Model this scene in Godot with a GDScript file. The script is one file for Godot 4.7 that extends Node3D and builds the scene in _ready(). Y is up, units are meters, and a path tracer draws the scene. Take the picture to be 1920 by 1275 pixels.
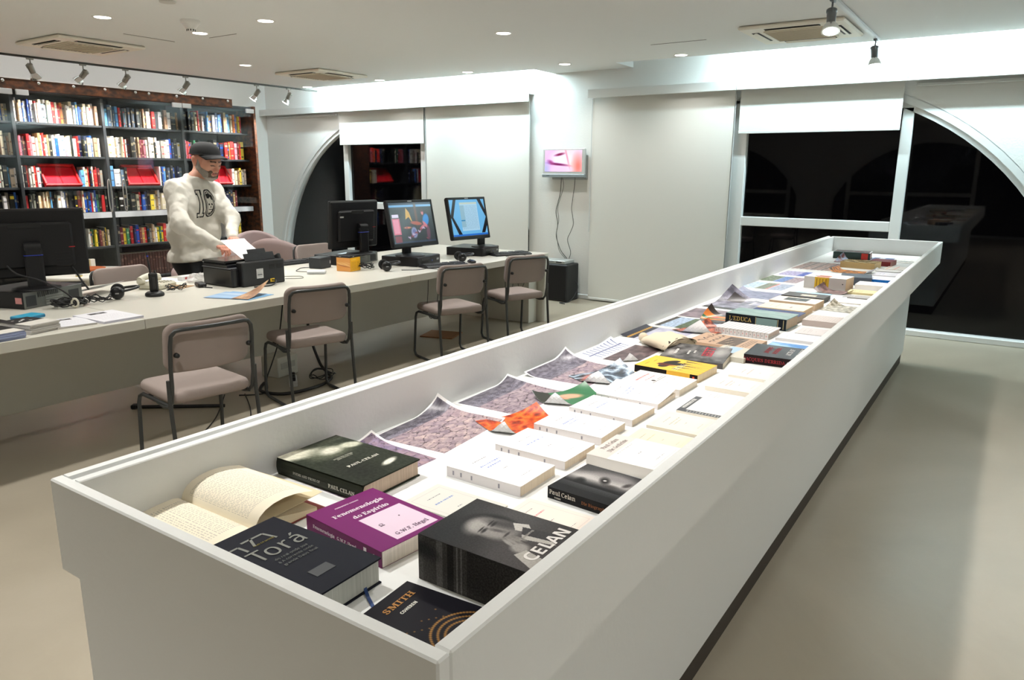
extends Node3D

# ------------------------------------------------------------------ helpers
class MB extends RefCounted:
	var st := SurfaceTool.new()
	var xf := Transform3D()
	var col := Color.WHITE
	func _init():
		st.begin(Mesh.PRIMITIVE_TRIANGLES)
	func at(t: Transform3D) -> MB:
		xf = t
		return self
	func vtx(p: Vector3, uv: Vector2, sg: int):
		st.set_smooth_group(sg)
		st.set_color(col)
		st.set_uv(uv)
		st.add_vertex(xf * p)
	func tri(a: Vector3, b: Vector3, c: Vector3, sg := -1, ua := Vector2.ZERO, ub := Vector2.ZERO, uc := Vector2.ZERO):
		vtx(a, ua, sg)
		vtx(b, ub, sg)
		vtx(c, uc, sg)
	# a flat convex face turned so that it shows towards «out»; uv runs (0,0),(1,0),(1,1),(0,1)
	func face(p: Array, out: Vector3, sg := -1):
		var uvs := [Vector2(0, 0), Vector2(1, 0), Vector2(1, 1), Vector2(0, 1)]
		var n: Vector3 = (p[1] - p[0]).cross(p[2] - p[0])
		for i in range(1, p.size() - 1):
			if n.dot(out) > 0.0:
				tri(p[0], p[i + 1], p[i], sg, uvs[0], uvs[(i + 1) % 4], uvs[i % 4])
			else:
				tri(p[0], p[i], p[i + 1], sg, uvs[0], uvs[i % 4], uvs[(i + 1) % 4])
	func box(c: Vector3, s: Vector3, bev := 0.0) -> MB:
		var h := s / 2.0
		var b: float = minf(bev, minf(h.x, minf(h.y, h.z)) * 0.98)
		for ax in 3:
			for sg in [-1.0, 1.0]:
				var u := (ax + 1) % 3
				var w := (ax + 2) % 3
				var ps := []
				for k in [[-1, -1], [1, -1], [1, 1], [-1, 1]]:
					var p := Vector3.ZERO
					p[ax] = sg * h[ax]
					p[u] = k[0] * (h[u] - b)
					p[w] = k[1] * (h[w] - b)
					ps.append(c + p)
				var o := Vector3.ZERO
				o[ax] = sg
				face(ps, o)
		if b > 0.0:
			for ax in 3:
				var u := (ax + 1) % 3
				var w := (ax + 2) % 3
				for a in [-1.0, 1.0]:
					for d in [-1.0, 1.0]:
						var ps := []
						for k in [[-1, 0], [1, 0], [1, 1], [-1, 1]]:
							var p := Vector3.ZERO
							p[ax] = k[0] * (h[ax] - b)
							p[u] = a * (h[u] - (b if k[1] == 1 else 0.0))
							p[w] = d * (h[w] - (0.0 if k[1] == 1 else b))
							ps.append(c + p)
						var o := Vector3.ZERO
						o[u] = a
						o[w] = d
						face(ps, o)
			for a in [-1.0, 1.0]:
				for d in [-1.0, 1.0]:
					for e in [-1.0, 1.0]:
						var q := Vector3(a * h.x, d * h.y, e * h.z)
						face([c + q - Vector3(0, d * b, e * b), c + q - Vector3(a * b, 0, e * b), c + q - Vector3(a * b, d * b, 0)], Vector3(a, d, e))
		return self
	func loft(rings: Array, cap0 := true, cap1 := true, sg := 0, wrap := true) -> MB:
		var m: int = rings[0].size()
		var k := m if wrap else m - 1
		var s := 0.0
		for i in rings.size() - 1:
			var ctr := Vector3.ZERO
			for p in rings[i]:
				ctr += p
			ctr /= m
			for j in k:
				var a: Vector3 = rings[i][j]
				var b: Vector3 = rings[i][(j + 1) % m]
				var d: Vector3 = rings[i + 1][j]
				s += (b - a).cross(d - a).dot((a + b) / 2.0 - ctr)
		var fl := s > 0.0
		for i in rings.size() - 1:
			for j in k:
				var a: Vector3 = rings[i][j]
				var b: Vector3 = rings[i][(j + 1) % m]
				var c: Vector3 = rings[i + 1][(j + 1) % m]
				var d: Vector3 = rings[i + 1][j]
				var ua := Vector2(float(j) / k, float(i) / (rings.size() - 1))
				var ub := Vector2(float(j + 1) / k, ua.y)
				var uc := Vector2(ub.x, float(i + 1) / (rings.size() - 1))
				var ud := Vector2(ua.x, uc.y)
				if fl:
					tri(a, c, b, sg, ua, uc, ub)
					tri(a, d, c, sg, ua, ud, uc)
				else:
					tri(a, b, c, sg, ua, ub, uc)
					tri(a, c, d, sg, ua, uc, ud)
		if wrap:
			for e in 2:
				if (cap0 if e == 0 else cap1):
					var r: PackedVector3Array = rings[0] if e == 0 else rings[-1]
					var r2: PackedVector3Array = rings[1] if e == 0 else rings[-2]
					var c0 := Vector3.ZERO
					var c1 := Vector3.ZERO
					for j in m:
						c0 += r[j]
						c1 += r2[j]
					c0 /= m
					c1 /= m
					for j in m:
						face([c0, r[j], r[(j + 1) % m]], c0 - c1 + (Vector3(0, 1e-6, 0)))
		return self
	func tube(pts: Array, r: float, sides := 8, caps := true) -> MB:
		var rings := []
		var up := Vector3.UP
		for i in pts.size():
			var t: Vector3 = (pts[mini(i + 1, pts.size() - 1)] - pts[maxi(i - 1, 0)]).normalized()
			if i == 0:
				up = Vector3.UP if absf(t.y) < 0.9 else Vector3.RIGHT
			var x := up.cross(t).normalized()
			up = t.cross(x).normalized()
			var ring := PackedVector3Array()
			for j in sides:
				var a := TAU * j / sides
				ring.append(pts[i] + (x * cos(a) + up * sin(a)) * r)
			rings.append(ring)
		return loft(rings, caps, caps)
	# turned about the y axis: profile of (radius, height), bottom to top
	func lathe(prof: Array, sides := 20, c := Vector3.ZERO, sg := 0) -> MB:
		var rings := []
		for q in prof:
			var ring := PackedVector3Array()
			for j in sides:
				var a := TAU * j / sides
				ring.append(c + Vector3(cos(a) * maxf(q.x, 1e-5), q.y, sin(a) * maxf(q.x, 1e-5)))
			rings.append(ring)
		return loft(rings, prof[0].x > 1e-4, prof[-1].x > 1e-4, sg)
	# a polygon in the xy plane pushed from z0 to z1
	func prism(poly: PackedVector2Array, z0: float, z1: float, sg := -1) -> MB:
		var idx := Geometry2D.triangulate_polygon(poly)
		for z in [z0, z1]:
			for i in range(0, idx.size(), 3):
				var p := []
				for e in 3:
					p.append(Vector3(poly[idx[i + e]].x, poly[idx[i + e]].y, z))
				face(p, Vector3(0, 0, 1 if (z == maxf(z0, z1)) else -1))
		var area := 0.0
		for i in poly.size():
			area += poly[i].cross(poly[(i + 1) % poly.size()])
		for i in poly.size():
			var a := poly[i]
			var b := poly[(i + 1) % poly.size()]
			var e := b - a
			var o := Vector3(e.y, -e.x, 0) * signf(area)
			face([Vector3(a.x, a.y, z0), Vector3(b.x, b.y, z0), Vector3(b.x, b.y, z1), Vector3(a.x, a.y, z1)], o, sg)
		return self
	# cushion or plate in the xz plane: rounded rectangle w × d, thickness t (y 0..t), rounded edges, deformed by bend
	func pad(w: float, d: float, t: float, cr: float, er: float, bend = null, n := 6, grid := false) -> MB:
		var rings := []
		var prof := []
		for i in 4:
			var a := PI / 2 * i / 3.0
			prof.append(Vector2(er - er * sin(a), er - er * cos(a)))
		for i in 4:
			var a := PI / 2 * (1.0 - i / 3.0)
			prof.append(Vector2(er - er * sin(a), t - er + er * cos(a)))
		# closing rings towards the middle so that the plate can bend
		var inner0 := []
		var inner1 := []
		for q in [0.75, 0.5, 0.25]:
			inner1.append(q)
		for q in [0.25, 0.5, 0.75]:
			inner0.append(q)
		var mk := func(ins: float, y: float, sc: float) -> PackedVector3Array:
			var r := PackedVector3Array()
			var hw := w / 2 - ins
			var hd := d / 2 - ins
			var c := maxf(cr - ins, 0.001)
			for k in 4:
				var cx: float = (hw - c) * [1, -1, -1, 1][k]
				var cz: float = (hd - c) * [1, 1, -1, -1][k]
				for i in n + 1:
					var a := PI / 2 * (k + float(i) / n)
					r.append(Vector3((cx + c * cos(a)) * sc, y, (cz + c * sin(a)) * sc))
				var nx: float = (hw - c) * [-1, -1, 1, 1][k]
				var nz: float = (hd - c) * [1, -1, -1, 1][k]
				var p0: Vector3 = r[-1]
				var a1 := PI / 2 * (k + 1)
				var p1 := Vector3(nx + c * cos(a1), y, nz + c * sin(a1))
				p1 = Vector3(p1.x * sc, y, p1.z * sc)
				for i in range(1, 6):
					r.append(p0.lerp(p1, i / 6.0))
			return r
		for q in inner0:
			rings.append(mk.call(er, 0.0, q))
		for q in prof:
			rings.append(mk.call(q.x, q.y, 1.0))
		for q in inner1:
			rings.append(mk.call(er, t, q))
		if bend != null:
			for r in rings:
				for j in r.size():
					r[j] = bend.call(r[j])
			var rr := []
			for r in rings:
				rr.append(r)
			rings = rr
		return loft(rings, true, true)
	func mesh() -> ArrayMesh:
		st.index()
		st.generate_normals()
		return st.commit()

var mat_cache := {}
func mat(c: Color, rough := 0.6, metal := 0.0, spec := 0.5) -> StandardMaterial3D:
	var key := [c, rough, metal, spec]
	if mat_cache.has(key):
		return mat_cache[key]
	var m := StandardMaterial3D.new()
	m.albedo_color = c
	m.roughness = rough
	m.metallic = metal
	m.metallic_specular = spec
	mat_cache[key] = m
	return m
func rgb(r: int, g: int, b: int) -> Color:
	return Color(r / 255.0, g / 255.0, b / 255.0)
func glow(c: Color, e: float) -> StandardMaterial3D:
	var m := StandardMaterial3D.new()
	m.albedo_color = Color(0.9, 0.9, 0.9)
	m.emission_enabled = true
	m.emission = c
	m.emission_energy_multiplier = e
	return m
# all small pictures share a few large sheets
var sheets := []
var waiting := []
var pen := Vector3i(0, 0, 0)
func tex_mat(im: Image, rough := 0.5, spec := 0.5) -> StandardMaterial3D:
	var m := StandardMaterial3D.new()
	m.roughness = rough
	m.metallic_specular = spec
	m.texture_repeat = false
	var w := im.get_width()
	var h := im.get_height()
	if sheets.is_empty():
		sheets.append(Image.create(2048, 2048, false, Image.FORMAT_RGB8))
	if pen.x + w + 4 > 2048:
		pen = Vector3i(0, pen.y + pen.z + 4, 0)
	if pen.y + h + 4 > 2048:
		sheets.append(Image.create(2048, 2048, false, Image.FORMAT_RGB8))
		pen = Vector3i(0, 0, 0)
	var src: Image = im.duplicate()
	src.convert(Image.FORMAT_RGB8)
	sheets[-1].blit_rect(src, Rect2i(0, 0, w, h), Vector2i(pen.x, pen.y))
	m.uv1_scale = Vector3((w - 1.0) / 2048.0, (h - 1.0) / 2048.0, 1)
	m.uv1_offset = Vector3((pen.x + 0.5) / 2048.0, (pen.y + 0.5) / 2048.0, 0)
	pen = Vector3i(pen.x + w + 4, pen.y, maxi(pen.z, h))
	waiting.append([m, sheets.size() - 1])
	return m
func finish_pictures():
	var ts := []
	for im in sheets:
		ts.append(ImageTexture.create_from_image(im))
	for e in waiting:
		e[0].albedo_texture = ts[e[1]]
		if e[0].emission_enabled:
			e[0].emission_texture = ts[e[1]]
func glass_mat(a := 0.06, c := Color(0.9, 0.95, 0.95)) -> StandardMaterial3D:
	var m := StandardMaterial3D.new()
	m.transparency = BaseMaterial3D.TRANSPARENCY_ALPHA
	m.albedo_color = Color(c.r, c.g, c.b, a)
	m.roughness = 0.02
	return m
# fine noise relief for a painted, woven or cast surface
func grained(m: StandardMaterial3D, freq: float, scale: float, amount: float) -> StandardMaterial3D:
	var r: StandardMaterial3D = m.duplicate()
	var nt := NoiseTexture2D.new()
	var n := FastNoiseLite.new()
	n.seed = 5
	n.frequency = freq
	nt.noise = n
	nt.width = 256
	nt.height = 256
	nt.seamless = true
	nt.as_normal_map = true
	nt.bump_strength = 4.0
	r.normal_enabled = true
	r.normal_texture = nt
	r.normal_scale = amount
	r.uv1_triplanar = true
	r.uv1_scale = Vector3.ONE * scale
	return r

var used := {}
func numbered(s: String) -> String:
	if not used.has(s):
		used[s] = 0
		return s
	used[s] += 1
	return "%s_%03d" % [s, used[s]]
func thing(called: String, label: String, category: String, pos := Vector3.ZERO, yaw := 0.0, group := "") -> Node3D:
	var o := Node3D.new()
	o.name = numbered(called)
	add_child(o)
	o.position = pos
	o.rotation.y = yaw
	tag(o, label, category, group)
	return o
func tag(o: Node, label: String, category := "", group := ""):
	o.set_meta("label", label)
	if category:
		o.set_meta("category", category)
	if group:
		o.set_meta("group", group)
func part(called: String, m: Mesh, mt: Material, parent: Node, pos := Vector3.ZERO, rot := Vector3.ZERO) -> MeshInstance3D:
	var o := MeshInstance3D.new()
	o.mesh = m
	o.material_override = mt
	o.name = called
	o.cast_shadow = GeometryInstance3D.SHADOW_CASTING_SETTING_ON
	parent.add_child(o, true)
	o.position = pos
	o.rotation = rot
	return o
func solo(called: String, m: Mesh, mt: Material, label: String, category: String, pos := Vector3.ZERO, rot := Vector3.ZERO, group := "") -> MeshInstance3D:
	var o := part(numbered(called), m, mt, self, pos, rot)
	tag(o, label, category, group)
	return o
func struct(called: String, m: Mesh, mt: Material, label: String, category := "", parent: Node = self, pos := Vector3.ZERO) -> MeshInstance3D:
	var o := part(called, m, mt, parent, pos)
	o.set_meta("kind", "structure")
	if parent == self:
		tag(o, label, category)
	return o
func bx(s: Vector3, bev := 0.0, c := Vector3.ZERO) -> ArrayMesh:
	return MB.new().box(c, s, bev).mesh()

# ---- lettering: thin raised print
const FLAT := Basis(Vector3(0, 0, -1), Vector3(-1, 0, 0), Vector3(0, 1, 0))   # on a lying cover, read from the right side of the case
const NEAR := Basis(Vector3(1, 0, 0), Vector3(0, 1, 0), Vector3(0, 0, 1))     # on a spine that faces the near end
var fonts := {}
func font(n: String, bold := false) -> SystemFont:
	var k := n + str(bold)
	if not fonts.has(k):
		var f := SystemFont.new()
		f.font_names = PackedStringArray([n])
		f.font_weight = 700 if bold else 400
		fonts[k] = f
	return fonts[k]
func words(s: String, h: float, mt: Material, parent: Node, pos: Vector3, b: Basis, fname := "Droid Sans", bold := false, stretch := 1.0, called := "lettering", align := HORIZONTAL_ALIGNMENT_CENTER) -> MeshInstance3D:
	var t := TextMesh.new()
	t.text = s
	t.font = font(fname, bold)
	t.font_size = 24
	t.pixel_size = h / 24.0 * 1.02
	t.depth = 0.0004
	t.curve_step = 3.0
	t.horizontal_alignment = align
	t.line_spacing = -4.0
	var o := MeshInstance3D.new()
	o.mesh = t
	o.material_override = mt
	o.name = called
	parent.add_child(o, true)
	o.transform = Transform3D(b * Basis.from_scale(Vector3(stretch, 1, 1)), pos)
	return o

# ---- painting small pictures (print on covers, photographs, screens)
func canvas(w: int, h: int, c: Color) -> Image:
	var im := Image.create(w, h, false, Image.FORMAT_RGB8)
	im.fill(c)
	return im
func blob(im: Image, cx: float, cy: float, rx: float, ry: float, deg: float, c: Color, soft := 0.25, al := 1.0):
	var w := im.get_width()
	var h := im.get_height()
	var R := maxf(rx, ry) * (1.0 + soft) * w
	var X := cx * w
	var Y := cy * h
	var ca := cos(deg_to_rad(deg))
	var sa := sin(deg_to_rad(deg))
	for y in range(maxi(0, int(Y - R)), mini(h, int(Y + R) + 1)):
		for x in range(maxi(0, int(X - R)), mini(w, int(X + R) + 1)):
			var dx := (x - X) / w
			var dy := (y - Y) / w
			var e := sqrt(pow((dx * ca + dy * sa) / rx, 2) + pow((-dx * sa + dy * ca) / ry, 2))
			var k := clampf((1.0 + soft - e) / (2.0 * soft), 0.0, 1.0) * al
			if k > 0.0:
				im.set_pixel(x, y, im.get_pixel(x, y).lerp(c, k))
func poly(im: Image, pts: PackedVector2Array, c: Color, al := 1.0):
	var w := im.get_width()
	var h := im.get_height()
	var q := PackedVector2Array()
	var lo := Vector2(1e9, 1e9)
	var hi := -lo
	for p in pts:
		var v := Vector2(p.x * w, p.y * h)
		q.append(v)
		lo = lo.min(v)
		hi = hi.max(v)
	for y in range(maxi(0, int(lo.y)), mini(h, int(hi.y) + 1)):
		for x in range(maxi(0, int(lo.x)), mini(w, int(hi.x) + 1)):
			if Geometry2D.is_point_in_polygon(Vector2(x + 0.5, y + 0.5), q):
				im.set_pixel(x, y, im.get_pixel(x, y).lerp(c, al))
func rect(im: Image, x: float, y: float, w: float, h: float, c: Color):
	im.fill_rect(Rect2i(int(x * im.get_width()), int(y * im.get_height()), maxi(1, int(w * im.get_width())), maxi(1, int(h * im.get_height()))), c)
func speckle(im: Image, sd: int, freq: float, amount: float, tint := Color(1, 1, 1)):
	var n := FastNoiseLite.new()
	n.seed = sd
	n.frequency = freq
	n.fractal_octaves = 3
	for y in im.get_height():
		for x in im.get_width():
			var k := n.get_noise_2d(x, y) * amount
			var c := im.get_pixel(x, y)
			im.set_pixel(x, y, Color(clampf(c.r + k * tint.r, 0, 1), clampf(c.g + k * tint.g, 0, 1), clampf(c.b + k * tint.b, 0, 1)))
# rows of type: grey lines of broken length
func type_lines(im: Image, x: float, y: float, w: float, h: float, n: int, c: Color, sd: int):
	var r := RandomNumberGenerator.new()
	r.seed = sd
	for i in n:
		var yy := y + h * i / n
		var xx := x
		while xx < x + w:
			var l := r.randf_range(0.012, 0.05)
			rect(im, xx, yy, minf(l, x + w - xx), h / n * 0.5, c)
			xx += l + 0.012

# ------------------------------------------------------------------ the scene
const SURF := 0.915
const SPOT_K := 0.12
const AREA_K := 0.19
func _ready():
	seed(7)
	var cam := Camera3D.new()
	cam.name = "camera"
	add_child(cam)
	cam.position = Vector3(0, 1.6, 0)
	cam.basis = Basis(Vector3.UP, deg_to_rad(33.93)) * Basis(Vector3.RIGHT, deg_to_rad(-12.83)) * Basis(Vector3(0, 0, 1), deg_to_rad(0.39))
	cam.fov = rad_to_deg(2.0 * atan(637.5 / 1384.4))
	cam.near = 0.05
	cam.far = 300.0
	cam.current = true
	var we := WorldEnvironment.new()
	we.name = "environment"
	var env := Environment.new()
	env.background_mode = Environment.BG_COLOR
	env.background_color = Color(0.012, 0.012, 0.014)
	env.tonemap_mode = Environment.TONE_MAPPER_LINEAR
	env.tonemap_exposure = 1.12
	env.sdfgi_enabled = true
	env.ssao_enabled = true
	env.ssil_enabled = true
	we.environment = env
	add_child(we)
	room()
	ceiling_things()
	windows()
	display_case()
	case_books()
	bookcase()
	desk()
	desk_things()
	chairs()
	lounge()
	wall_screen()
	man()
	finish_pictures()

func lamp_spot(parent: Node, pos: Vector3, dir: Vector3, e: float, deg: float, c: Color, size := 0.03, atten := 0.6):
	var l := SpotLight3D.new()
	l.name = "spot_light"
	parent.add_child(l, true)
	l.position = pos
	l.look_at_from_position(l.global_position, l.global_position + dir, Vector3.UP if absf(dir.normalized().y) < 0.95 else Vector3.RIGHT)
	l.light_energy = e * SPOT_K
	l.light_color = c
	l.spot_range = 30.0
	l.spot_angle = deg
	l.spot_attenuation = 2.0
	l.spot_angle_attenuation = atten
	l.light_size = size
	l.shadow_enabled = true
func lamp_area(parent: Node, pos: Vector3, rot: Vector3, size: Vector2, e: float, c: Color):
	var l := AreaLight3D.new()
	l.name = "area_light"
	parent.add_child(l, true)
	l.position = pos
	l.rotation = rot
	l.area_size = size
	l.light_energy = e * AREA_K
	l.light_color = c
	l.area_range = 30.0
	l.shadow_enabled = true

const WZ := -8.36
const CEIL := 2.8
const ARCHES := [-7.755, -2.03]
func arch_edge(cx: float, r: float, y: float, n: int, right_to_left: bool) -> PackedVector2Array:
	var p := PackedVector2Array()
	var a0 := asin((y + 0.18) / r)
	for i in n + 1:
		var a := lerpf(a0, PI - a0, float(i) / n)
		if not right_to_left:
			a = PI - a
		var x := cx + cos(a) * r
		# the walls between the windows cut the arches short beside the wall screen
		x = minf(x, -5.36) if cx < -5.0 else maxf(x, -4.38)
		p.append(Vector2(x, -0.18 + sin(a) * r))
	return p
func arch_wall(r: float) -> PackedVector2Array:
	var p := PackedVector2Array([Vector2(-10.75, -0.1), Vector2(-10.75, 3.2), Vector2(3.15, 3.2), Vector2(3.15, -0.1)])
	for k in [1, 0]:
		var e := arch_edge(ARCHES[k], r, 0.0, 40, true)
		p.append(Vector2(e[0].x, -0.1))
		p.append_array(e)
		p.append(Vector2(e[-1].x, -0.1))
	return p

func room():
	var wall := grained(mat(rgb(232, 232, 228), 0.7), 0.05, 3.0, 0.15)
	mat_cache["wall"] = wall
	var ceil_m := mat(rgb(229, 229, 226), 0.85)
	mat_cache["ceil"] = ceil_m
	# floor: polished cement screed, mottled and slightly glossy
	var fm := StandardMaterial3D.new()
	var n := FastNoiseLite.new()
	n.seed = 11
	n.frequency = 0.008
	n.fractal_octaves = 5
	var fi := Image.create(512, 512, false, Image.FORMAT_RGB8)
	var fr := Image.create(512, 512, false, Image.FORMAT_RGB8)
	var lo := rgb(152, 143, 126)
	var hi := rgb(175, 166, 149)
	for y in 512:
		for x in 512:
			# the pattern is taken round two circles so that its edges meet
			var a := TAU * x / 512.0
			var b := TAU * y / 512.0
			var k := n.get_noise_3d(cos(a) * 90.0 + cos(b) * 40.0, sin(a) * 90.0 + cos(b) * 70.0, sin(b) * 90.0)
			fi.set_pixel(x, y, lo.lerp(hi, clampf(0.5 + k * 0.5, 0, 1)))
			var q := clampf(0.9 + k * 0.15, 0.82, 1.0)
			fr.set_pixel(x, y, Color(q, q, q))
	fm.albedo_texture = ImageTexture.create_from_image(fi)
	fm.uv1_triplanar = true
	fm.uv1_world_triplanar = true
	fm.uv1_scale = Vector3.ONE * 0.3
	fm.roughness = 0.38
	fm.roughness_texture = ImageTexture.create_from_image(fr)
	struct("floor", bx(Vector3(13.9, 0.1, 15.0), 0.0, Vector3(-3.8, -0.05, -1.2)), fm, "polished beige cement floor of the library room", "floor")
	# ceiling: a dropped ceiling with two light slots along the windows and one above the bookcase; slab above
	var cm := MB.new()
	var slab := func(x0: float, x1: float, z0: float, z1: float):
		cm.box(Vector3((x0 + x1) / 2, CEIL + 0.03, (z0 + z1) / 2), Vector3(x1 - x0, 0.06, z1 - z0), 0.0)
	slab.call(-9.2, 3.0, -7.9, 6.0)
	slab.call(-5.02, -3.94, WZ, -7.9)
	struct("ceiling", cm.mesh(), ceil_m, "white dropped ceiling with recessed downlights", "ceiling")
	var up := MB.new()
	up.box(Vector3(-3.8, 3.18, -1.2), Vector3(13.9, 0.1, 15.0))
	up.box(Vector3(-3.0, 2.98, -7.87), Vector3(12.4, 0.34, 0.03))
	up.box(Vector3(-9.17, 2.98, -1.0), Vector3(0.03, 0.34, 14.0))
	up.box(Vector3(-5.0, 2.98, -8.13), Vector3(0.03, 0.34, 0.5))
	up.box(Vector3(-3.96, 2.98, -8.13), Vector3(0.03, 0.34, 0.5))
	struct("ceiling_slab", up.mesh(), ceil_m, "raised white slab and upstands of the light slots above the ceiling edge", "ceiling")
	# walls
	var wm := MB.new().prism(arch_wall(2.72), WZ - 0.25, WZ).mesh()
	struct("wall_front", wm, wall, "white end wall with two wide arched windows", "wall")
	struct("wall_left", bx(Vector3(0.15, 3.3, 15.0), 0.0, Vector3(-10.68, 1.55, -1.2)), wall, "white wall behind the glazed bookcase", "wall")
	struct("wall_right", bx(Vector3(0.15, 3.3, 15.0), 0.0, Vector3(3.08, 1.55, -1.2)), wall, "white right wall outside the picture", "wall")
	var back := struct("wall_back", wm, wall, "white end wall behind the viewer with two arched windows", "wall", self, Vector3(-9.785, 0, -2.36))
	back.rotation.y = PI
	var bb := mat(rgb(206, 210, 212), 0.5)
	var b1 := MB.new()
	b1.box(Vector3(-4.89, 0.05, WZ + 0.008), Vector3(0.5, 0.1, 0.016), 0.003)
	struct("baseboard_front", b1.mesh(), bb, "pale grey skirting board under the wall screen", "skirting")

const COOL := Color(0.86, 0.97, 1.0)
const WARM := Color(1.0, 0.99, 0.97)
func ceiling_things():
	var white := mat(rgb(235, 233, 228), 0.5)
	# tubes hidden in the slots along the window wall and above the bookcase
	var tm := glow(COOL, 3.0)
	for s in [[-9.1, -7.2, 26.0], [-6.5, -5.1, 26.0], [-2.65, -0.65, 30.0], [-0.5, 1.6, 30.0]]:
		var t := thing("fluorescent_tube", "white fluorescent tube hidden in the ceiling slot above the window blinds", "lamp", Vector3((s[0] + s[1]) / 2, 2.93, -7.96), 0.0, "tubes in the window light slots")
		part("tube", MB.new().tube([Vector3((s[0] - s[1]) / 2, 0, 0), Vector3((s[1] - s[0]) / 2, 0, 0)], 0.014, 10).mesh(), tm, t)
		part("batten", bx(Vector3(s[1] - s[0], 0.04, 0.05), 0.004, Vector3(0, 0.045, 0)), white, t)
		lamp_area(t, Vector3(0, -0.01, -0.03), Vector3(deg_to_rad(-42), 0, 0), Vector2(s[1] - s[0], 0.05), s[2], COOL)
	for s in [[-7.6, -5.6], [-5.4, -3.4], [-3.2, -1.2]]:
		var t := thing("fluorescent_tube", "fluorescent tube hidden in the ceiling slot above the bookcase", "lamp", Vector3(-9.3, 2.95, (s[0] + s[1]) / 2), 0.0, "tubes in the bookcase light slot")
		part("tube", MB.new().tube([Vector3(0, 0, -1), Vector3(0, 0, 1)], 0.014, 10).mesh(), tm, t)
		part("batten", bx(Vector3(0.05, 0.04, 2.0), 0.004, Vector3(0, 0.045, 0)), white, t)
		lamp_area(t, Vector3(-0.03, -0.01, 0), Vector3(deg_to_rad(-20), PI / 2, 0), Vector2(2.0, 0.05), 3.0, Color(1, 0.96, 0.94))
	# downlights
	var rim := MB.new().lathe([Vector2(0.062, -0.002), Vector2(0.075, -0.006), Vector2(0.08, 0.0)], 24).mesh()
	var disc := MB.new().lathe([Vector2(0.0, -0.003), Vector2(0.062, -0.003)], 24).mesh()
	var spots := [[-6.343, -3.454, "between the square air vent and the smoke detector, nearest the viewer"], [-6.307, -4.307, "just below the smoke detector"], [-5.335, -4.261, "right of the smoke detector"],
		[-7.722, -5.837, "between the track lights and the second air vent"], [-3.981, -5.749, "alone in the middle of the ceiling"], [-4.48, -7.697, "close to the gap between the two window light slots"],
		[-3.113, -7.749, "in front of the blind with the lowered shade"], [-5.852, -7.677, "close to the edge of the left light slot, right one"], [-7.379, -7.718, "close to the edge of the left light slot, middle one"], [-8.908, -7.788, "at the left end of the left light slot"]]
	var off := [[-4.0, -3.4, ""], [-2.0, -1.0, ""], [-4.0, -1.0, ""], [-6.3, -1.0, ""], [1.3, -4.2, ""], [1.3, -1.0, ""], [-5.5, 1.6, ""], [-2.2, 1.8, ""], [0.8, 2.2, ""], [-7.8, -2.5, ""]]
	for k in spots.size() + off.size():
		var s: Array = spots[k] if k < spots.size() else off[k - spots.size()]
		var lb: String = ("round recessed ceiling downlight " + s[2]) if k < spots.size() else "round recessed ceiling downlight outside the picture"
		var d := thing("downlight", lb, "ceiling light", Vector3(s[0], CEIL, s[1]), 0.0, "recessed downlights")
		part("trim_ring", rim, white, d)
		part("diffuser", disc, glow(Color(1, 0.97, 0.92), 3.0), d)
		lamp_spot(d, Vector3(0, -0.012, 0), Vector3.DOWN, ((26.0 if s[0] < -3.0 else 36.0) if s[1] < 1.0 else 50.0) if s[1] > -7.0 else 10.0, 66.0, WARM, 0.06, 0.9)
	# cassette air conditioners
	var beige := mat(rgb(236, 229, 214), 0.5)
	var slot := mat(rgb(40, 38, 34), 0.8)
	var grid := mat(rgb(206, 196, 176), 0.7)
	for a in [[-7.84, -4.03, 0.84, "beige ceiling air cassette at the far left of the ceiling"], [-7.55, -6.85, 0.82, "small looking beige ceiling air cassette above the arched window"], [-1.72, -6.95, 0.84, "ceiling air cassette beside the short lamp track on the right"]]:
		var d := thing("air_cassette", a[3], "air vent", Vector3(a[0], CEIL - 0.003, a[1]))
		part("panel", MB.new().box(Vector3(0, -0.015, 0), Vector3(a[2], 0.03, a[2]), 0.012).mesh(), beige, d)
		part("grille", MB.new().box(Vector3(0, -0.033, 0), Vector3(a[2] * 0.6, 0.012, a[2] * 0.6), 0.004).mesh(), grid, d)
		for q in 13:
			part("grille_bar", bx(Vector3(a[2] * 0.56, 0.006, 0.006)), grid, d, Vector3(0, -0.041, (q - 6) * 0.037))
		for q in 4:
			var an: float = q * PI / 2
			var dir := Vector3(sin(an), 0, cos(an))
			part("air_slot", MB.new().at(Transform3D(Basis(Vector3.UP, an), dir * a[2] * 0.39 + Vector3(0, -0.0305, 0))).box(Vector3.ZERO, Vector3(a[2] * 0.52, 0.004, 0.06)).mesh(), slot, d)
			part("flap", MB.new().at(Transform3D(Basis(Vector3.UP, an) * Basis(Vector3.RIGHT, 0.35), dir * a[2] * 0.395 + Vector3(0, -0.036, 0))).box(Vector3.ZERO, Vector3(a[2] * 0.5, 0.004, 0.035)).mesh(), beige, d)
	# smoke detector and blank plate
	var sm := thing("smoke_detector", "white cone-shaped smoke detector on the ceiling", "smoke detector", Vector3(-5.86, CEIL, -3.92))
	part("base", MB.new().lathe([Vector2(0.07, -0.028), Vector2(0.078, -0.02), Vector2(0.078, 0.0)], 24).mesh(), white, sm)
	part("sensor_head", MB.new().lathe([Vector2(0.0, -0.085), Vector2(0.032, -0.085), Vector2(0.034, -0.07), Vector2(0.05, -0.05), Vector2(0.066, -0.028)], 24).mesh(), white, sm)
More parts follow.
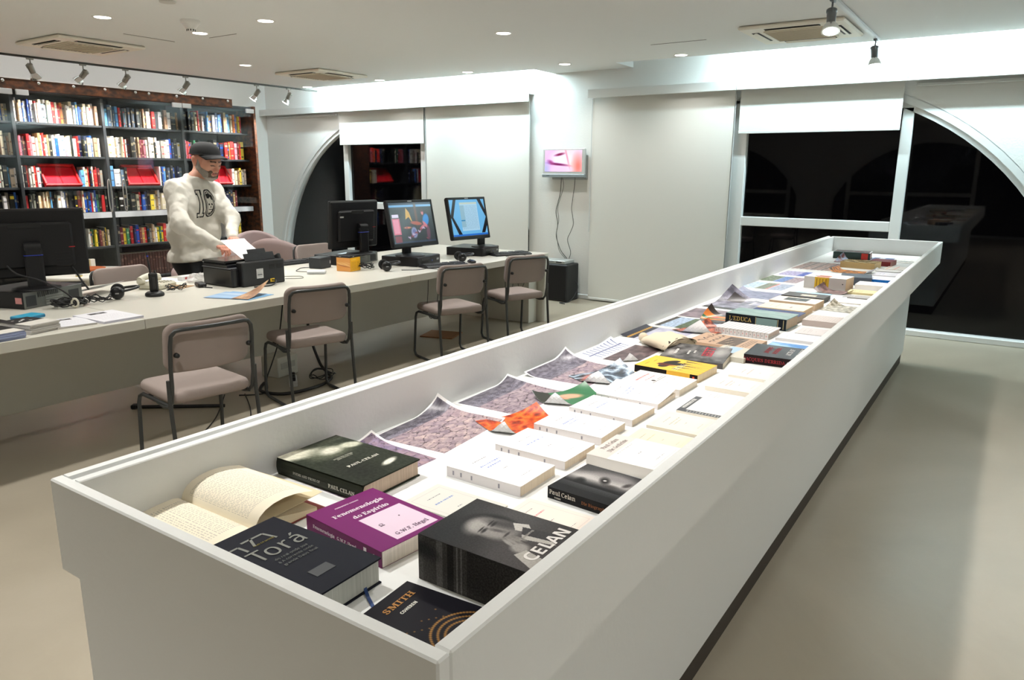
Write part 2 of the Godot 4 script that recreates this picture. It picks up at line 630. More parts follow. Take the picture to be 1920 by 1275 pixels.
	for q in 10:
		part("sensor_vent", bx(Vector3(0.008, 0.014, 0.004)), slot, sm, Vector3(cos(q * TAU / 10) * 0.034, -0.076, sin(q * TAU / 10) * 0.034), Vector3(0, PI / 2 - q * TAU / 10, 0))
	solo("ceiling_plate", MB.new().lathe([Vector2(0.055, -0.012), Vector2(0.06, 0.0)], 24).mesh(), mat(rgb(200, 198, 190), 0.5), "flat round blank plate at the top edge of the ceiling", "ceiling plate", Vector3(-5.34, CEIL, -3.4))
	for s in [[-6.93, -4.2, 0.5, 0.35], [-6.25, -4.5, 0.4, -1.0], [-2.85, -7.0, 0.55, 0.03]]:
		struct("trim_1" if s[3] > 0.1 else ("trim_2" if s[3] < 0.0 else "trim_3"), bx(Vector3(s[2], 0.004, 0.006) if s[3] < 0.1 else Vector3(0.006, 0.004, s[2])), mat(rgb(120, 116, 108), 0.8), "thin dark edge line of a ceiling access hatch", "hatch", self, Vector3(s[0], CEIL - 0.001, s[1]))
	# spot lamps
	var silver := mat(rgb(150, 146, 138), 0.35, 0.8)
	var dark := mat(rgb(70, 68, 64), 0.5, 0.5)
	var track := thing("lamp_track", "dark lamp track along the ceiling edge above the bookcase", "lamp track", Vector3(-9.17, CEIL - 0.0, -4.6))
	part("rail", bx(Vector3(0.034, 0.02, 7.2), 0.003, Vector3(0, -0.011, 0)), dark, track)
	var wh := ["leftmost spot lamp on the track above the bookcase", "second spot lamp from the left above the bookcase", "third spot lamp from the left above the bookcase", "fourth spot lamp from the left, above the capped man", "fifth spot lamp from the left, near the end of the bookcase", "last spot lamp of the bookcase track, by the white corner"]
	var zs := [-4.139, -4.702, -5.203, -5.998, -7.095, -7.659]
	var aim := [Vector3(-0.2, -1, -0.5), Vector3(-0.45, -0.75, 0.45), Vector3(-0.45, -0.8, 0.35), Vector3(-0.4, -0.75, 0.35), Vector3(-0.35, -0.75, 0.4), Vector3(-0.3, -0.8, 0.35)]
	for k in 6:
		spot_lamp(Vector3(-9.17, CEIL - 0.02, zs[k]), aim[k], wh[k], 32.0, 36.0, silver, "spot lamps above the bookcase")
	for z in [-2.2, -3.1]:
		spot_lamp(Vector3(-9.17, CEIL - 0.02, z), Vector3(-0.45, -0.8, 0.2), "spot lamp above the bookcase, outside the picture", 32.0, 36.0, silver, "spot lamps above the bookcase")
	var t2 := thing("lamp_track", "white lamp track running away over the display case", "lamp track", Vector3(-1.24, CEIL, -4.0))
	part("rail", bx(Vector3(0.034, 0.024, 7.5), 0.003, Vector3(0, -0.013, 0)), mat(rgb(215, 217, 218), 0.4), t2)
	var gs := mat(rgb(120, 124, 128), 0.35, 0.7)
	spot_lamp(Vector3(-1.24, CEIL - 0.024, -5.78), Vector3(0.1, -0.9, 0.35), "glaring lit spot lamp over the display case", 18.0, 44.0, gs, "spot lamps over the display case", 26.0)
	spot_lamp(Vector3(-1.24, CEIL - 0.024, -7.62), Vector3(0.12, -1, 0.12), "spot lamp at the far end of the track over the case", 18.0, 44.0, gs, "spot lamps over the display case")
	for z in [-4.4, -3.1, -1.9]:
		spot_lamp(Vector3(-1.24, CEIL - 0.024, z), Vector3(0.12, -1, 0.0), "spot lamp over the display case, outside the picture", 18.0, 44.0, gs, "spot lamps over the display case")

func spot_lamp(p: Vector3, dir: Vector3, label: String, e: float, deg: float, mt: Material, grp: String, gl := 9.0):
	var o := thing("spot_lamp", label, "spot lamp", p, 0.0, grp)
	var d := dir.normalized()
	part("track_adapter", bx(Vector3(0.03, 0.02, 0.07), 0.003, Vector3(0, -0.008, 0)), mt, o)
	part("stem", MB.new().tube([Vector3(0, -0.015, 0), Vector3(0, -0.1, 0)], 0.007, 8).mesh(), mt, o)
	var piv := Vector3(0, -0.11, 0)
	var y := -d
	var x := y.cross(Vector3(0.3, 0.1, 1)).normalized()
	var b := Basis(x, y, x.cross(y))
	var t := Transform3D(b, piv)
	part("lamp_head", MB.new().at(t).lathe([Vector2(0.027, -0.05), Vector2(0.03, -0.045), Vector2(0.032, 0.02), Vector2(0.031, 0.025), Vector2(0.036, 0.03), Vector2(0.036, 0.045), Vector2(0.02, 0.055)], 18).mesh(), mt, o)
	part("yoke", MB.new().at(t).tube([Vector3(0, 0.01, 0.035), Vector3(0, 0.03, 0.04), Vector3(0, 0.05, 0.03), Vector3(0, 0.06, 0.0)], 0.005, 6).mesh(), mt, o)
	var rf := mat(rgb(235, 235, 232), 0.15, 0.9)
	part("reflector", MB.new().at(t).lathe([Vector2(0.062, -0.115), Vector2(0.058, -0.1), Vector2(0.045, -0.07), Vector2(0.028, -0.05)], 20).mesh(), rf, o)
	part("bulb_face", MB.new().at(t).lathe([Vector2(0.0, -0.121), Vector2(0.03, -0.119), Vector2(0.05, -0.115), Vector2(0.06, -0.11)], 20).mesh(), glow(Color(1, 0.98, 0.96), gl), o)
	lamp_spot(o, piv + d * 0.128, d, e, deg, Color(1, 0.98, 0.96), 0.05, 0.7)

func flat_sheet(p: PackedVector2Array, z: float) -> ArrayMesh:
	var m := MB.new()
	var idx := Geometry2D.triangulate_polygon(p)
	for i in range(0, idx.size(), 3):
		m.face([Vector3(p[idx[i]].x, p[idx[i]].y, z), Vector3(p[idx[i + 1]].x, p[idx[i + 1]].y, z), Vector3(p[idx[i + 2]].x, p[idx[i + 2]].y, z)], Vector3(0, 0, 1))
	return m.mesh()
func windows():
	var frame := mat(rgb(226, 228, 226), 0.4)
	var gl := glass_mat(0.008, Color(0.03, 0.03, 0.035))
	gl.metallic_specular = 0.45
	for kk in 4:
		var k := kk % 2
		var cx: float = ARCHES[k]
		var w := Node3D.new()
		w.name = "window_%d" % (kk + 1)
		add_child(w)
		w.set_meta("kind", "structure")
		tag(w, ["arched window on the left, mirroring the bookcase", "arched window on the right, mirroring the display case", "arched window behind the viewer, left one", "arched window behind the viewer, right one"][kk], "window")
		if kk > 1:
			w.position = Vector3(-9.785, 0, -2.36)
			w.rotation.y = PI
		# arch frame: a stepped band along the arch
		for b in [[2.725, 2.655, WZ - 0.03, WZ + 0.0], [2.665, 2.605, WZ - 0.10, WZ - 0.02]]:
			var o := arch_edge(cx, b[0], 0.0, 48, true)
			var i := arch_edge(cx, b[1], 0.0, 48, true)
			var m := MB.new()
			for q in 48:
				var rings := [PackedVector3Array([Vector3(o[q].x, o[q].y, b[3]), Vector3(i[q].x, i[q].y, b[3]), Vector3(i[q].x, i[q].y, b[2]), Vector3(o[q].x, o[q].y, b[2])]),
					PackedVector3Array([Vector3(o[q + 1].x, o[q + 1].y, b[3]), Vector3(i[q + 1].x, i[q + 1].y, b[3]), Vector3(i[q + 1].x, i[q + 1].y, b[2]), Vector3(o[q + 1].x, o[q + 1].y, b[2])])]
				m.loft(rings, false, false, -1)
			part("arch_frame", m.mesh(), frame, w)
		var bars := [cx - 2.62, cx - 1.05, cx - 0.55, cx + 1.03, cx + 2.62]
		if k == 1:
			bars = [cx - 2.62, cx - 2.1, cx - 0.605, cx + 1.03, cx + 2.62]
		else:
			bars = [cx - 2.62, cx - 1.03, cx + 0.55, cx + 2.0, cx + 2.62]
		for q in [1, 2, 3]:
			var h: float = sqrt(2.63 * 2.63 - pow(bars[q] - cx, 2)) - 0.18
			part("mullion", bx(Vector3(0.16 if k == 1 and q == 2 else 0.1, h, 0.07), 0.006, Vector3(bars[q], h / 2, WZ - 0.055)), frame, w)
			if q < 3:
				part("transom", bx(Vector3(bars[q + 1] - bars[q] - 0.1, 0.1, 0.06), 0.006, Vector3((bars[q] + bars[q + 1]) / 2, 1.08, WZ - 0.055)), frame, w)
		var ar := arch_edge(cx, 2.62, 0.03, 48, true)
		for q in 4:
			var r := PackedVector2Array([Vector2(bars[q], 0.02), Vector2(bars[q + 1], 0.02), Vector2(bars[q + 1], 3), Vector2(bars[q], 3)])
			for s in Geometry2D.intersect_polygons(ar, r):
				part("pane", flat_sheet(s, WZ - 0.075), gl, w)
		part("sill", bx(Vector3(5.3, 0.06, 0.12), 0.006, Vector3(cx, 0.03, WZ - 0.05)), frame, w)
	# blinds and their boxes
	var fab := grained(mat(rgb(226, 226, 220), 0.85), 0.4, 40.0, 0.12)
	var alu := mat(rgb(222, 223, 220), 0.45)
	var bl := [[-8.82, -7.12, 2.0, "half raised white roller blind over the left arched window, above the monitors"], [-7.08, -5.34, 0.03, "fully lowered white roller blind left of the wall screen"],
		[-4.42, -2.69, 0.03, "fully lowered white roller blind right of the wall screen"], [-2.63, -1.05, 2.035, "half raised white roller blind over the right arched window"]]
	for b in bl:
		var o := thing("roller_blind", b[3], "roller blind", Vector3((b[0] + b[1]) / 2, 2.47, WZ + 0.055))
		var h: float = 2.47 - b[2]
		part("fabric", bx(Vector3(b[1] - b[0], h + 0.05, 0.003), 0.0, Vector3(0, -h / 2 + 0.025, 0)), fab, o)
		part("bottom_bar", bx(Vector3(b[1] - b[0], 0.03, 0.014), 0.004, Vector3(0, -h, 0)), alu, o)
		if h > 1.5:
			for s in [-1, 1]:
				part("pull_cord", MB.new().tube([Vector3(s * ((b[1] - b[0]) / 2 + 0.012), 0, 0.005), Vector3(s * ((b[1] - b[0]) / 2 + 0.012), -1.6, 0.005)], 0.004, 6).mesh(), mat(rgb(196, 198, 196), 0.5), o)
	var pl := [[-10.62, -8.82, "left end piece of the blind boxes, over bare wall"], [-8.82, -7.1, "blind box over the half raised left blind"], [-7.1, -5.3, "blind box over the lowered blind left of the wall screen"],
		[-4.46, -2.66, "blind box over the lowered blind right of the wall screen"], [-2.66, -1.02, "blind box over the half raised right blind"], [-1.02, 0.9, "right end piece of the blind boxes, over the open arch"]]
	for b in pl:
		var c: float = (b[0] + b[1]) / 2
		var o := thing("blind_box", "long white " + b[2], "blind box", Vector3(c, 2.52, WZ + 0.07))
		part("front_board", bx(Vector3(b[1] - b[0] - 0.004, 0.1, 0.015), 0.003, Vector3(0, 0, 0.065)), alu, o)
		part("top_board", bx(Vector3(b[1] - b[0] - 0.004, 0.012, 0.13), 0.003, Vector3(0, 0.046, -0.005)), alu, o)
	for e in [[0, -10.4, -8.9], [1, -0.95, 0.9]]:
		var o := solo("blind_rail", bx(Vector3(e[2] - e[1], 0.03, 0.03), 0.004, Vector3((e[1] + e[2]) / 2, 2.44, WZ + 0.03)), alu, ["short white rail under the left end of the blind boxes", "white rail under the right end of the blind boxes"][e[0]], "rail")

func display_case():
	var wm := grained(mat(rgb(228, 230, 229), 0.45), 0.03, 6.0, 0.1)
	var o := thing("display_case", "long white open-topped display case full of books", "display case", Vector3(-0.949, 0, -3.93))
	var c := Vector3(-0.949, 0, -3.93)
	var lx := -1.41 - c.x
	var rx := -0.488 - c.x
	var nz := -0.576 - c.z
	var fz := -7.28 - c.z
	var H := 1.045
	var B := 0.86
	var wall := func(nm: String, x0: float, x1: float, z0: float, z1: float, y0: float, y1: float):
		part(nm, bx(Vector3(x1 - x0, y1 - y0, z1 - z0), 0.003, Vector3((x0 + x1) / 2, (y0 + y1) / 2, (z0 + z1) / 2)), wm, o)
	# left side wall with a groove along its top
	var pf := PackedVector2Array([Vector2(lx, B), Vector2(lx, H - 0.002), Vector2(lx + 0.002, H), Vector2(lx + 0.02, H), Vector2(lx + 0.022, H - 0.007), Vector2(lx + 0.042, H - 0.007), Vector2(lx + 0.044, H), Vector2(lx + 0.058, H), Vector2(lx + 0.06, H - 0.002), Vector2(lx + 0.06, B)])
	part("side_wall", MB.new().prism(pf, fz, nz - 0.0242).mesh(), wm, o)
	wall.call("side_wall", rx - 0.027, rx, fz, nz - 0.0242, B, H)
	wall.call("end_wall", lx, rx, nz - 0.024, nz, B, H)
	wall.call("end_wall", lx + 0.0602, rx - 0.0272, fz, fz + 0.03, B, H)
	wall.call("deck", lx + 0.0602, rx - 0.0272, fz + 0.031, nz - 0.0245, B + 0.005, SURF)
	wall.call("pedestal", -1.385 - c.x, -0.664 - c.x, -7.08 - c.z, -0.592 - c.z, 0.1, B + 0.004)
	part("plinth", bx(Vector3(0.70, 0.1, 6.43), 0.0, Vector3(-1.025 - c.x, 0.05, -3.84 - c.z)), mat(rgb(58, 50, 42), 0.7), o)

# ------------------------------------------------------------------ bookcase
const PAL := {"w": "white", "c": "cream", "g": "grey", "k": "black", "b": "blue", "n": "navy", "l": "light blue", "r": "red", "m": "maroon", "p": "pink", "o": "orange", "y": "yellow", "e": "green", "t": "tan", "d": "dark green", "s": "steel blue"}
func book_colour(k: String, r: RandomNumberGenerator) -> Color:
	var c: Color = {"w": rgb(232, 230, 224), "c": rgb(226, 212, 184), "g": rgb(150, 148, 142), "k": rgb(26, 26, 28), "b": rgb(28, 78, 172), "n": rgb(26, 36, 70), "l": rgb(96, 160, 214), "r": rgb(196, 34, 34), "m": rgb(104, 34, 38), "p": rgb(206, 120, 132), "o": rgb(214, 110, 42), "y": rgb(232, 206, 58), "e": rgb(46, 118, 82), "t": rgb(172, 140, 100), "d": rgb(28, 46, 40), "s": rgb(90, 108, 128)}[k]
	var q := r.randf_range(-0.05, 0.05)
	return Color(clampf(c.r + q, 0, 1), clampf(c.g + q + r.randf_range(-0.02, 0.02), 0, 1), clampf(c.b + q + r.randf_range(-0.03, 0.03), 0, 1))
var ONES := ["", "first", "second", "third", "fourth", "fifth", "sixth", "seventh", "eighth", "ninth", "tenth", "eleventh", "twelfth", "thirteenth", "fourteenth", "fifteenth", "sixteenth", "seventeenth", "eighteenth", "nineteenth"]
func ordinal(n: int) -> String:
	if n < 20:
		return ONES[n]
	var tens: int = n / 10
	if n % 10 == 0:
		return ["", "", "twentieth", "thirtieth", "fortieth"][tens]
	return ["", "", "twenty", "thirty", "forty"][tens] + "-" + ONES[n % 10]
# a standing book: spine towards +x, thickness along z
func book_shape(m: MB, o: Vector3, t: float, h: float, d: float, c: Color, band: Color, r: RandomNumberGenerator, lean := 0.0):
	m.xf = Transform3D(Basis(Vector3.RIGHT, lean), o)
	m.col = c.srgb_to_linear()
	var e := minf(0.004, t * 0.25)
	var pf := [Vector2(-d, -t / 2), Vector2(-e, -t / 2), Vector2(0, -t / 2 + e), Vector2(0, t / 2 - e), Vector2(-e, t / 2), Vector2(-d, t / 2)]
	for i in 6:
		var a: Vector2 = pf[i]
		var b: Vector2 = pf[(i + 1) % 6]
		m.face([Vector3(a.x, 0, a.y), Vector3(b.x, 0, b.y), Vector3(b.x, h, b.y), Vector3(a.x, h, a.y)], Vector3(b.y - a.y, 0, a.x - b.x))
	m.face([Vector3(-d, h, -t / 2), Vector3(-e, h, -t / 2), Vector3(-e, h, t / 2), Vector3(-d, h, t / 2)], Vector3.UP)
	m.face([Vector3(-e, h, -t / 2), Vector3(0, h, -t / 2 + e), Vector3(0, h, t / 2 - e), Vector3(-e, h, t / 2)], Vector3.UP)
	m.col = rgb(222, 212, 188).srgb_to_linear()
	m.face([Vector3(-d, h + 0.0006, -t / 2 + 0.002), Vector3(-0.006, h + 0.0006, -t / 2 + 0.002), Vector3(-0.006, h + 0.0006, t / 2 - 0.002), Vector3(-d, h + 0.0006, t / 2 - 0.002)], Vector3.UP)
	m.col = band.srgb_to_linear()
	var y0 := h * r.randf_range(0.55, 0.78)
	var bh := h * r.randf_range(0.04, 0.16)
	m.face([Vector3(0.0006, y0, -t / 2 + e), Vector3(0.0006, y0, t / 2 - e), Vector3(0.0006, y0 + bh, t / 2 - e), Vector3(0.0006, y0 + bh, -t / 2 + e)], Vector3.RIGHT)
	y0 = h * r.randf_range(0.08, 0.3)
	m.face([Vector3(0.0006, y0, -t * 0.3), Vector3(0.0006, y0, t * 0.3), Vector3(0.0006, y0 + h * 0.06, t * 0.3), Vector3(0.0006, y0 + h * 0.06, -t * 0.3)], Vector3.RIGHT)
const BAYS := [-3.05, -4.075, -5.10, -6.17, -7.25]
func bookcase():
	var dark := mat(rgb(38, 42, 45), 0.55)
	var rust := StandardMaterial3D.new()
	var nt := NoiseTexture2D.new()
	var nz := FastNoiseLite.new()
	nz.seed = 3
	nz.frequency = 0.02
	nz.fractal_octaves = 5
	nt.noise = nz
	nt.width = 512
	nt.height = 256
	nt.seamless = true
	var g := Gradient.new()
	g.set_color(0, rgb(44, 32, 24))
	g.set_color(1, rgb(134, 76, 40))
	nt.color_ramp = g
	rust.albedo_texture = nt
	rust.roughness = 0.75
	rust.uv1_triplanar = true
	rust.uv1_scale = Vector3(0.8, 2.5, 0.8)
	var o := thing("bookcase", "long charcoal bookcase with glass doors and brown steel edge filling the left wall", "bookcase", Vector3(-9.6, 0, -5.1))
	var L := func(nm: String, x0: float, x1: float, y0: float, y1: float, z0: float, z1: float, mt: Material, bev := 0.002):
		return part(nm, bx(Vector3(x1 - x0, y1 - y0, z1 - z0), bev, Vector3((x0 + x1) / 2 + 9.6, (y0 + y1) / 2, (z0 + z1) / 2 + 5.1)), mt, o)
	L.call("back_panel", -9.98, -9.95, 0.0, 2.5, -7.25, -3.0, dark)
	L.call("top_panel", -9.98, -9.53, 2.46, 2.5, -7.25, -3.0, dark)
	L.call("side_panel", -9.98, -9.5, 0.0, 2.51, -7.3, -7.26, rust)
	L.call("side_panel", -9.98, -9.55, 0.0, 2.46, -3.04, -3.0, dark)
	for k in [1, 2, 3]:
		L.call("upright", -9.94, -9.6, 0.0, 2.46, BAYS[k] - 0.018, BAYS[k] + 0.018, dark)
	L.call("plinth", -9.94, -9.6, 0.0, 0.1, -7.25, -3.05, dark)
	var ys := [2.13, 1.75, 1.385, 1.07, 0.637, 0.2]
	var dots := canvas(256, 16, rgb(214, 218, 222))
	for q in 64:
		for w in [3, 9]:
			rect(dots, (q + (0.0 if w == 3 else 0.5)) / 64.0, w / 16.0, 0.006, 0.2, rgb(120, 124, 128))
	var perf := tex_mat(dots, 0.4)
	for b in 4:
		for y in ys:
			L.call("shelf", -9.94, -9.62, y - 0.028, y - 0.001, BAYS[b + 1] + 0.019, BAYS[b] - 0.019, dark)
		part("perforated_strip", MB.new().box(Vector3.ZERO, Vector3(0.006, 0.07, BAYS[b] - BAYS[b + 1] - 0.04)).mesh(), perf, o, Vector3(-0.012, 1.03, (BAYS[b] + BAYS[b + 1]) / 2 + 5.1))
	var gl := glass_mat(0.008, Color(0.03, 0.04, 0.04))
	for b in 4:
		part("glass_door", flat_sheet(PackedVector2Array([Vector2(-0.51, 0.05), Vector2(0.51, 0.05), Vector2(0.51, 2.455), Vector2(-0.51, 2.455)]), 0.0), gl, o, Vector3(0.1, 0, (BAYS[b] + BAYS[b + 1]) / 2 + 5.1), Vector3(0, PI / 2, 0))
	var steel := mat(rgb(196, 196, 192), 0.25, 0.9)
	for z in [-5.0, -5.19]:
		var pts := []
		for q in 13:
			var a := PI * q / 12.0
			pts.append(Vector3(0.025 + 0.035 * sin(a), 0.135 * cos(a) * 1.0 + (0.03 if q == 0 else (-0.03 if q == 12 else 0.0)), 0))
		var ring := []
		for q in 25:
			var a := TAU * q / 24.0
			ring.append(Vector3(0.05, clampf(sin(a) * 0.2, -1, 1), cos(a) * 0.022))
		part("door_handle", MB.new().tube(ring, 0.008, 8, false).mesh(), steel, o, Vector3(0.1, 1.275, z + 5.1))
	for z in [-3.99, -4.16, -6.05, -6.19, -7.2]:
		part("door_hinge", bx(Vector3(0.03, 0.06, 0.13), 0.004), mat(rgb(214, 216, 216), 0.4), o, Vector3(0.1, 2.44, z + 5.1))
	# the riveted steel beam over the doors
	var bm := thing("steel_beam", "brown rusty steel beam with pale bolts above the bookcase doors", "beam", Vector3(-9.53, 2.525, -4.9))
	part("web", bx(Vector3(0.03, 0.115, 4.05), 0.003, Vector3.ZERO), rust, bm)
	part("top_flange", bx(Vector3(0.06, 0.008, 4.05), 0.002, Vector3(0.0, 0.062, 0)), mat(rgb(225, 222, 216), 0.5), bm)
	for z in [-3.984, -4.358, -4.742, -5.115, -5.502, -5.679, -6.067, -6.456, -6.853, -3.6, -3.2]:
		part("bolt", MB.new().lathe([Vector2(0.02, 0.0), Vector2(0.018, 0.006), Vector2(0.008, 0.01), Vector2(0.0, 0.011)], 12).mesh(), steel, bm, Vector3(0.016, 0.03, z + 4.9), Vector3(0, 0, -PI / 2))
	# books: one letter per book, left to right as seen; a blank leaves room
	var vm := mat(Color(1, 1, 1), 0.5).duplicate()
	vm.vertex_color_use_as_albedo = true
	var rows := [
		[0, 1, -4.09, -5.06, "kwgtcbgbnwcrgclwcwrcrotwwcwlbktcgcgt"], [0, 2, -5.15, -6.14, "lswslrsslgskskdgtkcgrkwktwkdt"],
		[1, 1, -4.1, -5.05, "rpkmrpcwtgrwtkwwbwwvcckwrnkncbwtc"], [1, 2, -5.13, -6.14, "wcwtwwcrwmkkctmmpcwckwwgwwbnkw"],
		[2, 1, -4.1, -4.33, "wkrwcrwk"], [2, 1, -4.78, -5.05, "lwcrkcrrmg"], [2, 2, -5.14, -5.36, "lwwsk"], [2, 2, -5.80, -6.14, "wkblkskbkns"], [2, 3, -6.93, -7.18, "wtctycwc"],
		[3, 1, -4.12, -5.06, "rkwgkctccctlkkwwwbckkkmrcbnbrwbekrk"], [3, 2, -5.14, -5.9, "kdkkdkdcrbnkyctwcw"],
		[4, 1, -4.78, -5.05, "wteykmtkyc"], [4, 2, -5.15, -5.9, "kmyekrnbmtrkgtcwyeyrwb"],
		[0, 0, -3.8, -4.05, "sgcgbcg"], [1, 0, -3.8, -4.05, "wpctcgtc"], [2, 0, -3.8, -4.05, "sswwklcw"], [3, 0, -3.8, -4.05, "ekwgkbn"],
		[0, 3, -6.2, -7.15, "kkkkktcrgwslgtwslbgtwlgcobtyr"], [1, 3, -6.2, -6.45, "prprwewk"], [1, 3, -6.68, -7.18, "knnrkorpmry"], [3, 3, -6.75, -7.0, "nnnnnntm"], [4, 3, -6.75, -7.05, "wmmkbntyk"]]
	var shelf_names := ["top", "second", "third", "fourth", "fifth"]
	var bay_names := ["leftmost", "second", "third", "last"]
	var r := RandomNumberGenerator.new()
	r.seed = 42
	var made := 0
	var rest := MB.new()
	for row in rows:
		var s: String = row[4].replace("v", "p").replace(" ", "")
		var ws := []
		var tot := 0.0
		for q in s.length():
			ws.append(r.randf_range(0.6, 1.5))
			tot += ws[-1]
		var z: float = row[2]
		var k: float = (row[2] - row[3]) / tot
		var base_h := r.randf_range(0.2, 0.23)
		for q in s.length():
			var t: float = ws[q] * k
			var ch := s[q]
			var h: float = base_h + r.randf_range(-0.02, 0.045)
			var d := r.randf_range(0.13, 0.18)
			var c := book_colour(ch, r)
			var band := c.lerp(rgb(40, 40, 44), 0.5) if c.get_luminance() > 0.5 else c.lerp(rgb(220, 205, 160), 0.6)
			if r.randf() < 0.3:
				band = book_colour("wrbytk"[r.randi() % 6], r)
			var p := Vector3(-9.66 + r.randf_range(-0.03, 0.015), ys[row[0]], z - t / 2)
			z -= t
			if made < 296:
				var m := MB.new()
				book_shape(m, Vector3.ZERO, t - 0.0012, h, d, c, band, r)
				var size := "slim" if t < 0.022 else ("thick" if t > 0.04 else "")
				var lb := "%s book, %s from the left, %s shelf, %s bay of the bookcase" % [(size + " " + PAL[ch]).strip_edges(), ordinal(q + 1), shelf_names[row[0]], bay_names[row[1]]]
				if row[0] == 2 and row[1] in [1, 2]:
					lb = "%s book, %s %s the red tray, third shelf, %s bay of the bookcase" % [(size + " " + PAL[ch]).strip_edges(), ordinal(q + 1), "after" if row[2] < (-4.7 if row[1] == 1 else -5.7) else "before", bay_names[row[1]]]
				solo("book", m.mesh(), vm, lb, "book", p, Vector3.ZERO, "books on the %s shelf, %s bay" % [shelf_names[row[0]], bay_names[row[1]]])
				made += 1
			else:
				book_shape(rest, p, t - 0.0012, h, d, c, band, r)
	# brown bound volumes on the lowest shelf
	for q in 26:
		book_shape(rest, Vector3(-9.66, ys[5], -5.14 - q * 0.039), 0.036, 0.31, 0.2, rgb(70, 44, 40), rgb(110, 80, 70), r)
	var rs := solo("bookcase_volumes", rest.mesh(), vm, "remaining books in the far right bay and on the lowest shelf of the bookcase", "books")
	rs.set_meta("kind", "stuff")
	# red presentation trays leaning on the third shelf
	var red := mat(rgb(206, 28, 32), 0.6)
	var velvet := mat(rgb(240, 12, 36), 0.9)
	var wh := ["red velvet tray leaning on the third shelf, leftmost of three", "red velvet tray leaning on the third shelf, nearest the door handles", "red velvet tray half hidden behind the capped man's head"]
	var zz := [-4.56, -5.575, -6.72]
	for k in 3:
		var t := thing("red_tray", wh[k], "tray", Vector3(-9.655, 1.387, zz[k]), PI / 2, "red trays on the third shelf")
		var lean := Basis(Vector3.RIGHT, -0.62)
		var ps := MB.new().at(Transform3D(lean, Vector3.ZERO))
		ps.box(Vector3(0, 0.155, -0.015), Vector3(0.4, 0.3, 0.012), 0.003)
		part("tray_back", ps.mesh(), red, t)
		for e in [[Vector3(0, 0.012, 0.008), Vector3(0.424, 0.024, 0.06)], [Vector3(0, 0.3, 0.008), Vector3(0.424, 0.024, 0.06)], [Vector3(-0.2, 0.156, 0.008), Vector3(0.024, 0.264, 0.06)], [Vector3(0.2, 0.156, 0.008), Vector3(0.024, 0.264, 0.06)]]:
			part("tray_edge", MB.new().at(Transform3D(lean, Vector3.ZERO)).box(e[0], e[1], 0.004).mesh(), red, t)
		for e in [-1, 1]:
			part("velvet_leaf", MB.new().at(Transform3D(lean, Vector3.ZERO)).box(Vector3(e * 0.094, 0.156, 0.0), Vector3(0.184, 0.25, 0.02), 0.008).mesh(), velvet, t)

# ------------------------------------------------------------------ the long desk
const TOP := 0.752
func desk():
	var w := mat(rgb(208, 205, 194), 0.35)
	var o := thing("long_desk", "long white two-sided desk carrying monitors and computers", "desk", Vector3(-4.88, 0, -3.5))
	var seams := [-0.3, -2.3, -4.6, -6.82]
	for k in 3:
		part("desktop", bx(Vector3(1.52, 0.06, seams[k] - seams[k + 1] - 0.002), 0.003, Vector3(0, TOP - 0.03, (seams[k] + seams[k + 1]) / 2 + 3.5)), w, o)
	part("middle_panel", bx(Vector3(0.04, TOP - 0.06 - 0.154, 6.2), 0.003, Vector3(0, (TOP - 0.06 + 0.154) / 2, 3.5 - 3.5 + 0.0)), w, o)
	part("end_panel", bx(Vector3(1.5, TOP - 0.06, 0.045), 0.003, Vector3(0, (TOP - 0.06) / 2, -6.795 + 3.5)), w, o)
	part("end_leg", bx(Vector3(1.3, TOP - 0.065, 0.16), 0.003, Vector3(0, (TOP - 0.065) / 2, -6.685 + 3.5)), w, o)
	part("end_panel", bx(Vector3(1.5, TOP - 0.06, 0.045), 0.003, Vector3(0, (TOP - 0.06) / 2, -0.33 + 3.5)), w, o)

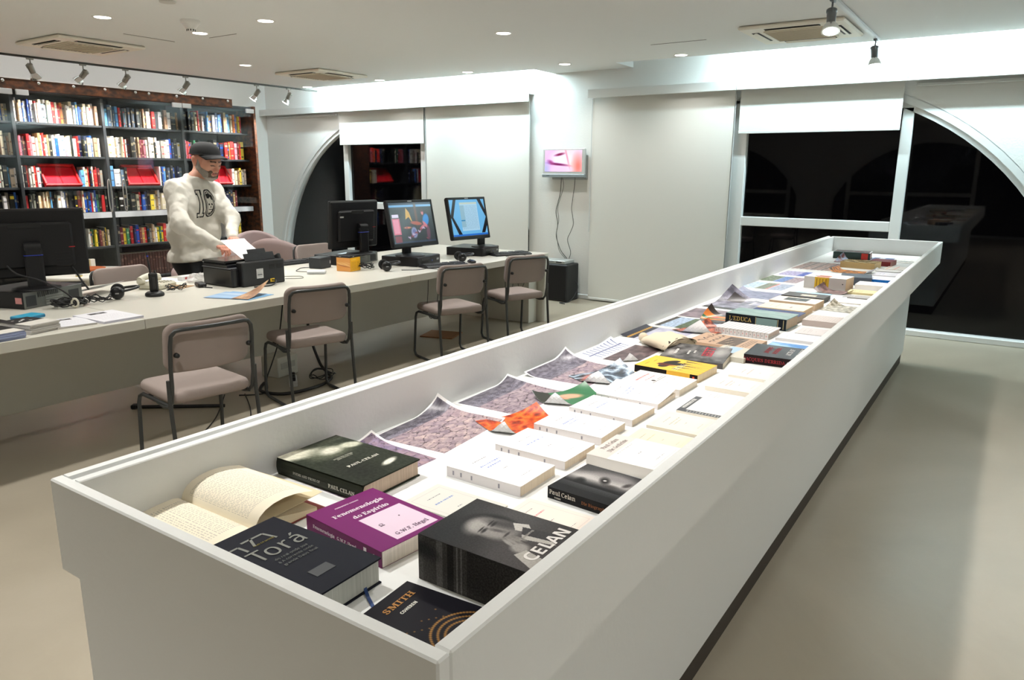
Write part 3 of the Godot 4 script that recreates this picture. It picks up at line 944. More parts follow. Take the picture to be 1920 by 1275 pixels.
func make_chair(label: String, p: Vector3, deg: float, grp: String) -> Node3D:
	var o := thing("office_chair", label, "chair", p, deg_to_rad(deg), grp)
	var fab := grained(mat(rgb(158, 144, 138), 0.95), 0.5, 18.0, 0.35)
	var met := mat(rgb(72, 74, 74), 0.4, 0.5)
	part("seat", MB.new().pad(0.45, 0.44, 0.06, 0.07, 0.024).mesh(), fab, o, Vector3(0, 0.42, 0))
	var bend := func(q: Vector3) -> Vector3:
		return q + Vector3(0, -0.35 * q.x * q.x * 0.0, 0)
	# back cushion: built lying, stood up, hollowed towards the sitter
	var hollow := func(q: Vector3) -> Vector3:
		return Vector3(q.x, q.y + 0.55 * q.x * q.x, q.z)
	part("backrest", MB.new().pad(0.46, 0.265, 0.034, 0.06, 0.015, hollow).mesh(), fab, o, Vector3(0, 0.71, -0.235), Vector3(PI / 2 - 0.14, 0, 0))
	# tube of the back: up, over and down behind the cushion, hooked forward under the seat
	var pts := []
	var half := [Vector3(0.215, 0.405, -0.02), Vector3(0.22, 0.395, -0.12), Vector3(0.222, 0.405, -0.18), Vector3(0.222, 0.44, -0.215), Vector3(0.222, 0.52, -0.235), Vector3(0.222, 0.62, -0.238), Vector3(0.22, 0.74, -0.252), Vector3(0.214, 0.79, -0.258), Vector3(0.195, 0.815, -0.266), Vector3(0.165, 0.82, -0.272), Vector3(0.08, 0.821, -0.284)]
	for q in half:
		pts.append(q)
	pts.append(Vector3(0, 0.821, -0.287))
	for q in range(half.size() - 1, -1, -1):
		pts.append(Vector3(-half[q].x, half[q].y, half[q].z))
	part("back_frame", MB.new().tube(pts, 0.011, 8).mesh(), met, o)
	for s in [-1, 1]:
		var f := [Vector3(s * 0.236, 0.56, -0.228), Vector3(s * 0.236, 0.45, -0.225), Vector3(s * 0.236, 0.06, -0.262), Vector3(s * 0.236, 0.02, -0.258), Vector3(s * 0.236, 0.0115, -0.235), Vector3(s * 0.236, 0.0115, 0.16), Vector3(s * 0.236, 0.018, 0.19), Vector3(s * 0.236, 0.05, 0.21),
			Vector3(s * 0.232, 0.36, 0.185), Vector3(s * 0.228, 0.395, 0.175), Vector3(s * 0.22, 0.409, 0.15), Vector3(s * 0.215, 0.409, -0.19)]
		part("leg_frame", MB.new().tube(f, 0.011, 8).mesh(), met, o)
		part("clamp_knob", MB.new().lathe([Vector2(0.0, -0.012), Vector2(0.012, -0.01), Vector2(0.014, 0.008), Vector2(0.0, 0.012)], 12).mesh(), mat(rgb(24, 24, 24), 0.5), o, Vector3(s * 0.195, 0.69, -0.262), Vector3(PI / 2, 0, 0))
	part("cross_bar", MB.new().tube([Vector3(-0.22, 0.409, 0.1), Vector3(0.22, 0.409, 0.1)], 0.009, 8).mesh(), met, o)
	return o
func chairs():
	var g := "grey upholstered chairs along the near side of the desk"
	make_chair("grey upholstered chair nearest the viewer, left end of the row at the desk", Vector3(-3.63, 0, -2.27), -98, g)
	make_chair("grey upholstered chair in front of the printer, second from left", Vector3(-4.08, 0, -3.44), -106, g)
	make_chair("grey upholstered chair in front of the monitor showing a drummer", Vector3(-3.99, 0, -4.95), -110, g)
	make_chair("grey upholstered chair at the right end of the desk by the black speaker", Vector3(-3.94, 0, -5.88), -112, g)
	var g2 := "grey chairs on the far side of the desk"
	make_chair("grey chair on the far side of the desk, left of the man", Vector3(-5.64, 0, -3.12), 93, g2)
	make_chair("grey chair on the far side of the desk, behind the turned-away monitor", Vector3(-5.9, 0, -5.3), 88, g2)

func lounge():
	var fab := grained(mat(rgb(168, 148, 146), 0.95), 0.5, 12.0, 0.3)
	for c in [[Vector3(-7.95, 0, -6.35), -150.0, "mauve upholstered tub armchair behind the printer, by the arched window"], [Vector3(-8.75, 0, -6.6), 60.0, "mauve tub armchair farther back by the bookcase corner"], [Vector3(-7.3, 0, -4.75), -60.0, "mauve tub armchair mostly hidden behind the man's left side"]]:
		var o := thing("tub_armchair", c[2], "armchair", c[0], deg_to_rad(c[1]), "mauve tub armchairs")
		part("seat", MB.new().pad(0.56, 0.56, 0.16, 0.12, 0.05).mesh(), fab, o, Vector3(0, 0.27, 0.02))
		var rings := []
		for q in 25:
			var a := lerpf(-0.35, PI + 0.35, q / 24.0)
			var top := lerpf(0.6, 0.76, pow(clampf(sin(a), 0, 1), 1.5))
			var ring := PackedVector3Array()
			var pr := [Vector2(0.275, 0.12), Vector2(0.275, top - 0.04), Vector2(0.285, top - 0.012), Vector2(0.315, top), Vector2(0.35, top - 0.008), Vector2(0.37, top - 0.035), Vector2(0.375, top - 0.07), Vector2(0.36, 0.12)]
			for v in pr:
				ring.append(Vector3(cos(a) * v.x * 1.05, v.y, -sin(a) * v.x))
			rings.append(ring)
		part("back_shell", MB.new().loft(rings).mesh(), fab, o)
		for s in [[-0.22, -0.2], [0.22, -0.2], [-0.22, 0.2], [0.22, 0.2]]:
			part("leg", MB.new().tube([Vector3(s[0], 0.0, s[1]), Vector3(s[0] * 0.95, 0.28, s[1] * 0.95)], 0.016, 8).mesh(), mat(rgb(60, 58, 56), 0.5), o)
	var t := thing("coffee_table", "round white coffee table in front of the bookcase", "table", Vector3(-8.1, 0, -3.95))
	var wm := mat(rgb(228, 226, 218), 0.4)
	part("tabletop", MB.new().lathe([Vector2(0.0, 0.5), Vector2(0.47, 0.5), Vector2(0.48, 0.51), Vector2(0.48, 0.53), Vector2(0.475, 0.536), Vector2(0.0, 0.536)], 40).mesh(), wm, t)
	part("pedestal", MB.new().lathe([Vector2(0.24, 0.0), Vector2(0.24, 0.012), Vector2(0.05, 0.03), Vector2(0.035, 0.05), Vector2(0.035, 0.5)], 24).mesh(), wm, t)
	var y := 0.537
	var can := thing("small_tin", "small yellow and silver tin on the round coffee table", "tin", Vector3(-7.8, y, -3.72))
	part("tin_body", MB.new().lathe([Vector2(0.03, 0.0), Vector2(0.032, 0.004), Vector2(0.032, 0.085), Vector2(0.03, 0.09), Vector2(0.0, 0.09)], 18).mesh(), mat(rgb(222, 196, 60), 0.4), can)
	part("tin_band", MB.new().lathe([Vector2(0.0325, 0.01), Vector2(0.0327, 0.03), Vector2(0.0325, 0.05)], 18).mesh(), mat(rgb(190, 190, 190), 0.3, 0.7), can)
	var dish := thing("orange_tray", "low orange wooden dish on the coffee table", "dish", Vector3(-8.15, y, -4.0))
	part("dish_bowl", MB.new().lathe([Vector2(0.0, 0.002), Vector2(0.12, 0.0), Vector2(0.16, 0.03), Vector2(0.15, 0.032), Vector2(0.115, 0.01), Vector2(0.0, 0.01)], 24).mesh(), mat(rgb(190, 96, 44), 0.6), dish)
	var k := 0
	for q in [[-8.4, -4.0, 0.1, rgb(214, 40, 40), "red"], [-8.38, -4.07, 0.12, rgb(240, 210, 40), "yellow"], [-8.36, -4.14, 0.1, rgb(236, 232, 220), "white"]]:
		solo("toy_box", bx(Vector3(0.05, q[2], 0.05), 0.004, Vector3(0, q[2] / 2, 0)), mat(q[3], 0.5), "little %s carton standing behind the orange dish on the coffee table" % q[4], "carton", Vector3(q[0], y, q[1]))

# ------------------------------------------------------------------ what lies in the display case
# a book lying on its back: spine towards +z (the near end), w along the spine, d across, t thick
func lay_book(label: String, x: float, z: float, deg: float, w: float, d: float, t: float, cover: Color, o := {}) -> Node3D:
	var n := thing(o.get("name", "book"), label, o.get("cat", "book"), Vector3(x, SURF + o.get("up", 0.0), z), deg_to_rad(deg), o.get("group", ""))
	var hard: bool = o.get("hard", false)
	var k := 0.0032 if hard else 0.0007
	var inset := 0.004 if hard else 0.0
	var lift: float = o.get("lift", 0.0)
	var cm := mat(cover, o.get("rough", 0.5), 0.0, 0.28)
	var m := MB.new()
	# cover: lower board, spine, upper board; the upper board may have sprung open
	m.box(Vector3(0, k / 2, 0), Vector3(w, k, d), k * 0.3)
	if hard:
		var sp := []
		for i in 7:
			var a := PI * i / 6.0
			sp.append(Vector2(d / 2 - 0.004 + sin(a) * 0.007, t / 2 - cos(a) * t / 2))
		var rings := []
		for s in [-1, 1]:
			var ring := PackedVector3Array()
			for q in sp:
				ring.append(Vector3(s * w / 2, q.y, q.x))
			for q in range(6, -1, -1):
				ring.append(Vector3(s * w / 2, lerpf(t / 2, sp[q].y, 0.86), sp[q].x - 0.003))
			rings.append(ring)
		m.loft(rings, false, false, -1)
	else:
		m.box(Vector3(0, t / 2, d / 2 - k / 2), Vector3(w, t, k), k * 0.3)
	var n_seg := 8 if lift > 0.0 else 1
	var top := func(f: float) -> Vector3:
		var zz := d / 2 - f * d
		return Vector3(0, t + lift * f * f, zz)
	for i in n_seg:
		var a: Vector3 = top.call(float(i) / n_seg)
		var b: Vector3 = top.call(float(i + 1) / n_seg)
		var X := Vector3(w / 2, 0, 0)
		var K := Vector3(0, k, 0)
		m.face([a - X, a + X, b + X, b - X], Vector3.UP, 1)
		m.face([a - X - K, a + X - K, b + X - K, b - X - K], Vector3.DOWN, 1)
		for s in [-1, 1]:
			m.face([a + X * s, b + X * s, b + X * s - K, a + X * s - K], X * s)
		if i == n_seg - 1:
			m.face([b - X, b + X, b + X - K, b - X - K], Vector3(0, 0, -1))
	part("cover", m.mesh(), cm, n)
	part("page_block", MB.new().box(Vector3(0, t / 2, -0.001), Vector3(w - inset * 2 - 0.0006, t - k * 2 - 0.0002, d - inset - 0.003), 0.0).mesh(), paper_edge(o.get("pages", rgb(226, 214, 190))), n)
	if o.has("tex"):
		var q := MB.new()
		for i in n_seg:
			var f0 := float(i) / n_seg
			var f1 := float(i + 1) / n_seg
			var a: Vector3 = top.call(f0) + Vector3(0, 0.0004, 0)
			var b: Vector3 = top.call(f1) + Vector3(0, 0.0004, 0)
			var X := Vector3(w / 2, 0, 0)
			# picture: left edge at the spine, top towards -x
			q.tri(a - X, b - X, b + X, 1, Vector2(f0, 0), Vector2(f1, 0), Vector2(f1, 1))
			q.tri(a - X, b + X, a + X, 1, Vector2(f0, 0), Vector2(f1, 1), Vector2(f0, 1))
		part("cover_print", q.mesh(), tex_mat(o.tex, o.get("rough", 0.45), 0.28), n)
	if o.has("spine_tex"):
		var q := MB.new()
		var zz := d / 2 + (0.0036 if hard else 0.0004)
		q.tri(Vector3(-w / 2, 0.001, zz), Vector3(-w / 2, t, zz), Vector3(w / 2, t, zz), -1, Vector2(0, 1), Vector2(0, 0), Vector2(1, 0))
		q.tri(Vector3(-w / 2, 0.001, zz), Vector3(w / 2, t, zz), Vector3(w / 2, 0.001, zz), -1, Vector2(0, 1), Vector2(1, 0), Vector2(1, 1))
		part("spine_print", q.mesh(), tex_mat(o.spine_tex, 0.45, 0.28), n)
	n.set_meta("w", w)
	n.set_meta("d", d)
	n.set_meta("t", t)
	n.set_meta("hard", hard)
	n.set_meta("lift", lift)
	return n
var edge_mats := {}
func paper_edge(c: Color) -> StandardMaterial3D:
	if not edge_mats.has(c):
		var im := canvas(8, 128, c)
		var r := RandomNumberGenerator.new()
		r.seed = 9
		for y in 128:
			var k := r.randf_range(-0.05, 0.03)
			im.fill_rect(Rect2i(0, y, 8, 1), Color(c.r + k, c.g + k, c.b + k))
		var m := tex_mat(im, 0.9)
		edge_mats[c] = m
	return edge_mats[c]
# lettering on the upper board: xf runs -1 (top of the cover) .. 1, zf -1 (spine) .. 1 (fore edge)
func on_top(n: Node3D, s: String, h: float, c: Color, xf: float, zf: float, f := "Droid Sans", bold := false, stretch := 1.0, al := HORIZONTAL_ALIGNMENT_CENTER):
	var g := (zf + 1.0) / 2.0
	var up: float = n.get_meta("lift") * g * g + (0.0018 if n.get_meta("lift") > 0.0 else 0.0)
	var slope := atan(2.0 * n.get_meta("lift") * g / n.get_meta("d"))
	words(s, h, mat(c, 0.5), n, Vector3(xf * n.get_meta("w") / 2, n.get_meta("t") + 0.0009 + up, -zf * n.get_meta("d") / 2), Basis(Vector3.RIGHT, slope) * FLAT, f, bold, stretch, "lettering", al)
func on_spine(n: Node3D, s: String, h: float, c: Color, xf: float, yf: float, f := "Droid Sans", bold := false, stretch := 1.0):
	words(s, h, mat(c, 0.5), n, Vector3(xf * n.get_meta("w") / 2, n.get_meta("t") * yf, n.get_meta("d") / 2 + (0.0045 if n.get_meta("hard") else 0.0008)), NEAR, f, bold, stretch, "spine_lettering")
# a loose sheet; curls: [direction in degrees, start along it, radius, most turn in degrees]
func sheet(label: String, x: float, z: float, deg: float, w: float, d: float, im: Image, curls: Array, o := {}) -> Node3D:
	var n := thing(o.get("name", "colour_print"), label, o.get("cat", "print"), Vector3(x, SURF + o.get("up", 0.0006), z), deg_to_rad(deg), o.get("group", ""))
	var N: int = o.get("n", 18)
	var pt := func(u: float, v: float) -> Vector3:
		var p := Vector3((u - 0.5) * w, 0, (v - 0.5) * d)
		for c in curls:
			var dir := Vector3(cos(deg_to_rad(c[0])), 0, -sin(deg_to_rad(c[0])))
			var s: float = Vector3(p.x, 0, p.z).dot(dir) - c[1]
			if s > 0.0:
				var am := deg_to_rad(c[3])
				var a: float = minf(s / c[2], am)
				var ex: float = maxf(0.0, s - c[2] * am)
				p += dir * (c[2] * sin(a) + ex * cos(am) - s) + Vector3(0, c[2] * (1.0 - cos(a)) + ex * sin(am), 0)
		return p
	for side in 2:
		var q := MB.new()
		for i in N:
			for j in N:
				var u0 := float(i) / N
				var u1 := float(i + 1) / N
				var v0 := float(j) / N
				var v1 := float(j + 1) / N
				var a: Vector3 = pt.call(u0, v0)
				var b: Vector3 = pt.call(u1, v0)
				var c: Vector3 = pt.call(u1, v1)
				var e: Vector3 = pt.call(u0, v1)
				if side == 1:
					var nn := (e - a).cross(b - a).normalized() * 0.0004
					a -= nn
					b -= nn
					c -= nn
					e -= nn
				if side == 0:
					q.tri(a, b, c, 1, Vector2(u0, v0), Vector2(u1, v0), Vector2(u1, v1))
					q.tri(a, c, e, 1, Vector2(u0, v0), Vector2(u1, v1), Vector2(u0, v1))
				else:
					q.tri(a, c, b, 1)
					q.tri(a, e, c, 1)
		part("printed_side" if side == 0 else "blank_back", q.mesh(), tex_mat(im, 0.35) if side == 0 else mat(rgb(226, 226, 228), 0.6), n)
	return n

func im_stone(sd: int, freq: float, band: float, joint: Color, a: Color, b: Color) -> Image:
	var im := canvas(224, 168, Color.WHITE)
	var n := FastNoiseLite.new()
	n.seed = sd
	n.noise_type = FastNoiseLite.TYPE_CELLULAR
	n.cellular_return_type = FastNoiseLite.RETURN_DISTANCE2_DIV
	n.frequency = freq
	var n1 := FastNoiseLite.new()
	n1.seed = sd
	n1.noise_type = FastNoiseLite.TYPE_CELLULAR
	n1.cellular_return_type = FastNoiseLite.RETURN_CELL_VALUE
	n1.frequency = freq
	var n2 := FastNoiseLite.new()
	n2.seed = sd + 1
	n2.frequency = 0.05
	n2.fractal_octaves = 4
	for y in 168:
		for x in 224:
			var c: Color
			if x < 5 or y < 5 or x > 218 or y > 162:
				continue
			var f := n2.get_noise_2d(x, y)
			if x < band * 224:
				c = rgb(132, 128, 140).lerp(rgb(84, 80, 92), clampf(0.4 + f * 1.2, 0, 1))
				if x > band * 120 and x < band * 190 and y > 20 and y < 150 and (absi((y * 7 + x) % 17 - 8) > 5) and n2.get_noise_2d(x * 3, y * 3) > -0.05:
					c = c.lerp(rgb(40, 42, 62), 0.7)
			else:
				var e := n.get_noise_2d(x, y)
				c = a.lerp(b, clampf(n1.get_noise_2d(x, y) * 0.5 + 0.5, 0, 1))
				c = c.lerp(Color(c.r * 0.78, c.g * 0.76, c.b * 0.82), clampf(0.4 + f, 0, 1))
				if e > -0.24:
					c = c.lerp(joint, clampf((e + 0.24) * 6.0, 0, 1))
			im.set_pixel(x, y, c)
	return im
func im_fire(sd: int, base: Color, hot: Color, dark: Color) -> Image:
	var im := canvas(128, 96, base)
	var n := FastNoiseLite.new()
	n.seed = sd
	n.frequency = 0.02
	n.fractal_octaves = 5
	n.fractal_type = FastNoiseLite.FRACTAL_RIDGED
	for y in 96:
		for x in 128:
			var f := n.get_noise_2d(x, y * 1.6)
			var c := base.lerp(hot, clampf(f * 1.4, 0, 1)).lerp(dark, clampf(-f * 1.3 + (absf(x - 64.0) / 64.0) * 0.25, 0, 1))
			im.set_pixel(x, y, c)
	return im
func im_white(sd: int, title: Color, bg := rgb(246, 244, 242)) -> Image:
	var im := canvas(140, 200, bg)
	var fr := bg.lerp(rgb(150, 130, 140), 0.35)
	for e in [[0.1, 0.07, 0.8, 0.005], [0.1, 0.925, 0.8, 0.005], [0.1, 0.07, 0.007, 0.86], [0.893, 0.07, 0.007, 0.86]]:
		rect(im, e[0], e[1], e[2], e[3], fr)
	type_lines(im, 0.32, 0.19, 0.36, 0.03, 1, bg.lerp(rgb(60, 60, 70), 0.6), sd)
	type_lines(im, 0.26, 0.33, 0.5, 0.05, 1, title, sd + 1)
	if sd % 2 == 0:
		type_lines(im, 0.32, 0.4, 0.36, 0.04, 1, title, sd + 3)
	type_lines(im, 0.44, 0.56, 0.12, 0.03, 1, bg.lerp(rgb(60, 60, 70), 0.5), sd + 2)
	type_lines(im, 0.36, 0.84, 0.3, 0.02, 1, bg.lerp(rgb(60, 60, 70), 0.5), sd + 4)
	return im
# grey photograph of a man resting his chin on a hand (no one in particular)
func im_portrait() -> Image:
	var im := canvas(168, 220, rgb(40, 38, 38))
	blob(im, 0.25, 0.1, 0.5, 0.25, 0, rgb(28, 28, 30), 0.8)
	blob(im, 0.85, 0.5, 0.4, 0.5, 20, rgb(72, 70, 70), 0.7)
	blob(im, 0.2, 0.95, 0.6, 0.55, -15, rgb(66, 62, 62), 0.25)
	blob(im, 0.55, 0.36, 0.245, 0.31, -12, rgb(30, 29, 30), 0.12)
	blob(im, 0.53, 0.42, 0.2, 0.29, -10, rgb(120, 116, 114), 0.15)
	blob(im, 0.49, 0.3, 0.17, 0.12, -10, rgb(168, 164, 160), 0.5)
	blob(im, 0.45, 0.48, 0.1, 0.16, 0, rgb(146, 142, 138), 0.6)
	blob(im, 0.66, 0.46, 0.07, 0.2, -10, rgb(70, 68, 68), 0.6)
	for e in [0.43, 0.6]:
		blob(im, e, 0.385, 0.055, 0.018, -8, rgb(40, 38, 38), 0.5)
		blob(im, e, 0.355, 0.06, 0.01, -8, rgb(36, 34, 34), 0.5)
	blob(im, 0.505, 0.47, 0.025, 0.08, -12, rgb(84, 80, 80), 0.7)
	blob(im, 0.49, 0.565, 0.06, 0.014, -5, rgb(56, 52, 52), 0.5)
	poly(im, PackedVector2Array([Vector2(0.62, 0.58), Vector2(0.74, 0.5), Vector2(0.8, 0.62), Vector2(0.66, 0.72)]), rgb(196, 192, 186))
	poly(im, PackedVector2Array([Vector2(0.5, 0.7), Vector2(0.58, 0.66), Vector2(0.66, 0.86), Vector2(0.58, 0.97)]), rgb(180, 176, 170))
	poly(im, PackedVector2Array([Vector2(0.58, 0.66), Vector2(0.72, 0.6), Vector2(0.8, 1.0), Vector2(0.64, 1.0)]), rgb(52, 50, 52))
	for k in 4:
		blob(im, 0.36 + k * 0.045, 0.645 + k * 0.012, 0.026, 0.085, 20 - k * 6, rgb(150 - k * 8, 146 - k * 8, 142 - k * 8), 0.3)
	blob(im, 0.34, 0.76, 0.09, 0.1, 30, rgb(150, 146, 142), 0.3)
	poly(im, PackedVector2Array([Vector2(0.2, 0.78), Vector2(0.34, 0.82), Vector2(0.28, 1.0), Vector2(0.06, 1.0)]), rgb(174, 170, 164))
	speckle(im, 3, 0.2, 0.05)
	return im
func im_face_close() -> Image:
	var im := canvas(170, 150, rgb(30, 30, 32))
	blob(im, 0.6, 0.3, 0.6, 0.4, 0, rgb(96, 94, 94), 0.9)
	blob(im, 0.55, 0.38, 0.24, 0.42, -12, rgb(186, 182, 180), 0.35)
	blob(im, 0.78, 0.5, 0.13, 0.2, 0, rgb(140, 136, 136), 0.6)
	blob(im, 0.42, 0.2, 0.05, 0.1, 80, rgb(24, 24, 24), 0.5)
	blob(im, 0.62, 0.43, 0.1, 0.05, -20, rgb(26, 24, 24), 0.5)
	blob(im, 0.625, 0.43, 0.025, 0.02, 0, rgb(210, 206, 204), 0.4)
	blob(im, 0.66, 0.7, 0.08, 0.03, 10, rgb(66, 62, 62), 0.5)
	blob(im, 0.5, 0.58, 0.05, 0.09, 0, rgb(110, 106, 104), 0.6)
	blob(im, 0.2, 0.5, 0.28, 0.9, 0, rgb(18, 18, 20), 0.35)
	for k in 12:
		rect(im, 0.2 + k * 0.012, 0.0, 0.004, 1.0, rgb(46 + k * 4, 46 + k * 4, 48 + k * 4))
	speckle(im, 8, 0.3, 0.06)
	return im
func im_noise(w: int, h: int, a: Color, b: Color, sd: int, fr: float) -> Image:
	var im := canvas(w, h, a)
	var n := FastNoiseLite.new()
	n.seed = sd
	n.frequency = fr
	n.fractal_octaves = 4
	for y in h:
		for x in w:
			im.set_pixel(x, y, a.lerp(b, clampf(0.5 + n.get_noise_2d(x, y) * 1.3, 0, 1)))
	return im
func im_bands(list: Array, w := 96, h := 64) -> Image:
	var im := canvas(w, h, rgb(240, 240, 240))
	var x := 0.02
	for e in list:
		rect(im, x, 0.03, e[0], 0.94, e[1])
		x += e[0]
	speckle(im, list.size() * 7, 0.12, 0.22)
	return im
func open_book():
	var o := thing("open_book", "open old book with cream pages lifting, in the near left corner of the case", "book", Vector3(-1.236, SURF, -0.79))
	var hw := 0.124
	var red := mat(rgb(120, 52, 44), 0.7)
	part("cover", MB.new().box(Vector3(0, 0.002, 0.09), Vector3(0.25, 0.004, 0.165), 0.001).box(Vector3(0, 0.002, -0.09), Vector3(0.25, 0.004, 0.165), 0.001).mesh(), red, o)
	var im := canvas(200, 128, rgb(238, 229, 208))
	type_lines(im, 0.12, 0.14, 0.76, 0.72, 30, rgb(186, 180, 168), 5)
	var im2 := canvas(200, 128, rgb(238, 229, 208))
	type_lines(im2, 0.12, 0.16, 0.76, 0.14, 6, rgb(196, 190, 178), 6)
	type_lines(im2, 0.12, 0.36, 0.76, 0.5, 20, rgb(186, 180, 168), 8)
	# profiles run away from the gutter: (distance, height)
	var lift := [Vector2(0.0, 0.022), Vector2(0.004, 0.034), Vector2(0.012, 0.045), Vector2(0.026, 0.054), Vector2(0.045, 0.06), Vector2(0.07, 0.0625), Vector2(0.095, 0.061), Vector2(0.12, 0.056), Vector2(0.142, 0.05)]
	var low := [Vector2(0.0, 0.022), Vector2(0.006, 0.028), Vector2(0.02, 0.031), Vector2(0.05, 0.03), Vector2(0.09, 0.026), Vector2(0.13, 0.02), Vector2(0.155, 0.016)]
	var under := [Vector2(0.0, 0.02), Vector2(0.012, 0.028), Vector2(0.03, 0.031), Vector2(0.06, 0.028), Vector2(0.1, 0.02), Vector2(0.15, 0.012)]
	var pg := [[lift, -1.0, im, "lifted_page"], [low, 1.0, im2, "left_page"], [under, -1.0, null, "page"]]
	for e in pg:
		var m := MB.new()
		var pr: Array = e[0]
		for i in pr.size() - 1:
			var a := Vector3(0, pr[i].y, pr[i].x * e[1])
			var b := Vector3(0, pr[i + 1].y, pr[i + 1].x * e[1])
			var X := Vector3(hw, 0, 0)
			var f0 := float(i) / (pr.size() - 1)
			var f1 := float(i + 1) / (pr.size() - 1)
			var v0 := f0 if e[1] > 0.0 else f0
			m.tri(a - X, b - X, b + X, 1, Vector2(f0, 1), Vector2(f1, 1), Vector2(f1, 0))
			m.tri(a - X, b + X, a + X, 1, Vector2(f0, 1), Vector2(f1, 0), Vector2(f0, 0))
		var mt: StandardMaterial3D = tex_mat(turned(e[2]), 0.9) if e[2] != null else mat(rgb(226, 212, 184), 0.9)
		part(e[3], m.mesh(), mt, o)
	# the blocks of leaves under both halves
	for s in [-1.0, 1.0]:
		var ring0 := PackedVector3Array()
		var ring1 := PackedVector3Array()
		var pf: Array = under if s < 0.0 else low
		for x in [-hw, hw]:
			var r := PackedVector3Array()
			for q in pf:
				r.append(Vector3(x, q.y - 0.001, q.x * s))
			r.append(Vector3(x, 0.0042, pf[-1].x * s))
			r.append(Vector3(x, 0.0042, 0.0))
			if x < 0.0:
				ring0 = r
			else:
				ring1 = r
		part("page_block", MB.new().loft([ring0, ring1], true, true, -1).mesh(), paper_edge(rgb(214, 198, 166)), o)
	part("loose_leaf", MB.new().box(Vector3(0, 0.0, 0), Vector3(0.23, 0.0006, 0.14)).mesh(), mat(rgb(222, 206, 172), 0.9), o, Vector3(0.006, 0.03, -0.1), Vector3(0.06, 0, 0.03))
	part("headband", MB.new().box(Vector3(hw - 0.002, 0.016, 0), Vector3(0.004, 0.006, 0.012), 0.001).mesh(), mat(rgb(190, 30, 34), 0.6), o)
func turned(im: Image) -> Image:
	var r: Image = im.duplicate()
	r.rotate_90(CLOCKWISE)
	return r
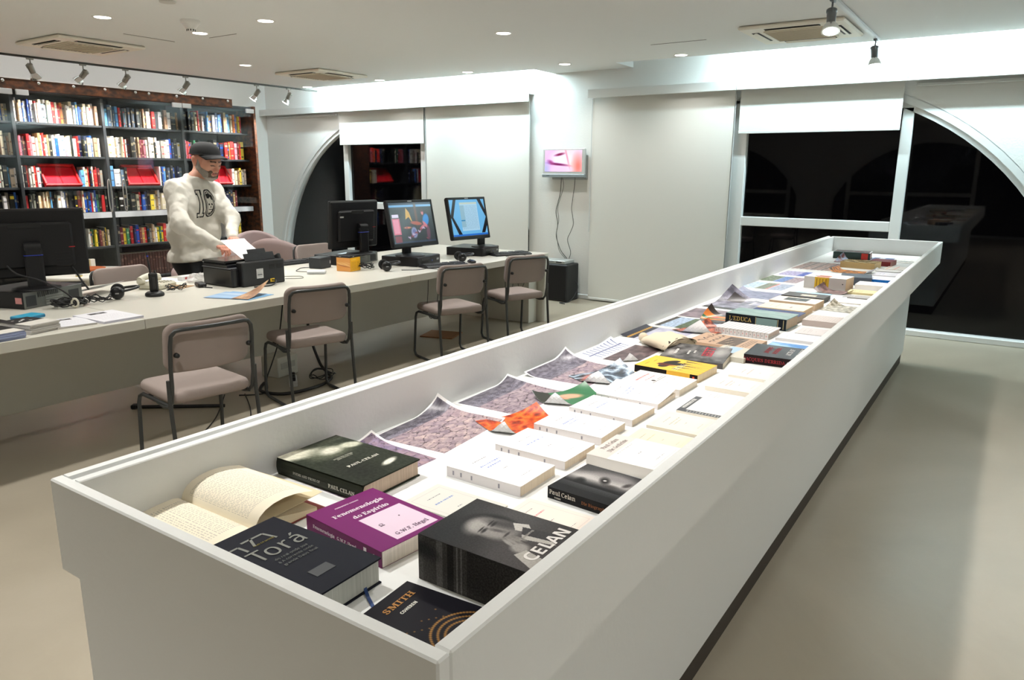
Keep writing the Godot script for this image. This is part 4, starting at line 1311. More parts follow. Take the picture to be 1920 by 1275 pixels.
func case_books():
	open_book()
	var ink := rgb(120, 122, 116)
	# ---- near end
	var gi := canvas(160, 220, rgb(40, 46, 36))
	blob(gi, 0.1, 0.06, 0.55, 0.16, 25, rgb(200, 198, 180), 0.3)
	blob(gi, 0.52, 0.27, 0.3, 0.17, 0, rgb(96, 100, 84), 0.5)
	blob(gi, 0.55, 0.25, 0.16, 0.1, 0, rgb(204, 202, 186), 0.4)
	blob(gi, 0.85, 0.28, 0.15, 0.09, 20, rgb(190, 190, 172), 0.3)
	blob(gi, 0.85, 0.06, 0.4, 0.06, 0, rgb(70, 74, 62), 0.5)
	blob(gi, 0.72, 0.82, 0.14, 0.05, -12, rgb(218, 216, 204), 0.3)
	blob(gi, 0.3, 0.75, 0.2, 0.3, 0, rgb(26, 30, 24), 0.8)
	speckle(gi, 4, 0.1, 0.08)
	var b := lay_book("dark green hardback with a grey portrait on its jacket, beside the open book", -1.2, -1.113, 0, 0.275, 0.181, 0.041, rgb(44, 48, 38), {"hard": true, "tex": gi, "pages": rgb(206, 184, 164)})
	on_top(b, "PAUL CELAN", 0.013, rgb(226, 224, 212), 0.28, 0.1, "Droid Serif", true, 1.1)
	on_top(b, "SELECTED POEMS\nAND PROSE OF", 0.0065, rgb(200, 200, 186), -0.1, 0.0, "Droid Serif")
	on_spine(b, "POEMS AND PROSE OF", 0.008, rgb(190, 190, 176), -0.25, 0.45, "Droid Serif")
	on_spine(b, "PAUL CELAN", 0.012, rgb(216, 216, 202), 0.55, 0.42, "Droid Serif", true)
	var pi := canvas(150, 210, rgb(116, 34, 100))
	rect(pi, 0.3, 0.44, 0.62, 0.5, rgb(226, 204, 222))
	b = lay_book("thick purple paperback with a pale pink panel on its cover", -0.95, -0.947, -6, 0.223, 0.165, 0.032, rgb(112, 34, 90), {"tex": pi, "pages": rgb(224, 216, 208)})
	on_top(b, "PENSAMENTO HUMANO", 0.0055, rgb(228, 208, 224), -0.78, -0.05, "Droid Sans", true, 0.9)
	on_top(b, "Fenomenologia", 0.0165, rgb(242, 232, 240), -0.52, 0.02, "Droid Serif", true, 0.93)
	on_top(b, "do Espírito", 0.0165, rgb(242, 232, 240), -0.26, 0.12, "Droid Serif", true, 0.93)
	on_top(b, "G.W.F. Hegel", 0.014, rgb(90, 60, 90), 0.72, 0.22, "Droid Serif", false, 0.9)
	on_top(b, "Ω", 0.014, rgb(90, 70, 90), 0.3, -0.2, "Droid Serif")
	on_top(b, "•", 0.014, rgb(70, 50, 70), 0.25, 0.4, "Droid Sans")
	on_spine(b, "Fenomenologia", 0.009, rgb(230, 214, 226), -0.5, 0.5, "Droid Serif")
	on_spine(b, "G.W.F. Hegel", 0.009, rgb(230, 214, 226), 0.12, 0.5, "Droid Serif")
	on_spine(b, "Ω", 0.014, rgb(236, 222, 232), 0.82, 0.5, "Droid Serif", true)
	on_spine(b, "▲", 0.008, rgb(236, 222, 232), 0.6, 0.6, "Droid Sans")
	b = lay_book("big navy blue hardback with a blue ribbon, against the near end of the case", -0.95, -0.735, 1, 0.272, 0.165, 0.048, rgb(13, 16, 30), {"hard": true, "pages": rgb(184, 186, 178), "rough": 0.55})
	var strokes := mat(ink, 0.5)
	# the large foreign letters of the title, stroke by stroke
	for s in [[Vector3(-0.098, 0, 0.02), Vector3(-0.098, 0, -0.025)], [Vector3(-0.098, 0, -0.025), Vector3(-0.066, 0, -0.032)], [Vector3(-0.1, 0, 0.0), Vector3(-0.07, 0, 0.012)], [Vector3(-0.09, 0, 0.032), Vector3(-0.09, 0, 0.055)], [Vector3(-0.09, 0, 0.032), Vector3(-0.064, 0, 0.03)], [Vector3(-0.092, 0, 0.064), Vector3(-0.07, 0, 0.062)]]:
		part("lettering", MB.new().box(Vector3.ZERO, Vector3(0.005, 0.0006, (s[0] - s[1]).length())).mesh(), strokes, b, (s[0] + s[1]) / 2 + Vector3(0, 0.0484, 0), Vector3(0, atan2((s[0] - s[1]).x, (s[0] - s[1]).z), 0))
	on_top(b, "Torá", 0.056, ink, -0.27, 0.1, "Droid Sans", false, 0.95)
	on_top(b, "A LEI DE MOISÉS", 0.006, rgb(140, 128, 50), -0.52, 0.1, "Droid Sans")
	for k in 3:
		on_top(b, ["do real onde sua", "à A corrente onde", "grande Deus final"][k], 0.009, rgb(98, 100, 98), -0.02 + k * 0.09, 0.12, "Droid Sans", false, 1.0)
	part("emblem", MB.new().box(Vector3.ZERO, Vector3(0.024, 0.0005, 0.04)).mesh(), mat(rgb(60, 62, 66), 0.6), b, Vector3(0.082, 0.0485, 0.0))
	part("ribbon", MB.new().box(Vector3.ZERO, Vector3(0.001, 0.034, 0.007)).mesh(), mat(rgb(20, 30, 66), 0.5), b, Vector3(0.1265, 0.026, -0.05))
	var rb := []
	for e in [Vector3(0.127, 0.012, -0.05), Vector3(0.135, 0.003, -0.045), Vector3(0.15, 0.001, -0.035), Vector3(0.175, 0.001, -0.02)]:
		var ring := PackedVector3Array([e + Vector3(0, 0, -0.0035), e + Vector3(0, 0, 0.0035), e + Vector3(0, 0.0008, 0.0035), e + Vector3(0, 0.0008, -0.0035)])
		rb.append(ring)
	part("ribbon_end", MB.new().loft(rb, true, true, -1).mesh(), mat(rgb(28, 62, 120), 0.45), b)
	var si := canvas(140, 180, rgb(18, 17, 26))
	for ringr in [0.12, 0.2, 0.29, 0.37, 0.45]:
		for k in int(ringr * 170):
			var a := TAU * k / int(ringr * 170)
			blob(si, 0.45 + cos(a) * ringr, 0.98 + sin(a) * ringr * 0.78, 0.018, 0.018, 0, rgb(168, 122, 62), 0.5, 0.95)
	for k in 9:
		blob(si, 0.1 + k * 0.07, 0.5 + 0.04 * ((k * 5) % 4), 0.012, 0.012, 0, rgb(150, 110, 56), 0.5, 0.9)
	b = lay_book("black booklet with gold dotted rings and gold title, in the near right corner", -0.685, -0.785, 4, 0.18, 0.13, 0.004, rgb(18, 17, 26), {"tex": si, "name": "booklet", "cat": "booklet"})
	on_top(b, "SMITH", 0.017, rgb(176, 122, 52), -0.68, 0.1, "Droid Serif", true, 1.25)
	on_top(b, "COHEREN", 0.009, rgb(228, 226, 216), -0.43, 0.05, "Droid Sans", true, 0.95)
	var ci := im_portrait()
	var cs := canvas(200, 76, rgb(64, 61, 59))
	for e in [[0.0, 0.05, 80], [0.18, 0.06, 96], [0.29, 0.06, 30], [0.37, 0.015, 110], [0.41, 0.015, 105], [0.47, 0.5, 44]]:
		rect(cs, e[0], 0.0, e[1], 1.0, rgb(e[2], e[2] - 2, e[2] - 4))
	blob(cs, 0.06, 0.3, 0.12, 0.06, 10, rgb(24, 24, 24), 0.5)
	blob(cs, 0.9, 0.95, 0.12, 0.12, -30, rgb(120, 116, 112), 0.3)
	speckle(cs, 2, 0.25, 0.1)
	b = lay_book("very thick black and white portrait book in the near right corner of the case", -0.662, -0.951, 0, 0.222, 0.168, 0.084, rgb(48, 46, 46), {"tex": ci, "spine_tex": cs, "pages": rgb(214, 206, 190)})
	on_top(b, "CELAN", 0.034, rgb(224, 220, 216), 0.8, 0.12, "Droid Sans", true, 1.15)
	on_top(b, "UNE BIOGRAPHIE", 0.006, rgb(190, 186, 180), 0.4, 0.15, "Droid Sans")
	var g1 := im_white(31, rgb(120, 140, 190), rgb(216, 215, 208))
	lay_book("thin grey pamphlet half under the thick portrait book", -0.9, -1.128, 0, 0.19, 0.115, 0.003, rgb(214, 213, 206), {"tex": g1, "name": "booklet", "cat": "booklet"})
	var pk := im_white(33, rgb(226, 130, 136), rgb(238, 226, 216))
	lay_book("thin pale pink pamphlet between the two portrait books", -0.705, -1.18, 0, 0.165, 0.12, 0.003, rgb(236, 224, 214), {"tex": pk, "name": "booklet", "cat": "booklet"})
	b = lay_book("black paperback with a close-up of half a face on its cover", -0.66, -1.345, -4, 0.19, 0.16, 0.026, rgb(26, 26, 28), {"tex": im_face_close(), "pages": rgb(226, 218, 204)})
	on_spine(b, "Paul Celan", 0.013, rgb(232, 228, 216), -0.6, 0.62, "Droid Serif", false)
	on_spine(b, "POEMS", 0.005, rgb(220, 216, 206), -0.72, 0.2, "Droid Sans")
	on_spine(b, "Die Biographie", 0.009, rgb(150, 92, 46), 0.25, 0.5, "Droid Serif")
	var di := im_white(35, rgb(190, 190, 190), rgb(244, 241, 238))
	rect(di, 0.0, 0.0, 1.0, 0.3, rgb(222, 212, 206))
	b = lay_book("white paperback with a grey title, behind the black close-up portrait book", -0.69, -1.565, 0, 0.18, 0.165, 0.027, rgb(240, 236, 232), {"tex": di, "pages": rgb(226, 216, 204)})
	on_top(b, "Paul Celan", 0.016, rgb(150, 142, 138), -0.82, 0.1, "Droid Serif")
	on_top(b, "Die Gedichte", 0.016, rgb(150, 142, 138), -0.58, 0.1, "Droid Serif")
	# ---- the row of white paperbacks
	var bt := rgb(120, 140, 200)
	var zs := [-1.311, -1.496, -1.685, -1.868, -2.047]
	var wl := ["white paperback with a blue title, nearest the viewer in its row", "white paperback with a blue title, second in its row", "white paperback with a blue title, middle of its row", "white paperback with a blue title, fourth in its row", "white paperback whose cover springs up, last of the blue-titled row"]
	for k in 5:
		b = lay_book(wl[k], -0.91 + 0.006 * (k % 2), zs[k], [0.0, -1.0, 1.0, -1.5, 1.0][k], 0.203, 0.146, [0.024, 0.021, 0.021, 0.019, 0.016][k], rgb(244, 240, 242), {"tex": im_white(40 + k, bt), "lift": 0.012 if k == 4 else 0.0, "pages": rgb(222, 206, 184), "group": "white paperbacks with blue titles"})
		for q in [-0.82, -0.6, -0.3, 0.45]:
			part("spine_mark", bx(Vector3(0.004, [0.024, 0.021, 0.021, 0.019, 0.016][k] * 0.42, 0.0004)), mat(rgb(150, 148, 160), 0.6), b, Vector3(q * 0.1, [0.024, 0.021, 0.021, 0.019, 0.016][k] * 0.5, 0.0734))
	var ri := im_white(51, rgb(214, 70, 76), rgb(240, 236, 230))
	rect(ri, 0.15, 0.5, 0.7, 0.012, rgb(40, 36, 36))
	blob(ri, 0.35, 0.45, 0.05, 0.05, 0, rgb(30, 28, 28), 0.2)
	rect(ri, 0.5, 0.46, 0.3, 0.01, rgb(50, 46, 46))
	for k in 5:
		blob(ri, 0.35 + k * 0.1, 0.68, 0.022, 0.012, k * 40, rgb(224, 120, 124), 0.4)
	type_lines(ri, 0.15, 0.2, 0.7, 0.07, 1, rgb(214, 70, 76), 61)
	b = lay_book("white book with a red title and a small ink drawing on its cover", -0.905, -2.215, -1, 0.205, 0.15, 0.021, rgb(238, 232, 224), {"tex": ri, "pages": rgb(222, 210, 190)})
	on_spine(b, "PETER SZONDI", 0.005, rgb(214, 90, 90), -0.1, 0.5)
	var yi := canvas(160, 220, rgb(238, 188, 74))
	blob(yi, 0.5, 0.42, 0.28, 0.12, 60, rgb(44, 36, 34), 0.08)
	blob(yi, 0.32, 0.36, 0.16, 0.1, 0, rgb(44, 36, 34), 0.08)
	blob(yi, 0.66, 0.38, 0.2, 0.1, 30, rgb(44, 36, 34), 0.08)
	for k in 5:
		poly(yi, PackedVector2Array([Vector2(0.14 + k * 0.17, 0.55 + 0.03 * (k % 2)), Vector2(0.22 + k * 0.17, 0.55), Vector2(0.19 + k * 0.17, 0.72 + 0.1 * (k % 3))]), rgb(44, 36, 34))
		rect(yi, 0.12 + k * 0.16, 0.7, 0.01, 0.3, rgb(110, 74, 40))
	for k in 2:
		rect(yi, 0.34 + k * 0.1, 0.24, 0.02, 0.3, rgb(190, 60, 44))
	type_lines(yi, 0.12, 0.56, 0.5, 0.1, 3, rgb(244, 240, 230), 71)
	rect(yi, 0.2, 0.1, 0.2, 0.012, rgb(70, 54, 36))
	rect(yi, 0.5, 0.14, 0.16, 0.01, rgb(70, 54, 36))
	var ys := canvas(200, 24, rgb(236, 184, 72))
	rect(ys, 0.0, 0.0, 0.52, 1.0, rgb(30, 26, 26))
	rect(ys, 0.88, 0.0, 0.12, 1.0, rgb(30, 26, 26))
	rect(ys, 0.92, 0.3, 0.03, 0.4, rgb(220, 90, 60))
	b = lay_book("yellow paperback with a black splash drawing, on the grey magazine-like book", -0.925, -2.41, -3, 0.235, 0.17, 0.026, rgb(238, 188, 74), {"tex": yi, "spine_tex": ys, "pages": rgb(226, 206, 172)})
	# ---- middle
	var ki := im_noise(150, 210, rgb(66, 64, 64), rgb(120, 118, 116), 12, 0.02)
	blob(ki, 0.42, 0.12, 0.16, 0.09, 0, rgb(176, 172, 168), 0.6)
	blob(ki, 0.7, 0.85, 0.3, 0.16, 0, rgb(166, 164, 162), 0.7)
	b = lay_book("grey photo paperback with big red letters, cover lifting, behind the yellow paperback", -0.93, -2.62, 8, 0.235, 0.19, 0.02, rgb(88, 86, 86), {"tex": ki, "lift": 0.016, "pages": rgb(206, 196, 176)})
	on_top(b, "SELECTED", 0.012, rgb(236, 234, 230), -0.62, 0.0, "Droid Sans", true, 1.1)
	on_top(b, "WRITTEN", 0.01, rgb(236, 234, 230), -0.22, 0.0, "Droid Sans", true)
	on_top(b, "PROSE", 0.01, rgb(236, 234, 230), -0.05, 0.15, "Droid Sans", true)
	on_top(b, "HEFT", 0.05, rgb(216, 44, 70), 0.36, 0.3, "Droid Serif", false, 0.75)
	var wb := canvas(150, 200, rgb(204, 200, 186))
	rect(wb, 0.25, 0.25, 0.7, 0.3, rgb(170, 196, 222))
	type_lines(wb, 0.3, 0.12, 0.6, 0.12, 2, rgb(96, 110, 140), 81)
	lay_book("pale paperback with blue print, under the edge of the grey photo paperback", -0.83, -2.76, -6, 0.15, 0.17, 0.018, rgb(204, 200, 186), {"tex": wb, "pages": rgb(206, 196, 176)})
	var ai := canvas(180, 230, rgb(196, 164, 138))
	for k in 9:
		blob(ai, 0.2 + 0.09 * k, 0.14 + 0.03 * (k % 3), 0.05, 0.02, k * 47, rgb(58, 46, 42), 0.2)
		blob(ai, 0.2 + 0.09 * k, 0.32 + 0.02 * (k % 2), 0.05, 0.018, k * 71, rgb(58, 46, 42), 0.2)
	rect(ai, 0.1, 0.45, 0.8, 0.3, rgb(104, 88, 76))
	for k in 40:
		blob(ai, 0.12 + 0.76 * fmod(k * 0.618, 1.0), 0.47 + 0.26 * fmod(k * 0.37, 1.0), 0.03, 0.014, k * 31, rgb(66, 54, 50) if k % 2 else rgb(170, 146, 124), 0.3)
	type_lines(ai, 0.15, 0.8, 0.7, 0.12, 3, rgb(90, 74, 66), 83)
	lay_book("brown review with black woodcut lettering, behind the grey photo paperback", -0.92, -2.95, -4, 0.265, 0.2, 0.014, rgb(196, 164, 138), {"tex": ai, "pages": rgb(186, 160, 138), "name": "booklet", "cat": "booklet"})
	var ji := canvas(150, 220, rgb(34, 20, 22))
	b = lay_book("glossy dark book with red and white capitals, at the right wall of the case", -0.655, -2.79, 3, 0.24, 0.2, 0.034, rgb(30, 18, 20), {"tex": ji, "rough": 0.4, "pages": rgb(220, 212, 196)})
	on_top(b, "JACQUES", 0.022, rgb(168, 32, 44), -0.46, 0.1, "Droid Serif", false, 1.1)
	on_top(b, "DERRIDA", 0.022, rgb(168, 32, 44), -0.2, 0.1, "Droid Serif", false, 1.1)
	on_top(b, "ACTS OF", 0.024, rgb(236, 232, 228), 0.2, 0.1, "Droid Serif", false, 1.1)
	on_top(b, "RELIGION", 0.03, rgb(236, 232, 228), 0.52, 0.1, "Droid Serif", false, 1.0)
	on_spine(b, "JACQUES DERRIDA", 0.016, rgb(168, 32, 44), -0.38, 0.5, "Droid Serif")
	on_spine(b, "ACTS", 0.016, rgb(236, 232, 228), 0.42, 0.5, "Droid Serif")
	lay_book("sky blue booklet just behind the glossy dark book", -0.67, -3.02, 0, 0.2, 0.12, 0.006, rgb(96, 150, 206), {"tex": im_noise(80, 80, rgb(76, 134, 198), rgb(168, 206, 236), 4, 0.02), "name": "booklet", "cat": "booklet"})
	# ---- right column of pale booklets
	b = lay_book("thin pale booklet with a dark lettered band round two edges", -0.68, -2.065, 0, 0.145, 0.165, 0.008, rgb(244, 236, 224), {"name": "booklet", "cat": "booklet", "tex": im_herm(), "pages": rgb(214, 190, 160)})
	on_top(b, "HERMENEUTIK", 0.014, rgb(226, 226, 222), -0.87, 0.0, "Droid Sans", true, 1.05)
	var cl := [["cream booklet with faint grey type, in front of the band-lettered booklet", -0.695, -1.885, 0.008, 0.15, 0.15, rgb(240, 230, 212), rgb(170, 164, 150)], ["torn cream pamphlet beside the last white paperbacks", -0.7, -1.735, 0.004, 0.15, 0.115, rgb(240, 228, 200), rgb(190, 178, 150)],
		["cream booklet with a pale red title, second from the glossy dark book", -0.685, -2.33, 0.014, 0.155, 0.15, rgb(240, 232, 218), rgb(230, 150, 146)], ["cream booklet with a pale red title, touching the glossy dark book", -0.675, -2.53, 0.01, 0.15, 0.16, rgb(240, 233, 220), rgb(230, 150, 146)],
		["thin white pamphlet with a pink title behind the band-lettered booklet", -0.685, -2.195, 0.004, 0.13, 0.08, rgb(246, 240, 232), rgb(232, 150, 150)], ["white booklet with pale blue type, between the sky blue and grey booklets", -0.69, -3.21, 0.011, 0.17, 0.135, rgb(240, 238, 240), rgb(170, 190, 226)],
		["grey lined leaflet in front of the pink-grey typed book", -0.675, -3.4, 0.004, 0.13, 0.15, rgb(206, 200, 198), rgb(170, 164, 164)], ["white typed sheet behind the pink-grey typed book", -0.69, -3.82, 0.004, 0.16, 0.16, rgb(232, 228, 222), rgb(196, 192, 186)],
		["white card behind the silvery photograph", -0.69, -4.36, 0.005, 0.15, 0.15, rgb(246, 240, 232), rgb(226, 214, 204)], ["grey strip leaflet in front of the yellowish booklet", -0.68, -4.54, 0.006, 0.16, 0.1, rgb(170, 168, 166), rgb(214, 212, 210)],
		["yellowish booklet with a gold-brown band near the far end", -0.68, -4.72, 0.012, 0.17, 0.13, rgb(222, 206, 158), rgb(176, 152, 96)], ["white and pale blue leaflet behind the bright blue book", -0.69, -5.72, 0.006, 0.16, 0.2, rgb(232, 232, 240), rgb(180, 180, 206)]]
	for k in cl.size():
		var e: Array = cl[k]
		lay_book(e[0], e[1], e[2], [0.0, 1.0, -1.0][k % 3], e[4], e[5], e[3], e[6], {"tex": im_white(90 + k, e[7], e[6]), "name": "booklet", "cat": "booklet", "pages": e[6]})
	var tg := canvas(120, 130, rgb(206, 196, 190))
	type_lines(tg, 0.05, 0.05, 0.9, 0.9, 26, rgb(160, 150, 146), 95)
	b = lay_book("pink-grey paperback covered in small type, right side of the case", -0.675, -3.62, 0, 0.17, 0.16, 0.026, rgb(200, 186, 180), {"tex": tg, "pages": rgb(190, 172, 160)})
	b = lay_book("white thick paperback in front of the bright blue book", -0.665, -4.92, 0, 0.18, 0.17, 0.036, rgb(238, 236, 234), {"pages": rgb(214, 206, 198)})
	b = lay_book("bright blue paperback with pale letters near the far right", -0.665, -5.25, 0, 0.17, 0.17, 0.032, rgb(20, 100, 176), {"tex": im_white(99, rgb(160, 200, 236), rgb(220, 226, 240)), "pages": rgb(220, 216, 210)})
	on_spine(b, "d'après", 0.016, rgb(130, 190, 232), -0.1, 0.45, "Droid Sans")
	var rc := canvas(120, 140, rgb(246, 242, 236))
	for x in [0.12, 0.42]:
		rect(rc, 0.02, x, 0.96, 0.03, rgb(240, 130, 96))
	type_lines(rc, 0.3, 0.22, 0.3, 0.14, 5, rgb(190, 186, 180), 97)
	lay_book("white card with two orange lines near the far end", -0.675, -6.15, -4, 0.17, 0.22, 0.004, rgb(246, 242, 236), {"tex": rc, "name": "booklet", "cat": "booklet"})
	lay_book("white sheet with small grey heads at the far right corner of the case", -0.67, -6.7, 0, 0.2, 0.25, 0.003, rgb(240, 236, 230), {"tex": im_bands([[0.3, rgb(236, 232, 226)], [0.2, rgb(140, 146, 140)], [0.4, rgb(240, 236, 230)]]), "name": "booklet", "cat": "booklet"})
	# ---- middle column, going away
	var st := canvas(200, 160, rgb(232, 228, 226))
	for k in 14:
		rect(st, 0.0, k / 14.0, 1.0, 0.018, rgb(170, 164, 164))
	var ss := canvas(240, 30, rgb(230, 224, 222))
	for k in 14:
		rect(ss, k / 14.0, 0.0, 0.012, 1.0, rgb(168, 162, 162))
		rect(ss, k / 14.0 + 0.03, 0.4, 0.01, 0.22, rgb(206, 60, 66) if k % 3 else rgb(60, 56, 60))
	lay_book("white striped hardback whose cover pictures a row of spines", -0.914, -3.215, -3, 0.235, 0.16, 0.026, rgb(226, 220, 220), {"hard": true, "tex": st, "spine_tex": ss, "pages": rgb(196, 180, 166)})
	b = lay_book("big grey-green hardback with a black and gold spine, middle of the case", -0.918, -3.445, -4, 0.28, 0.17, 0.052, rgb(140, 164, 160), {"hard": true, "tex": im_noise(60, 60, rgb(132, 158, 154), rgb(148, 170, 166), 6, 0.05), "spine_tex": im_educa(), "pages": rgb(184, 164, 140)})
	on_spine(b, "L'EDUCA", 0.026, rgb(214, 184, 100), -0.5, 0.6, "Droid Serif", false, 0.95)
	var ni := canvas(150, 200, rgb(16, 40, 96))
	rect(ni, 0.3, 0.45, 0.36, 0.32, rgb(206, 86, 40))
	type_lines(ni, 0.2, 0.14, 0.6, 0.2, 3, rgb(60, 80, 110), 101)
	lay_book("navy blue book with an orange picture, behind the grey-green hardback", -0.905, -3.625, -3, 0.24, 0.17, 0.03, rgb(20, 46, 104), {"tex": ni, "pages": rgb(190, 178, 160)})
	var cr := im_white(103, rgb(214, 150, 140), rgb(232, 218, 194))
	rect(cr, 0.3, 0.62, 0.24, 0.05, rgb(150, 144, 136))
	lay_book("cream paperback overlapping the navy blue book", -0.91, -3.83, -2, 0.225, 0.18, 0.03, rgb(230, 214, 188), {"tex": cr, "pages": rgb(196, 170, 138)})
	var bp := canvas(150, 200, rgb(226, 214, 200))
	rect(bp, 0.3, 0.24, 0.56, 0.5, rgb(24, 26, 26))
	blob(bp, 0.6, 0.5, 0.1, 0.05, 20, rgb(120, 120, 116), 0.6)
	lay_book("beige paperback with a black picture on its cover", -0.906, -4.045, -3, 0.235, 0.17, 0.034, rgb(208, 186, 160), {"tex": bp, "pages": rgb(196, 170, 138)})
	var lb := canvas(120, 160, rgb(72, 68, 66))
	rect(lb, 0.3, 0.4, 0.3, 0.36, rgb(236, 216, 186))
	lay_book("dark grey book with a cream label on its cover", -0.914, -4.29, -3, 0.225, 0.15, 0.026, rgb(50, 46, 44), {"tex": lb, "pages": rgb(90, 90, 88)})
	var xb := canvas(200, 66, rgb(196, 192, 188))
	rect(xb, 0.26, 0.0, 0.34, 1.0, rgb(206, 164, 50))
	for k in 4:
		rect(xb, 0.3 + k * 0.075, 0.15, 0.016, 0.7, rgb(120, 92, 40))
	blob(xb, 0.92, 0.45, 0.014, 0.014, 0, rgb(40, 40, 40), 0.2)
	var xt := canvas(160, 200, rgb(240, 238, 234))
	rect(xt, 0.05, 0.28, 0.5, 0.3, rgb(236, 110, 70))
	rect(xt, 0.2, 0.2, 0.2, 0.36, rgb(110, 106, 104))
	lay_book("very thick white book with a mustard yellow band on its spine", -0.905, -4.84, -5, 0.245, 0.17, 0.072, rgb(222, 218, 214), {"tex": xt, "spine_tex": xb, "pages": rgb(196, 170, 140)})
	lay_book("white folded card in front of the mustard banded book", -0.79, -4.4, 10, 0.14, 0.16, 0.005, rgb(226, 230, 236), {"name": "booklet", "cat": "booklet"})
	lay_book("light blue leaflet behind the dark grey book with the cream label", -0.93, -4.5, -3, 0.2, 0.12, 0.004, rgb(170, 204, 222), {"name": "booklet", "cat": "booklet", "tex": im_noise(60, 60, rgb(150, 190, 214), rgb(206, 226, 236), 3, 0.04)})
	b = lay_book("dark slate book half hidden behind the thick white book", -0.8, -5.15, 8, 0.18, 0.2, 0.05, rgb(78, 84, 94), {"pages": rgb(60, 64, 70)})
	b = lay_book("tan paperback in a glinting plastic jacket, far end of the case", -0.925, -6.08, -5, 0.24, 0.2, 0.045, rgb(190, 164, 116), {"tex": im_noise(90, 90, rgb(150, 128, 86), rgb(232, 214, 174), 8, 0.03), "rough": 0.1, "pages": rgb(222, 196, 150)})
	b = lay_book("dark red book behind the tan jacketed paperback", -0.81, -6.35, -5, 0.15, 0.2, 0.035, rgb(126, 50, 56), {"pages": rgb(160, 110, 100)})
	b = lay_book("dark green hardback with a red corner at the far end wall", -1.09, -6.72, 3, 0.28, 0.2, 0.055, rgb(66, 82, 80), {"hard": true, "tex": im_bands([[0.5, rgb(60, 72, 72)], [0.1, rgb(150, 60, 54)], [0.36, rgb(60, 72, 72)]]), "pages": rgb(190, 160, 150)})
	part("red_patch", bx(Vector3(0.05, 0.05, 0.001)), mat(rgb(206, 56, 44), 0.5), b, Vector3(0.1, 0.027, 0.105))
	# ---- colour prints down the left side
	var ston := [rgb(58, 48, 56), rgb(150, 134, 144), rgb(208, 186, 178)]
	sheet("stone wall print lying under the dark green hardback", -1.215, -1.165, -2, 0.24, 0.3, turned(im_stone(3, 0.05, 0.0, ston[0], rgb(130, 120, 160), rgb(180, 150, 150))), [[135, 0.12, 0.1, 50]], {"up": 0.0003})
	sheet("stone wall print with a thin blue line, largest and nearest of the wall prints", -1.225, -1.475, 4, 0.235, 0.3, im_stone(5, 0.045, 0.22, ston[0], ston[1], ston[2]), [[90, 0.11, 0.08, 60], [135, 0.1, 0.09, 60]])
	sheet("stone wall print with a grey top band, second of the wall prints", -1.225, -1.83, 2, 0.23, 0.3, im_stone(7, 0.035, 0.34, ston[0], ston[1], rgb(186, 170, 170)), [[110, 0.1, 0.12, 60]])
	sheet("stone wall print with dark lettering on its top band, third of the wall prints", -1.215, -2.21, 2, 0.25, 0.3, im_stone(9, 0.03, 0.4, ston[0], rgb(150, 134, 146), rgb(200, 180, 176)), [[180, 0.07, 0.1, 60], [120, 0.1, 0.12, 70]])
	var bwp := im_noise(200, 150, rgb(74, 62, 66), rgb(120, 102, 104), 5, 0.03)
	rect(bwp, 0.0, 0.0, 0.48, 1.0, rgb(222, 226, 236))
	for k in 9:
		for e in 2:
			poly(bwp, PackedVector2Array([Vector2(0.04 + e * 0.22, 0.06 + k * 0.1), Vector2(0.2 + e * 0.22, 0.1 + k * 0.1), Vector2(0.2 + e * 0.22, 0.115 + k * 0.1), Vector2(0.04 + e * 0.22, 0.08 + k * 0.1)]), rgb(60, 78, 130))
	rect(bwp, 0.22, 0.04, 0.03, 0.94, rgb(50, 64, 120))
	sheet("print of white railings with a folded corner, left of the yellow paperback", -1.215, -2.57, 0, 0.24, 0.29, bwp, [[-42, 0.14, 0.018, 165], [160, 0.09, 0.12, 50]])
	var p5 := im_noise(180, 140, rgb(176, 178, 200), rgb(206, 206, 222), 6, 0.03)
	rect(p5, 0.0, 0.0, 0.28, 1.0, rgb(36, 38, 54))
	for k in 12:
		blob(p5, 0.14, 0.06 + k * 0.08, 0.05, 0.024, 60, rgb(196, 150, 60), 0.3)
	sheet("print with gold lettering on a dark strip, under the knitted cap", -1.225, -2.96, 0, 0.235, 0.27, p5, [[180, 0.08, 0.08, 40]])
	var p6 := im_bands([[0.1, rgb(60, 56, 48)], [0.3, rgb(170, 190, 214)], [0.2, rgb(70, 90, 56)], [0.1, rgb(120, 110, 80)], [0.26, rgb(150, 160, 176)]], 120, 90)
	sheet("landscape print with trees and sky, behind the knitted cap", -1.2, -3.26, -2, 0.24, 0.27, p6, [])
	sheet("purple-grey print, under the curled orange and green print", -1.2, -3.55, 0, 0.24, 0.26, im_noise(100, 100, rgb(96, 84, 92), rgb(150, 132, 140), 7, 0.03), [])
	var p7 := im_noise(180, 140, rgb(96, 96, 108), rgb(168, 166, 184), 9, 0.025)
	rect(p7, 0.85, 0.0, 0.15, 1.0, rgb(52, 50, 50))
	rect(p7, 0.1, 0.3, 0.3, 0.05, rgb(210, 206, 206))
	rect(p7, 0.08, 0.55, 0.26, 0.3, rgb(70, 66, 68))
	sheet("grey city print with one corner rearing up, at the left wall", -1.17, -3.9, -6, 0.26, 0.34, turned(p7), [[135, 0.07, 0.09, 62]])
	sheet("blue-grey print with a lifting edge, behind the rearing grey print", -1.19, -4.3, -4, 0.27, 0.27, im_noise(90, 90, rgb(104, 108, 136), rgb(150, 150, 174), 10, 0.05), [[160, 0.1, 0.1, 30]])
	sheet("print of a pale street with a red line, far left of the case", -1.22, -4.68, -3, 0.25, 0.3, im_bands([[0.3, rgb(176, 198, 226)], [0.25, rgb(110, 116, 96)], [0.06, rgb(200, 120, 110)], [0.35, rgb(160, 170, 190)]]), [[180, 0.1, 0.1, 40]])
